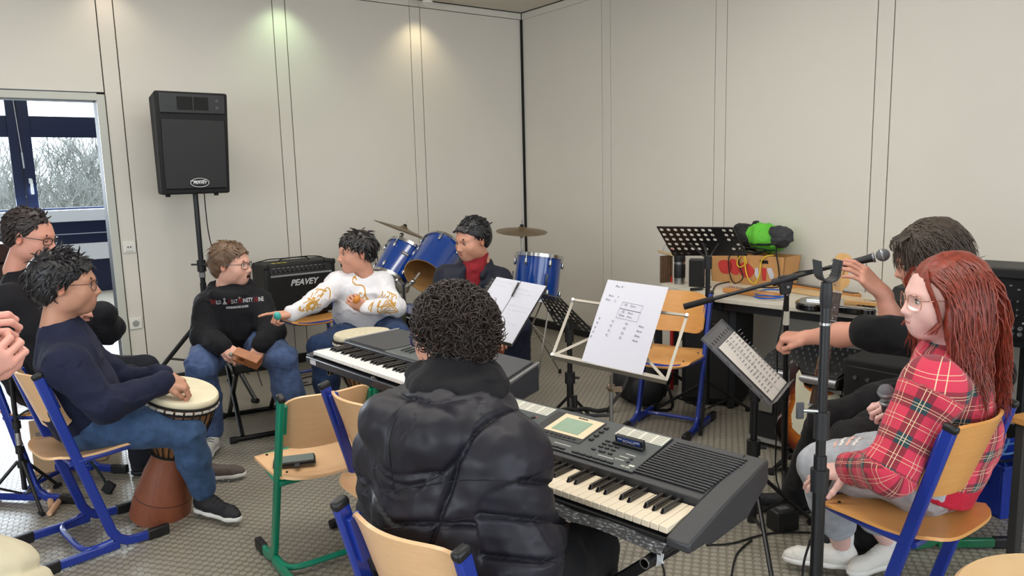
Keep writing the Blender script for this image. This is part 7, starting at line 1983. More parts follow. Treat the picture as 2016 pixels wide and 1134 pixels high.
 for a, b in ((sr, er), (sl, el)):
  ua = unit(b - a); e = unit(np.cross(ua, V(0, 0, 1))); g2 = np.cross(ua, e)
  for t0 in (.035, .115, .20, .285):
   an = np.linspace(0, 2 * math.pi, 40); seam([a + ua * (t0 - .35 * .085 * math.cos(q)) for q in an], [-(e * math.cos(q) + g2 * math.sin(q)) for q in an])
 S4 = SDF(.009); add_trousers(S4, J, .012)
 cloth_mesh('trousers', S4, cloth('black_cotton', (22, 22, 24)), r, fold=.006, freq=10)
 for q in 'lr': shoe(r, J['a' + q], (f[0], f[1]), mat('dark_shoe_leather', (30, 30, 34), rough=.6), M_SOLE_W)
front_boy()
# ================================================================== boy in navy with the djembe
def navy_boy():
 r = person('person with round glasses in a navy sweatshirt, wrists crossed on a djembe', (-1.83, 3.0, 0))
 P = V(-1.795, 3.05, .555); f = unit(V(.80, .60, 0)); rt = V(f[1], -f[0], 0)
 J = dict(P=P, C=V((-1.816, 3.03, 0.661)), N=V((-1.847, 3.03, 0.905)), sl=V((-1.873, 3.15, 0.798)), sr=V((-1.737, 2.85, 0.805)), el=V((-1.772, 3.3, 0.619)), er=V((-1.616, 2.86, 0.639)), wl=V((-1.543, 3.22, 0.667)), wr=V((-1.488, 3.1, 0.667)),
             hl=P - rt * .09 + V(0, 0, -.02), hr=P + rt * .09 + V(0, 0, -.02), kl=V((-1.757, 3.52, 0.422)), kr=V((-1.428, 3.14, 0.427)), al=V((-1.6, 3.62, 0.086)), ar=V((-1.411, 3.22, 0.121)))
 J['al'][2] = .10; J['ar'][2] = .11
 H = V((-1.811, 3.03, 1.098)); R = rot3(None, unit(V(.93, .36, -.03)), V(0, 0, 1)); s = 1.05
 S_ = SDF(.0035); add_head(S_, H, R, s)
 hn = SDF(.0032)
 add_hand(hn, J['wl'], V(.85, -.25, -.42), V(.1, -.35, .92), 1, .95, (.9, .9, .6), (.3, .4, .5), fore=J['el'], fr=(.03, .038))
 add_hand(hn, J['wr'], V(.80, .35, -.30), V(.1, -.2, .97), -1, .95, (.9, .9, .6), (.3, .4, .5), fore=J['er'], fr=(.03, .038))
 legs = SDF(.008)
 for q in 'rl': legs.cone(J['k' + q] * .2 + J['a' + q] * .8, J['a' + q], .036, .034, .01)
 skin_mesh(r, [S_, hn, core_body(J, 1.0), legs], (188, 138, 114), (160, 92, 82), (36, 28, 26))
 add_eyes(r, H, R, s)
 glasses(r, H, R, s, mat('thin_dark_metal_frame', (40, 38, 40), rough=.3, metal=.7), rim=.0011, w=.023, h=.021, round_=True)
 hm = hair_m('black_hair', (28, 26, 30), .4)
 short_hair(r, hm, H, R, s, n=620, L=.050, lift=.008, vol=1.07, seed=5, flow=lambda p: V(p[0] * 2, .35 if p[2] > .09 else -.35, -.55 if p[2] < .09 else .05), fringe=.018, rad=.0038, low=.012)
 nm = cloth('navy_cotton', (29, 33, 56), .10, 18, .2, 110)
 S2 = SDF(.0065); add_top(S2, J, .018, 1.0, .98, True, 1.0, 1.0)
 S2.ell(J['N'] + V(0, 0, .05), V(.075, .068, .05), None, .012, 0, 's')
 S2.cone(J['N'] + V(0, 0, -.01), J['N'] + V(0, 0, .018), .082, .072, .02)
 o, vq = cloth_mesh('sweatshirt', S2, nm, r, fold=.009, freq=8, seed=7)
 bv = bvh_of(*vq)
 p0 = J['C'] * .2 + J['sr'] * .0 + V((-1.659, 2.98, 0.799)) * .8
 jm = denim('blue_denim', (58, 82, 116))
 S4 = SDF(.0075); add_trousers(S4, J, .012, .98, .90, .94)
 cloth_mesh('jeans', S4, jm, r, fold=.005, freq=11, seed=3)
 for q in 'rl':
  S5 = SDF(.006).cone(J['k' + q] * .14 + J['a' + q] * .86, J['a' + q] + V(0, 0, -.02), .041, .037, .005)
  cloth_mesh('sock', S5, mat('grey_striped_sock', (92, 96, 106), rough=.9, noise=.3, nscale=60, stretch=(.1, .1, 1)), r, fold=0)
 up = mat('black_mesh_shoe', (22, 22, 27), rough=.7, bump=.3, bscale=200)
 shoe(r, J['ar'], (.80, -.42), up, M_SOLE_W, M_LACE_B); shoe(r, J['al'], (.95, .2), mat('brown_grey_shoe', (92, 80, 74), rough=.7), M_SOLE_W)
navy_boy()
# ================================================================== man in the black jumper behind him
def jumper_man():
 r = person('person with rectangular glasses in a black jumper listening with closed eyes', (-2.3, 3.62, 0))
 P = V(-2.30, 3.62, .56); f = unit(V(.95, .2, 0)); rt = V(f[1], -f[0], 0)
 J = dict(P=P, C=V((-2.374, 3.58, 0.764)), N=V((-2.345, 3.58, 1.057)), sl=V((-2.392, 3.78, 0.944)), sr=V((-2.294, 3.4, 0.973)), el=V((-2.095, 3.86, 0.776)), er=V((-2.179, 3.42, 0.71)), wl=V((-1.989, 3.62, 0.867)), wr=V((-2.158, 3.64, 0.75)),
             hl=P - rt * .09, hr=P + rt * .09, kl=V(-1.98, 3.92, .52), kr=V(-1.96, 3.72, .52), al=V(-1.98, 3.95, .09), ar=V(-1.95, 3.75, .09))
 J['el'] = V((-2.047, 3.74, 0.778)); J['wl'] = V((-1.939, 3.52, 0.909))
 H = V((-2.278, 3.57, 1.262)); R = rot3(None, unit(V(.95, .05, -.20)), V(.12, 0, 1)); s = 1.02
 S_ = SDF(.0038); add_head(S_, H, R, s, jaw=1.08)
 hn = SDF(.0036); add_hand(hn, J['wl'], V(-.85, -.25, .18), V(.2, -.6, .75), -1, 1.0, (1.1, 1.2, .8), (.4, .6, .5), fore=J['el'], fr=(.031, .04))
 skin_mesh(r, [S_, hn, core_body(J, 1.05)], (210, 150, 130), (176, 98, 92), (44, 30, 26))
 add_eyes(r, H, R, s, closed=True)
 glasses(r, H, R, s, mat('black_spectacle_frame', (18, 16, 18), rough=.25, coat=.4), rim=.0019, w=.025, h=.015)
 short_hair(r, hair_m('very_dark_brown_hair', (38, 28, 28), .45), H, R, s, n=430, L=.032, lift=.010, vol=1.04, seed=8, flow=lambda p: V(.3, -.5, -.3) if p[2] > .1 else V(0, -.5, -.6), fringe=0)
 S2 = SDF(.0075); add_top(S2, J, .020, 1.06, .97, True, 1.05, 1.1)
 S2.cone(J['N'] + V(0, 0, -.01), J['N'] + V(0, 0, .035), .080, .062, .02)
 cloth_mesh('jumper', S2, cloth('black_knit', (25, 24, 29), .12, 30, .35, 150), r, fold=.009, freq=8, seed=2)
 S4 = SDF(.010); add_trousers(S4, J, .012); cloth_mesh('trousers', S4, cloth('dark_cotton', (30, 32, 40)), r, fold=.005)
 for q in 'lr': shoe(r, J['a' + q], (1, .1), MATS['black_mesh_shoe'], M_SOLE_B)
jumper_man()
# ================================================================== boy in the black hoodie with the wood block
def hoodie_boy():
 r = person('person with glasses in a black hoodie holding a wooden block and beater', (-1.6, 4.45, 0))
 f = unit(V(.35, -.94, 0)); rt = V(f[1], -f[0], 0)
 P = V((-1.682, 4.48, 0.47)); P[2] = .575
 J = dict(P=P, C=V((-1.624, 4.36, 0.663)), N=V((-1.63, 4.32, 0.858)), sr=V((-1.75, 4.28, 0.79)), sl=V((-1.501, 4.36, 0.788)), er=V((-1.758, 4.18, 0.632)), el=V((-1.378, 4.24, 0.651)), wr=V((-1.584, 4.02, 0.612)), wl=V((-1.38, 4.04, 0.608)),
             hr=P + rt * .09 + V(0, 0, -.01), hl=P - rt * .09 + V(0, 0, -.01), kr=V((-1.708, 4, 0.506)), kl=V((-1.268, 4.02, 0.529)), ar=V((-1.719, 4.1, 0.047)), al=V((-1.214, 4.02, 0.093)))
 J['ar'][2] = J['al'][2] = .095
 H = V((-1.623, 4.33, 1.023)); R = rot3(None, unit(V(.99, -.12, -.03)), V(0, 0, 1)); s = 1.04
 S_ = SDF(.0035); add_head(S_, H, R, s, open_mouth=.8, cheek=1.1)
 hn = SDF(.0034)
 add_hand(hn, J['wr'], V(.75, -.35, -.45), V(-.1, -.55, .75), -1, .95, (.9, 1.0, .7), (.3, .5, .5), fore=J['er'], fr=(.03, .036))
 add_hand(hn, J['wl'], V(-.40, -.45, -.70), V(.5, -.6, .35), 1, .95, (.7, .8, .5), (.5, .3, .4), fore=J['el'], fr=(.03, .036))
 skin_mesh(r, [S_, hn, core_body(J, 1.0)], (220, 168, 148), (190, 112, 106), (96, 70, 50))
 add_eyes(r, H, R, s, iris=(80, 96, 110))
 glasses(r, H, R, s, MATS['black_spectacle_frame'], rim=.0016, w=.025, h=.019)
 short_hair(r, hair_m('light_brown_hair', (104, 80, 60), .5), H, R, s, n=480, L=.040, lift=.006, vol=1.05, seed=21, flow=lambda p: V(p[0] * 3, .6, -.4) if p[1] > -.02 else V(p[0] * 2, -.2, -.7), fringe=.012, low=.014, rad=.0036)
 hm = cloth('black_sweatshirt_fleece', (22, 22, 26), .12, 25, .2, 110)
 S2 = SDF(.007); add_top(S2, J, .024, 1.0, .97, True, 1.04, 1.10)
 N = J['N']
 for a in np.linspace(0, 2 * math.pi, 13)[:-1]:
  a2 = a + math.pi / 6
  g_ = lambda q: N + rt * .105 * math.cos(q) - f * .085 * math.sin(q) + V(0, 0, .018 + .030 * math.sin(q))
  S2.cone(g_(a), g_(a2), .036, .036, .012)
 S2.cone(H + R @ V(0, -.02, -.03), H + R @ V(0, -.04, -.25), .060, .058, .006, 0, 's')
 o, vq = cloth_mesh('hoodie', S2, hm, r, fold=.008, freq=8, seed=12)
 bv = bvh_of(*vq)
 # lettering across the chest
 ctr = V((-1.452, 3.9, 0.828)); fd = unit(J['C'] - V((-0.335, 0.9, 1.345)) * 0 - ctr)
 M = frame(tuple(ctr), Vector(-rt), y=(0, 0, 1))
 red, wht = mat('dark_red_print', (150, 30, 36), rough=.7), mat('white_print', (224, 224, 226), rough=.7)
 def chest(t, x, z, size, m, bold=.0008):
  o_ = text_mesh('print', t, size, m, None, M @ T(x, z, 0) @ Matrix.Diagonal((.62, 1, 1, 1)), .0003, bold=bold); drape(o_, bv, -f, r); return o_
 x = -.130
 for big, rest, sym in (('W', 'ILD', 1), ('W', 'EAT', 0), ('N', 'INETY', 0), ('N', 'INE', 0)):
  chest(big, x + .008, .0, .044, red, .0014)
  w = .0115 * len(rest); chest(rest, x + .020 + w / 2, -.001, .032, wht); x += .022 + w + .004
  if sym:
   tri = MB().prism([(-.013, -.012), (.013, -.012), (0, .016)], 0, .0004, M @ T(x + .010, -.002, 0)).build('print', wht, None, smooth=0)
   drape(tri, bv, -f, r); x += .024
 chest('UNDERGROUND BOARD', .005, -.034, .017, wht, .0006)
 for sg in (-1, 1):
  c = N + rt * sg * .040 + f * .110 + V(0, 0, -.012); h_ = bv.ray_cast(Vector(c + f * .2), Vector(-f))
  if h_[0] is not None:
   MB().lathe([(.006, 0), (.006, .002), (.0035, .002), (.0035, 0)], 14, T(Vector(h_[0]) - Vector(r.location)) @ Vector(f).to_track_quat('Z', 'Y').to_matrix().to_4x4()).build('eyelet', M_CHROME, o)
 S4 = SDF(.0075); add_trousers(S4, J, .020, 1.0, .93, 1.02); cloth_mesh('jeans', S4, denim('mid_blue_denim', (70, 88, 126)), r, fold=.009, freq=9, seed=9)
 for q in 'lr': shoe(r, J['a' + q], (.15 if q == 'r' else .35, -.98), mat('white_trainer', (214, 212, 206), rough=.6), M_SOLE_W, M_LACE_B, name='trainer')
 # wooden block and beater
 wb_ = empty('wood_block', (-1.423, 3.92, 0.564), 0, 'small hollow wooden block held by the person in the hoodie', 'percussion')
 Mw = frame((0, 0, 0), (.92, -.15, -.35), z=(.15, -.5, .85))
 wm = wood_mat('zebra_wood', (190, 122, 70), (128, 72, 38), (3, 16, 16), .4)
 _xf(MB().box((0, 0, .0), (.145, .058, .010)), Mw @ T(0, 0, .024)).build('top_board', wm, wb_, bevel=.002); _xf(MB().box((0, 0, 0), (.145, .058, .012)), Mw @ T(0, 0, -.020)).build('bottom_board', wm, wb_, bevel=.002)
 _xf(MB().box((0, 0, 0), (.075, .058, .036)), Mw @ T(.034, 0, .003)).build('solid_end', wm, wb_, bevel=.002); _xf(MB().box((0, 0, 0), (.065, .012, .036)), Mw @ T(-.038, .022, .003)).build('back_wall', mat('dark_red_wood', (94, 46, 30), rough=.5), wb_)
 bt = empty('beater', (-1.512, 3.93, 0.586), 0, 'small grey-headed beater in the hand of the person in the hoodie', 'beater')
 MB().tube([Vector((0, 0, 0)), Vector((-1.475, 3.96, 0.6)) - bt.location], .004, n=8).build('stick', mat('beater_stick', (196, 150, 104), rough=.5), bt); MB().ball((0, 0, 0), (.014, .013, .013), 14, 10).build('beater_head', mat('grey_beater_head', (150, 146, 136), rough=.7), bt)
hoodie_boy()
# ================================================================== boy in the white sweatshirt pointing with an egg shaker
def white_boy():
 r = person('person in a white sweatshirt with gold scrolls pointing with an egg shaker', (-.85, 4.55, 0))
 f = unit(V(-.12, -.99, 0)); rt = V(f[1], -f[0], 0)
 P = V(-.86, 4.60, .56)
 J = dict(P=P, C=V((-0.924, 4.54, 0.717)), N=V((-0.928, 4.55, 0.904)), sr=V((-1.051, 4.48, 0.873)), sl=V((-0.796, 4.56, 0.855)), er=V((-1.137, 4.25, 0.803)), el=V((-0.7, 4.42, 0.738)), wr=V((-1.206, 4.04, 0.782)), wl=V((-0.838, 4.26, 0.764)),
             hr=P + rt * .09 + V(0, 0, -.01), hl=P - rt * .09 + V(0, 0, -.01), kr=V((-1.094, 4.18, 0.556)), kl=V((-0.665, 4.22, 0.595)), ar=V(-1.06, 4.22, .10), al=V(-.55, 4.25, .10))
 H = V((-0.933, 4.52, 1.054)); R = rot3(None, unit(V(-.86, -.50, -.02)), V(0, 0, 1)); s = 1.02
 S_ = SDF(.0035); add_head(S_, H, R, s, open_mouth=1.0)
 hn = SDF(.0034)
 fist = (1.2, 1.3, .8)
 add_hand(hn, J['wr'], V(-.80, -.55, .02), V(.0, -.25, .95), -1, .95, fist, (.2, .6, .6), per={'i': (.05, .15, .1)}, fore=J['er'], fr=(.029, .036))
 add_hand(hn, J['wl'], V(-.75, -.15, .45), V(-.1, -.98, .05), 1, .95, (.8, 1.1, .7), (.3, .4, .4), fore=J['el'], fr=(.029, .036))
 skin_mesh(r, [S_, hn, core_body(J, .97)], (206, 150, 126), (174, 96, 88), (40, 30, 28))
 add_eyes(r, H, R, s)
 short_hair(r, hair_m('glossy_black_hair', (26, 22, 24), .32), H, R, s, n=480, L=.055, lift=.008, vol=1.05, seed=31, flow=lambda p: V(-.5, .8, -.3) if p[1] > -.03 and p[2] > .04 else V(p[0], -.3, -.8), fringe=.042, rad=.0038)
 wm = cloth('white_sweatshirt_cotton', (226, 224, 228), .03, 20, .2, 110)
 S2 = SDF(.0062); add_top(S2, J, .014, .93, .96, True, 1.0, 1.0)
 S2.cone(J['N'] + V(0, 0, -.015), J['N'] + V(0, 0, .010), .082, .070, .02); S2.cone(H + R @ V(0, -.02, -.05), H + R @ V(0, -.045, -.23), .062, .066, .006, 0, 's')
 o, vq = cloth_mesh('sweatshirt', S2, wm, r, fold=.009, freq=8, seed=22)
 bv = bvh_of(*vq)
 gold = mat('ochre_gold_print', (196, 146, 52), rough=.6)
 ctr = V((-0.853, 4.2, 0.816)); M = frame(tuple(ctr), Vector(-rt), y=(0, 0, 1))
 def scroll(pts, rad=.0035):
  o_ = MB().tube([M @ Vector((p.x, p.y, 0)) for p in spline([(x, y, 0) for x, y in pts], 6)], rad, n=5).build('scroll_print', gold, None)
  drape_flat(o_, bv, -f, r)
 for sg in (-1, 1):
  scroll([(sg * .105, .085), (sg * .118, .105), (sg * .125, .085), (sg * .105, .060), (sg * .070, .050), (sg * .052, .015), (sg * .062, -.018), (sg * .085, -.010), (sg * .080, .012), (sg * .068, .004)])
  scroll([(sg * .118, .095), (sg * .112, .118)]); scroll([(sg * .052, .015), (sg * .045, -.03), (sg * .040, -.07)]); scroll([(sg * .075, -.018), (sg * .068, -.05)]); scroll([(sg * .045, -.02), (sg * .030, -.045), (sg * .036, -.06)], .0028)
 rg = random.Random(4)
 for nm, a, b in (('r', J['sr'], J['er']), ('l', J['sl'], J['el'])):
  for q in range(9):
   t0 = rg.uniform(.45, .98); p = a + (b - a) * t0
   pts = [p + V(rg.uniform(-.045, .045), -.2, rg.uniform(-.05, .05)) for _ in range(4)]
   o_ = MB().tube(spline([tuple(x) for x in pts], 5), .0026, n=5).build('sleeve_print', gold, None); drape_flat(o_, bv, V(0, 1, 0), r)
 S4 = SDF(.0075); add_trousers(S4, J, .014, .98, .92); cloth_mesh('ripped_jeans', S4, denim('dark_blue_denim', (40, 58, 92)), r, fold=.008, freq=10, seed=5)
 fr_ = mat('frayed_white_thread', (206, 206, 210), rough=.9)
 jb = bvh_of(*[(lambda o_: (np.array([v.co for v in o_.data.vertices]) + wloc(r), np.array([tuple(p.vertices) for p in o_.data.polygons])))(r.children[-1])][0])
 for kk, (u, w_) in enumerate(((.35, .05), (.55, .06), (.80, .055), (.92, .05), (.30, .04))):
  a, b = (J['hr'], J['kr']) if kk < 4 else (J['hl'], J['kl'])
  p = a + (b - a) * u; side = unit(np.cross(b - a, V(0, 0, 1)))
  pts = [tuple(p + side * w_ * x + V(0, -.1, .2) + V(0, 0, .004) * math.sin(x * 9)) for x in np.linspace(-1, 1, 9)]
  o_ = MB().tube(pts, .006, n=5).build('frayed_rip', fr_, None); drape_flat(o_, jb, V(0, .45, -.9), r, .5)
 for q in 'lr': shoe(r, J['a' + q], (0, -1), MATS['white_trainer'], M_SOLE_W)
 eg = empty('egg_shaker', (-1.24, 3.9, 0.795), 0, 'turquoise egg shaker in the pointing hand', 'shaker'); MB().ball((0, 0, 0), (.019, .019, .025), 18, 12, RX(.6)).build('egg', mat('turquoise_plastic', (70, 176, 168), rough=.35), eg)
 es = empty('egg_shaker', (-0.881, 4.2, 0.823), 0, 'orange egg shaker held against the white sweatshirt', 'shaker'); MB().ball((0, 0, 0), (.019, .019, .025), 18, 12, RY(.7)).build('egg', mat('orange_plastic', (206, 130, 44), rough=.4), es)
 # olive jacket hung over the chair behind him
 jk = empty('olive_jacket', (-.82, 4.75, .30), 0, 'olive green jacket hanging over the chair of the person in white', 'jacket')
 S5 = SDF(.008)
 top_l, top_r = V((-1.142, 4.72, 0.743)), V((-0.771, 4.72, 0.733))
 S5.loft([(V(-.88, 4.74, .38), .22, .05), (V(-.88, 4.74, .60), .19, .055), (V(-.87, 4.74, .80), .15, .05)], V(1, 0, 0), .04)
 for sg in (-1,): S5.cone(V(-.84 + sg * .17, 4.72, .74), V(-.84 + sg * .30, 4.52, .36), .055, .05, .04); S5.cone(V(-.84 + sg * .27, 4.56, .46), V(-.84 + sg * .33, 4.42, .10), .045, .04, .03)
 cloth_mesh('jacket_shell', S5, cloth('olive_cotton', (66, 66, 50), .12, 20, .25, 100), jk, fold=.012, freq=8, seed=40)
def drape_flat(o, bvh, d, parent, keep=.6):
 """project a thin printed line onto a surface; lines that miss it are dropped"""
 d = Vector(d).normalized(); me = o.data; miss = 0
 for vt in me.vertices:
  p = Vector(vt.co); h = bvh.ray_cast(p - d * .25, d)
  if h[0] is None or (h[0] - p).length > .45: miss += 1
  else: vt.co = h[0] - d * .0014
 if miss: bpy.data.objects.remove(o); return
 me.transform(Matrix.Translation(-Vector(wloc(parent)))); o.parent = parent
white_boy()
# ================================================================== boy in the dark jacket at the drums
def drummer():
 r = person('person in a dark zip jacket over a red roll-neck at the drum kit', (-.2, 4.75, 0))
 f = unit(V(-.15, -.98, 0)); rt = V(f[1], -f[0], 0)
 P = V(-.20, 4.86, .58)
 J = dict(P=P, C=V((-0.267, 4.72, 0.72)), N=V((-0.227, 4.7, 0.924)), sr=V((-0.383, 4.62, 0.868)), sl=V((-0.096, 4.74, 0.837)), er=V((-0.436, 4.5, 0.692)), el=V((-0.055, 4.62, 0.629)), wr=V((-0.309, 4.28, 0.645)), wl=V((-0.075, 4.36, 0.608)),
             hr=P + rt * .09, hl=P - rt * .09, kr=V((-0.32, 4.42, 0.586)), kl=V((0.037, 4.5, 0.567)), ar=V(-.36, 4.42, .1), al=V((-0.006, 4.6, 0.048)))
 J['al'][2] = .10
 H = V((-0.239, 4.66, 1.101)); R = rot3(None, unit(V(-.72, -.66, -.16)), V(0, 0, 1)); s = 1.08
 S_ = SDF(.0035); add_head(S_, H, R, s, jaw=1.15, cheek=1.15, nose=1.08)
 hn = SDF(.005); add_hand(hn, J['wr'], V(0, -1, -.3), V(0, 0, 1), -1, 1, fore=J['er']); add_hand(hn, J['wl'], V(0, -1, -.3), V(0, 0, 1), 1, 1, fore=J['el'])
 skin_mesh(r, [S_, hn, core_body(J, 1.05)], (196, 142, 118), (164, 92, 84), (30, 24, 24))
 add_eyes(r, H, R, s, look=(-.2, .97, 0))
 short_hair(r, MATS['black_hair'], H, R, s, n=480, L=.030, lift=.012, vol=1.05, seed=41, flow=lambda p: V(p[0] * .5, .8, -.15) if p[2] > .06 else V(0, -.3, -.8), fringe=.006, rad=.0036)
 red = cloth('dark_red_knit', (132, 32, 40), .1, 30, .3, 160)
 S1 = SDF(.006); S1.cone(J['N'] + V(-.01, -.02, -.03), H + R @ (V(0, -.025, -.10) * s), .075, .063, .02); S1.cone(J['N'] + f * .04, J['C'] + f * .06, .085, .08, .03)
 cloth_mesh('roll_neck', S1, red, r, fold=.005, freq=14, seed=3)
 S2 = SDF(.0068); add_top(S2, J, .022, 1.06, .97, True, 1.04, 1.08)
 N = J['N']
 for sg in (-1, 1):
  S2.cone(N + rt * sg * .075 + V(0, 0, .035) - f * .02, N + rt * sg * .055 + f * .105 + V(0, 0, -.035), .026, .022, .02)
 S2.cone(N + rt * .075 + V(0, 0, .035) - f * .02, N - rt * .075 + V(0, 0, .035) - f * .02, .03, .03, .03)
 # open front
 S2.ell(N + f * .115 + V(0, 0, -.045), V(.048, .05, .085), np.stack([rt, f, V(0, 0, 1)], 1), .012, 0, 's')
 S2.cone(H + R @ (V(0, -.02, -.05) * s), N + V(0, 0, -.0), .07, .074, .008, 0, 's')
 o, vq = cloth_mesh('zip_jacket', S2, cloth('midnight_blue_nylon', (28, 31, 44), .08, 15, .15, 90, .6), r, fold=.010, freq=7, seed=51)
 bv = bvh_of(*vq)
 z0 = N + f * .3
 pts = [tuple(N + f * .35 + V(0, 0, -.14 - k * .03)) for k in range(8)]
 o_ = MB().tube(pts, .004, n=5).build('zip', M_STEEL, None); drape_flat(o_, bv, -f, r)
 S4 = SDF(.009); add_trousers(S4, J, .014, 1.05); cloth_mesh('trousers', S4, cloth('dark_navy_cotton', (24, 28, 46), .08), r, fold=.007, freq=9)
 for q in 'lr': shoe(r, J['a' + q], (0, -1), MATS['black_mesh_shoe'], M_SOLE_B)
 th_ = empty('drum_throne', (-.20, 4.88, 0), 0, 'black drum stool under the person in the dark jacket', 'stool')
 MB().lathe([(0, .42), (.15, .42), (.16, .44), (.155, .47), (0, .475)], 28).build('padded_seat', MATS['black_vinyl'], th_); MB().cyl((0, 0, .1), (0, 0, .42), .014, n=10).build('pole', M_CHROME, th_)
 tripod(th_, 0, .25, .28, .10, (20, 140, 260), M_CHROME, .008)
drummer()
# ================================================================== long-haired man with the microphone stand
def stage_man():
 r = person('person in black reaching for the boom microphone stand', (1.72, 2.93, 0))
 f = unit(V(-.95, .30, 0)); rt = V(f[1], -f[0], 0)
 P = V(1.74, 2.93, .56)
 J = dict(P=P, C=V((1.79, 2.88, 0.71)), N=V((1.711, 2.84, 0.939)), sr=V((1.715, 3, 0.834)), sl=V((1.601, 2.66, 0.863)), er=V((1.538, 2.92, 0.814)), el=V((1.319, 2.72, 0.889)), wr=V((1.461, 2.93, 1.007)), wl=V((1.182, 2.96, 0.823)),
             hr=P + rt * .09, hl=P - rt * .09, kr=V((1.294, 2.98, 0.465)), kl=V((1.248, 2.66, 0.495)), ar=V(1.22, 3.10, .10), al=V(1.36, 2.72, .10))
 H = V((1.566, 2.8, 1.148)); R = rot3(None, unit(V(-.95, .22, -.28)), V(-.1, 0, 1)); s = 1.06
 S_ = SDF(.0038); add_head(S_, H, R, s, nose=1.12, jaw=1.02)
 hn = SDF(.0034)
 add_hand(hn, J['wr'], V(-.66, .10, .66), V(.42, -.75, .45), -1, 1.14, (.35, .45, .35), (.35, .2, .3), fore=J['er'], fr=(.033, .044))
 add_hand(hn, J['wl'], V(-.90, .40, -.05), V(.25, -.35, .85), 1, 1.0, (1.15, 1.25, .8), (.25, .5, .5), fore=J['el'], fr=(.034, .046))
 skin_mesh(r, [S_, hn, core_body(J, 1.06)], (206, 148, 126), (174, 96, 90), (70, 54, 44))
 add_eyes(r, H, R, s, look=(0, .9, -.4))
 hm = hair_m('grey_brown_wavy_hair', (66, 54, 44), .55); rg = np.random.default_rng(77)
 cap = [('u', (0, -.026, .046), (.090, .112, .098), .01), ('u', (0, -.070, -.03), (.088, .064, .085), .03), ('s', (0, .115, -.020), (.095, .070, .095), .012), ('s', (0, .060, -.085), (.10, .080, .070), .012)]
 st = []
 for p, d in scalp_points(1300, rg, lambda x, y, z: z > hairline(y) - .02):
  t = unit(V(p[0] * 5, -.5 if p[1] < .03 else .3, -.7) + rg.normal(size=3) * .22); t = unit(t - d * (t @ d) * .9); ln = rg.uniform(.05, .10); p0 = p * 1.07
  ph, w = rg.uniform(0, 6), rg.uniform(.004, .010); e = unit(np.cross(t, d)); pts = []
  for k in range(7):
   u = k / 6; pts.append(p0 + d * (.006 + .010 * math.sin(u * 2.2) - .020 * u * u) + t * ln * u + V(0, 0, -.035) * u * u + e * w * math.sin(ph + u * 6))
  st.append((pts, [.0021 * (1 - .8 * (k / 6) ** 2) for k in range(7)]))
 for q in range(22):       # wisps over the brow
  x = rg.uniform(-.06, .06); p0 = V(x, .070 - abs(x) * .4, .105); st.append(([p0, p0 + V(rg.uniform(-.01, .01), .034, -.010), p0 + V(rg.uniform(-.02, .02), .042, -.028), p0 + V(rg.uniform(-.02, .02), .040, -.045)], [.0028, .0026, .002, .0006]))
 hair_mesh(r, 'hair', hm, H, R, s, cap, st, 9)
 S2 = SDF(.007); bm = cloth('black_jersey', (20, 20, 22), .1, 25, .2, 110)
 side = unit(J['sr'] - J['sl'])
 S2.loft(torso_rings(J['P'], J['C'], J['N'], .018, 1.08), side, .05, 0); S2.cone(J['N'] + V(0, 0, -.02), J['N'] + V(0, 0, .03), .085, .066, .02)
 for q, e in (('r', .10), ('l', .04)):
  sh, el, wr = J['s' + q], J['e' + q], J['w' + q]
  S2.cone(J['C'] * .2 + J['N'] * .5 + sh * .3, sh, .08, .078, .05); S2.cone(sh, el, .076, .062, .03); S2.cone(el, el + (wr - el) * e, .062, .056, .02)
 cloth_mesh('pullover', S2, bm, r, fold=.010, freq=9, seed=61)
 S4 = SDF(.0075); add_trousers(S4, J, .014, 1.04); cloth_mesh('jeans', S4, denim('black_denim', (34, 33, 35), .12), r, fold=.009, freq=10, seed=8)
 for q in 'lr': shoe(r, J['a' + q], (-.9, .3), MATS['black_mesh_shoe'], M_SOLE_B)
stage_man()
# ================================================================== red-haired singer
def plaid():
 m = mat('red_tartan_flannel', (200, 50, 74), rough=.85, sheen=.15, bump=.2, bscale=120); nt, b = nodes(m); N = nt.nodes; L = nt.links
 at_ = N.new('ShaderNodeAttribute'); at_.attribute_name = 'puv'; sp = N.new('ShaderNodeSeparateXYZ'); L.new(at_.outputs['Vector'], sp.inputs[0])
 def ma(op, a, bb):
  n = N.new('ShaderNodeMath'); n.operation = op
  for i, q in enumerate((a, bb)):
   if hasattr(q, 'links'): L.new(q, n.inputs[i])
   else: n.inputs[i].default_value = q
  return n.outputs[0]
 def mix(f, a, bcol):
  n = N.new('ShaderNodeMix'); n.data_type = 'RGBA'; L.new(f, n.inputs['Factor'])
  if hasattr(a, 'links'): L.new(a, n.inputs['A'])
  else: n.inputs['A'].default_value = rgb(a) + (1,)
  n.inputs['B'].default_value = rgb(bcol) + (1,); return n.outputs['Result']
 per = .104; bands, lines = [], []
 for ax in ('X', 'Y'):
  pp = ma('PINGPONG', ma('ADD', sp.outputs[ax], 10 * per), per / 2); bands.append(ma('LESS_THAN', pp, .0175))
  lines.append(ma('LESS_THAN', ma('ABSOLUTE', ma('SUBTRACT', pp, .0040), 0), .0008)); lines.append(ma('LESS_THAN', ma('ABSOLUTE', ma('SUBTRACT', pp, .046), 0), .0007))
 one = ma('MAXIMUM', *bands); both = ma('MULTIPLY', *bands)
 c = mix(one, (204, 50, 78), (138, 38, 54)); c = mix(both, c, (28, 62, 70))
 ln = ma('MAXIMUM', ma('MAXIMUM', lines[0], lines[1]), ma('MAXIMUM', lines[2], lines[3])); c = mix(ln, c, (224, 196, 160))
 L.new(c, b.inputs['Base Color']); return m
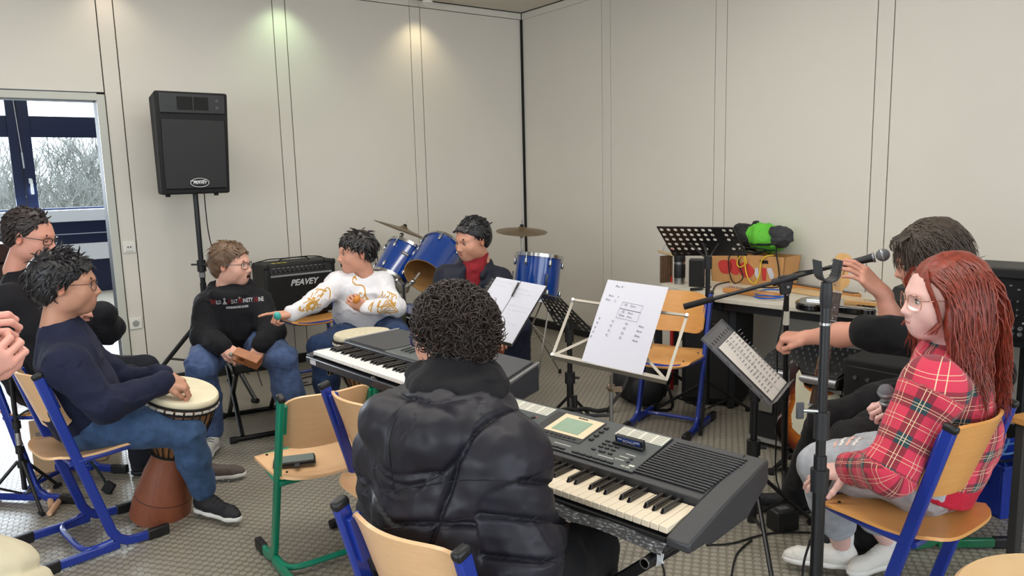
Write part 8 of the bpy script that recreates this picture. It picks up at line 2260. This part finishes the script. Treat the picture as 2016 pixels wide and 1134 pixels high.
def singer():
 r = person('person with glasses in a red tartan top holding a microphone', (1.24, 2.2, 0))
 P = V(1.315, 2.285, .555); f = unit(V(-.70, .71, 0)); rt = V(f[1], -f[0], 0)
 J = dict(P=P, C=V((1.37, 2.27, 0.698)), N=V((1.342, 2.26, 0.904)), sl=V((1.211, 2.1, 0.863)), sr=V((1.413, 2.42, 0.801)), el=V((1.078, 2.07, 0.628)), er=V((1.375, 2.48, 0.536)), wl=V((1.059, 2.27, 0.552)), wr=V((1.266, 2.36, 0.701)),
             hl=P - rt * .085, hr=P + rt * .085, kl=V((1.032, 2.42, 0.504)), kr=V((1.159, 2.58, 0.456)), al=V((1.195, 2.6, 0.039)), ar=V((1.374, 2.6, 0.086)))
 J['al'][2] = .115; J['ar'][2] = .12
 H = V((1.303, 2.24, 1.093)); R = rot3(None, unit(V(-.985, .04, -.03)), V(0, 0, 1)); s = 1.05
 S_ = SDF(.0030); add_head(S_, H, R, s, jaw=.95, nose=.95, ears=False, brow=False)
 hn = SDF(.0030)
 add_hand(hn, J['wl'], V(-.80, .45, -.32), V(.1, -.35, .9), 1, .90, (.25, .35, .3), (.8, .1, .2), spread=.13, fore=J['el'], fr=(.027, .035))
 add_hand(hn, J['wr'], V(-.80, -.35, .25), V(.3, -.5, .75), -1, .90, (1.1, 1.2, .8), (.5, .4, .4), fore=J['er'], fr=(.027, .035))
 lg = SDF(.006)
 for q in 'lr': lg.cone(J['k' + q] * .45 + J['a' + q] * .55, J['a' + q], .046, .034, .01)
 skin_mesh(r, [S_, hn, core_body(J, .95), lg], (228, 184, 174), (194, 116, 116), (186, 118, 84))
 add_eyes(r, H, R, s, iris=(96, 104, 96))
 glasses(r, H, R, s, mat('rose_gold_frame', (206, 150, 126), rough=.25, metal=.7), rim=.0013, w=.026, h=.022)
 hm = hair_m('copper_red_hair', (130, 52, 36), .38); rg = np.random.default_rng(101)
 cap = [('u', (0, -.026, .043), (.088, .110, .098), .01), ('u', (0, -.075, -.07), (.088, .056, .14), .04), ('u', (0, -.085, -.16), (.085, .040, .085), .03), ('s', (0, .112, -.030), (.080, .075, .108), .012), ('s', (0, .07, -.12), (.09, .085, .08), .012)]
 for sg in (-1, 1): cap += [('u', (sg * .080, -.020, -.055), (.026, .058, .105), .02), ('u', (sg * .086, -.030, -.150), (.026, .050, .075), .03)]
 st = []
 for p, d in scalp_points(3000, rg, lambda x, y, z: z > hairline(y) - .01):
  sg = 1 if p[0] > 0.012 else -1
  ln = rg.uniform(.24, .34) * (.92 if p[1] > .03 else 1.0); p0 = p * 1.05
  out = .096 + rg.uniform(-.004, .012); a = math.atan2(p[1] + .02, p[0] - .0)
  yy = p[1] * .55 - .03 + rg.uniform(-.012, .012)
  if p[1] > .045: yy = min(yy, .030)
  end = V(sg * (out + .010 + rg.uniform(-.012, .02)), yy + rg.uniform(-.02, .02), 0) if p[1] > -.045 else V(p[0] * 1.15 + rg.uniform(-.015, .015), -.118 - rg.uniform(0, .02), 0)
  pts = [p0]; zt = p0[2] - ln; w = rg.uniform(.002, .008); ph = rg.uniform(0, 6)
  for u in (.15, .3, .5, .7, .85, 1.0):
   z = p0[2] - ln * u ** 1.25; e = 1 - (1 - min(1, u * 1.9)) ** 2
   q = p0 * (1 - e) + end * e; flip = .03 * max(0, u - .75) / .25
   pts.append(V(q[0] + sg * w * math.sin(ph + u * 5) + sg * flip * rg.uniform(-.4, .9), q[1] + w * math.cos(ph + u * 6) + flip * rg.uniform(-.7, .4), z) + d * .005 * (1 - u))
  st.append((pts, [.0017, .0020, .0022, .0022, .0020, .0016, .0005]))
 for q in range(40):      # loose locks beside the cheek
  x = rg.choice([-1, 1]) * rg.uniform(.055, .078); p0 = V(x * .55, .066, .095); st.append(([p0, V(x * .95, .074, .055), V(x * 1.14, .058, .0), V(x * 1.18, .046, -.05), V(x * 1.05, .064 + rg.uniform(-.01, .02), -.085)], [.003, .003, .0028, .0024, .0006]))
 hair_mesh(r, 'hair', hm, H, R, s, cap, st, 12)
 S2 = SDF(.006); add_top(S2, J, .024, .95, .93, False, 1.0, 1.05, 1.02); side = unit(J['sr'] - J['sl'])
 S2.cone(J['N'] + V(0, 0, -.015), J['N'] + V(0, 0, .015), .082, .066, .02)
 ax = unit(J['N'] - J['P']); fr_ = unit(np.cross(ax, side))
 def puv(v, c):
  q = v - J['P']; u0 = np.arctan2(q @ side, q @ fr_) * .165; w0 = q @ ax
  out = np.stack([u0, w0, np.zeros(len(v))], 1)
  for cc, a, b, w in ((1, J['sr'], J['er'], J['wr']), (2, J['sl'], J['el'], J['wl'])):
   ua, ub = unit(b - a), unit(w - b); la = np.linalg.norm(b - a); ta = (v - a) @ ua; fa = ta < la
   e1 = unit(np.cross(ua, fr_)); e2 = np.cross(ua, e1); g1 = unit(np.cross(ub, fr_)); g2 = np.cross(ub, g1)
   an = np.where(fa, np.arctan2((v - a) @ e1, (v - a) @ e2), np.arctan2((v - b) @ g1, (v - b) @ g2)); m_ = c == cc
   out[m_, 0] = (an * .066)[m_]; out[m_, 1] = np.where(fa, ta, la + (v - b) @ ub)[m_] + .03
  return out
 cloth_mesh('tartan_top', S2, plaid(), r, fold=.008, freq=8, seed=71, attr_fn=puv)
 rib = cloth('red_ribbing', (190, 36, 60), .08, 40, .3, 200)
 S3 = SDF(.006); U = unit(J['C'] - J['P'])
 S3.loft([(P - U * .055, .150 * .95 + .040, .117 * .95 + .046), (P + U * .03, .150 * .95 + .040, .117 * .95 + .046)], side, .02); S3.plane(P - U * .065, -U); S3.plane(P + U * .035, U)
 for q in 'lr':
  d = unit(J['w' + q] - J['e' + q]); S3.cone(J['w' + q] - d * .052, J['w' + q] - d * .006, .043, .038, .006)
 cloth_mesh('ribbed_cuffs_and_hem', S3, rib, r, fold=.002, freq=20)
 S4 = SDF(.0065); add_trousers(S4, J, .014, .95, .70, 1.05, -.02)
 for q in 'lr':
  e = J['k' + q] + (J['a' + q] - J['k' + q]) * .70; S4.cone(e + V(0, 0, .03), e, .066, .055, .01)
 o4, vq4 = cloth_mesh('light_jeans', S4, denim('pale_grey_denim', (176, 180, 188), .14), r, fold=.009, freq=9, seed=73); jb = bvh_of(*vq4)
 for q in range(4):
  p = J['hl'] + (J['kl'] - J['hl']) * (.62 + .07 * q) + V(0, 0, .2); sd = unit(np.cross(J['kl'] - J['hl'], V(0, 0, 1)))
  o_ = MB().tube([tuple(p + sd * .045 * x + V(.004, 0, 0) * math.sin(9 * x + q)) for x in np.linspace(-1, 1, 9)], .005, n=5).build('frayed_rip', (mat('pale_frayed_thread', (228, 224, 220), rough=.9), mat('knee_skin_gap', (232, 188, 176), rough=.6))[q % 2], None); drape_flat(o_, jb, V(0, 0, -1), r)
 for q in 'lr':
  S5 = SDF(.006).cone(J['a' + q] + V(0, 0, .05), J['a' + q] + V(0, 0, -.03), .039, .037, .005)
  cloth_mesh('white_sock', S5, mat('white_sock_cotton', (226, 224, 222), rough=.9), r, fold=.002, freq=30)
 wc_ = mat('white_canvas', (222, 218, 210), rough=.8)
 shoe(r, J['al'], (-.8, .2), wc_, M_SOLE_W, M_LACE_W, .93); shoe(r, J['ar'], (-.75, -.35), wc_, M_SOLE_W, M_LACE_W, .93)
 hw = J['wr'] + unit(V(-.80, -.35, .25)) * .075 + V(0, 0, -.02)
 microphone('microphone', 'black microphone with silver ball held upright by the person in tartan', tuple(hw + V(.018, .02, -.085)), tuple(hw + V(-.018, -.02, .085)))
 cb = MB().tube(spline([tuple(hw + V(.018, .02, -.085)), tuple(hw + V(.01, .03, -.16)), (1.114, 2.3, 0.572), (1.022, 2.28, 0.544), (0.989, 2.3, 0.433), (0.966, 2.3, 0.337), (0.932, 2.3, 0.171), (.95, 2.2, .01), (.8, 2.4, .006)], 8), .0038, n=6).build('cable', M_RUBBER); tag(cb, 'black cable of the microphone held by the person in tartan', 'cable')
singer()
# ================================================================== person at the left edge: only hands and coat in view
def edge_person():
 r = person('person in a cream padded coat at the left edge, only hands and coat hem visible', (-1.52, 1.56, 0))
 P = V(-1.49, 1.50, .56)
 J = dict(P=P, C=V(-1.56, 1.50, .88), N=V(-1.60, 1.52, 1.12), sl=V(-1.62, 1.70, 1.06), sr=V(-1.58, 1.34, 1.06), el=V(-1.52, 1.80, .92), er=V(-1.46, 1.36, .92), wl=V((-1.266, 1.7, 1.145)), wr=V((-1.204, 1.6, 1.09)),
             hl=V(-1.49, 1.60, .53), hr=V(-1.49, 1.41, .53), kl=V(-.98, 1.78, .50), kr=V(-1.02, 1.34, .50), al=V(-1.02, 1.82, .09), ar=V(-1.02, 1.30, .09))
 J['kl'] = V(-1.64, 1.96, .50); J['al'] = V(-1.64, 2.0, .09); J['kr'] = V(-1.22, 1.15, .50); J['ar'] = V(-1.22, 1.12, .09)
 H = V(-1.60, 1.55, 1.28); R = rot3(None, unit(V(.6, .8, -.1)), V(0, 0, 1))
 S_ = SDF(.005); add_head(S_, H, R, 1.0); hn = SDF(.0032)
 add_hand(hn, J['wl'], V(.75, -.30, .45), V(-.2, -.8, .5), 1, 1.0, (1.0, 1.1, .7), (.4, .5, .5), fore=J['el'], fr=(.03, .04)); add_hand(hn, J['wr'], V(.80, .25, .50), V(.35, -.85, -.2), -1, 1.0, (.9, 1.0, .7), (.5, .4, .4), fore=J['er'], fr=(.03, .04))
 skin_mesh(r, [S_, hn, core_body(J, 1.0)], (222, 162, 146), (190, 108, 102), (90, 66, 50)); add_eyes(r, H, R, 1.0)
 short_hair(r, MATS['light_brown_hair'], H, R, 1.0, n=200, seed=90)
 S2 = SDF(.009); add_top(S2, J, .045, 1.05, .9, False)
 S2.cone(P + V(.10, .10, .04), P + V(.20, .16, -.05), .15, .15, .06); S2.cone(P + V(.10, -.08, .04), P + V(.20, .10, -.06), .14, .13, .06)
 def post(v, n, c):
  z = v[:, 2]; d = np.abs(((z + .35 * (v[:, 1] - 1.5)) / .11) % 1 - .5) * .11; return v + n * (-.012 * np.exp(-((.055 - d) / .010) ** 2) + .012 * np.sqrt(np.clip((.055 - d) / .05, 0, 1)))[:, None]
 cloth_mesh('padded_coat', S2, mat('cream_padded_nylon', (226, 216, 186), rough=.55, noise=.03, nscale=8), r, fold=.004, freq=8, post=post)
 S4 = SDF(.010); add_trousers(S4, J, .012); cloth_mesh('trousers', S4, MATS['dark_cotton'], r, fold=.005)
 for q in 'lr': shoe(r, J['a' + q], (.7, .7), MATS['dark_shoe_leather'], M_SOLE_B)
 mk = empty('small_shaker', tuple(J['wl'] + V(.075, -.055, .03)), 0, 'small pale shaker between the hands at the left edge', 'shaker'); MB().tube([(-.02, 0, -.02), (.03, -.01, .03)], .010, n=10).build('tube', mat('pale_green_plastic', (206, 214, 196), rough=.5), mk)
 chE = make_chair('school chair under the person at the left edge', (-1.47, 1.46, 0), 60, M_BLUE, M_BEECH); return r
edge_person()
# green and black bag on the crate
bg = empty('sports_bag', tuple(cl(.03, .12, .24)), 0, 'bright green and black drawstring bag piled on the cardboard crate', 'bag')
ca = math.atan2(ex.y, ex.x); bx = V(math.cos(ca), math.sin(ca), 0); by = V(-math.sin(ca), math.cos(ca), 0)
b0 = np.array(bg.location); Rb = np.stack([bx, by, V(0, 0, 1)], 1)
S_ = SDF(.006); S_.ell(b0 + bx * .02 + V(0, 0, .085), V(.13, .10, .085), Rb, .03); S_.ell(b0 + bx * .08 + V(0, 0, .05), V(.10, .09, .07), Rb, .03)
cloth_mesh('green_fabric', S_, cloth('bright_green_nylon', (102, 196, 62), .06, 12, .15, 60, .6), bg, fold=.012, freq=10, seed=91)
S_ = SDF(.006); S_.ell(b0 - bx * .10 + V(0, 0, .085), V(.11, .095, .075), Rb @ np.array(Matrix.Rotation(.5, 3, 'Y')), .03); S_.cone(b0 - bx * .02 + V(0, 0, .16) - by * .03, b0 - bx * .19 + V(0, 0, .03) - by * .05, .026, .022, .02)
cloth_mesh('black_fabric', S_, MATS['black_nylon'], bg, fold=.010, freq=12, seed=92)
S_ = SDF(.006); S_.ell(b0 + bx * .19 - by * .05 + V(0, 0, .085), V(.075, .065, .062), Rb @ np.array(Matrix.Rotation(-.6, 3, 'Y')), .02); S_.ell(b0 + bx * .145 - by * .06 + V(0, 0, .12), V(.045, .05, .04), Rb, .02)
cloth_mesh('dark_grey_bundle', S_, cloth('dark_grey_nylon', (58, 58, 62), .1, 15, .2, 70, .6), bg, fold=.014, freq=16, seed=93)
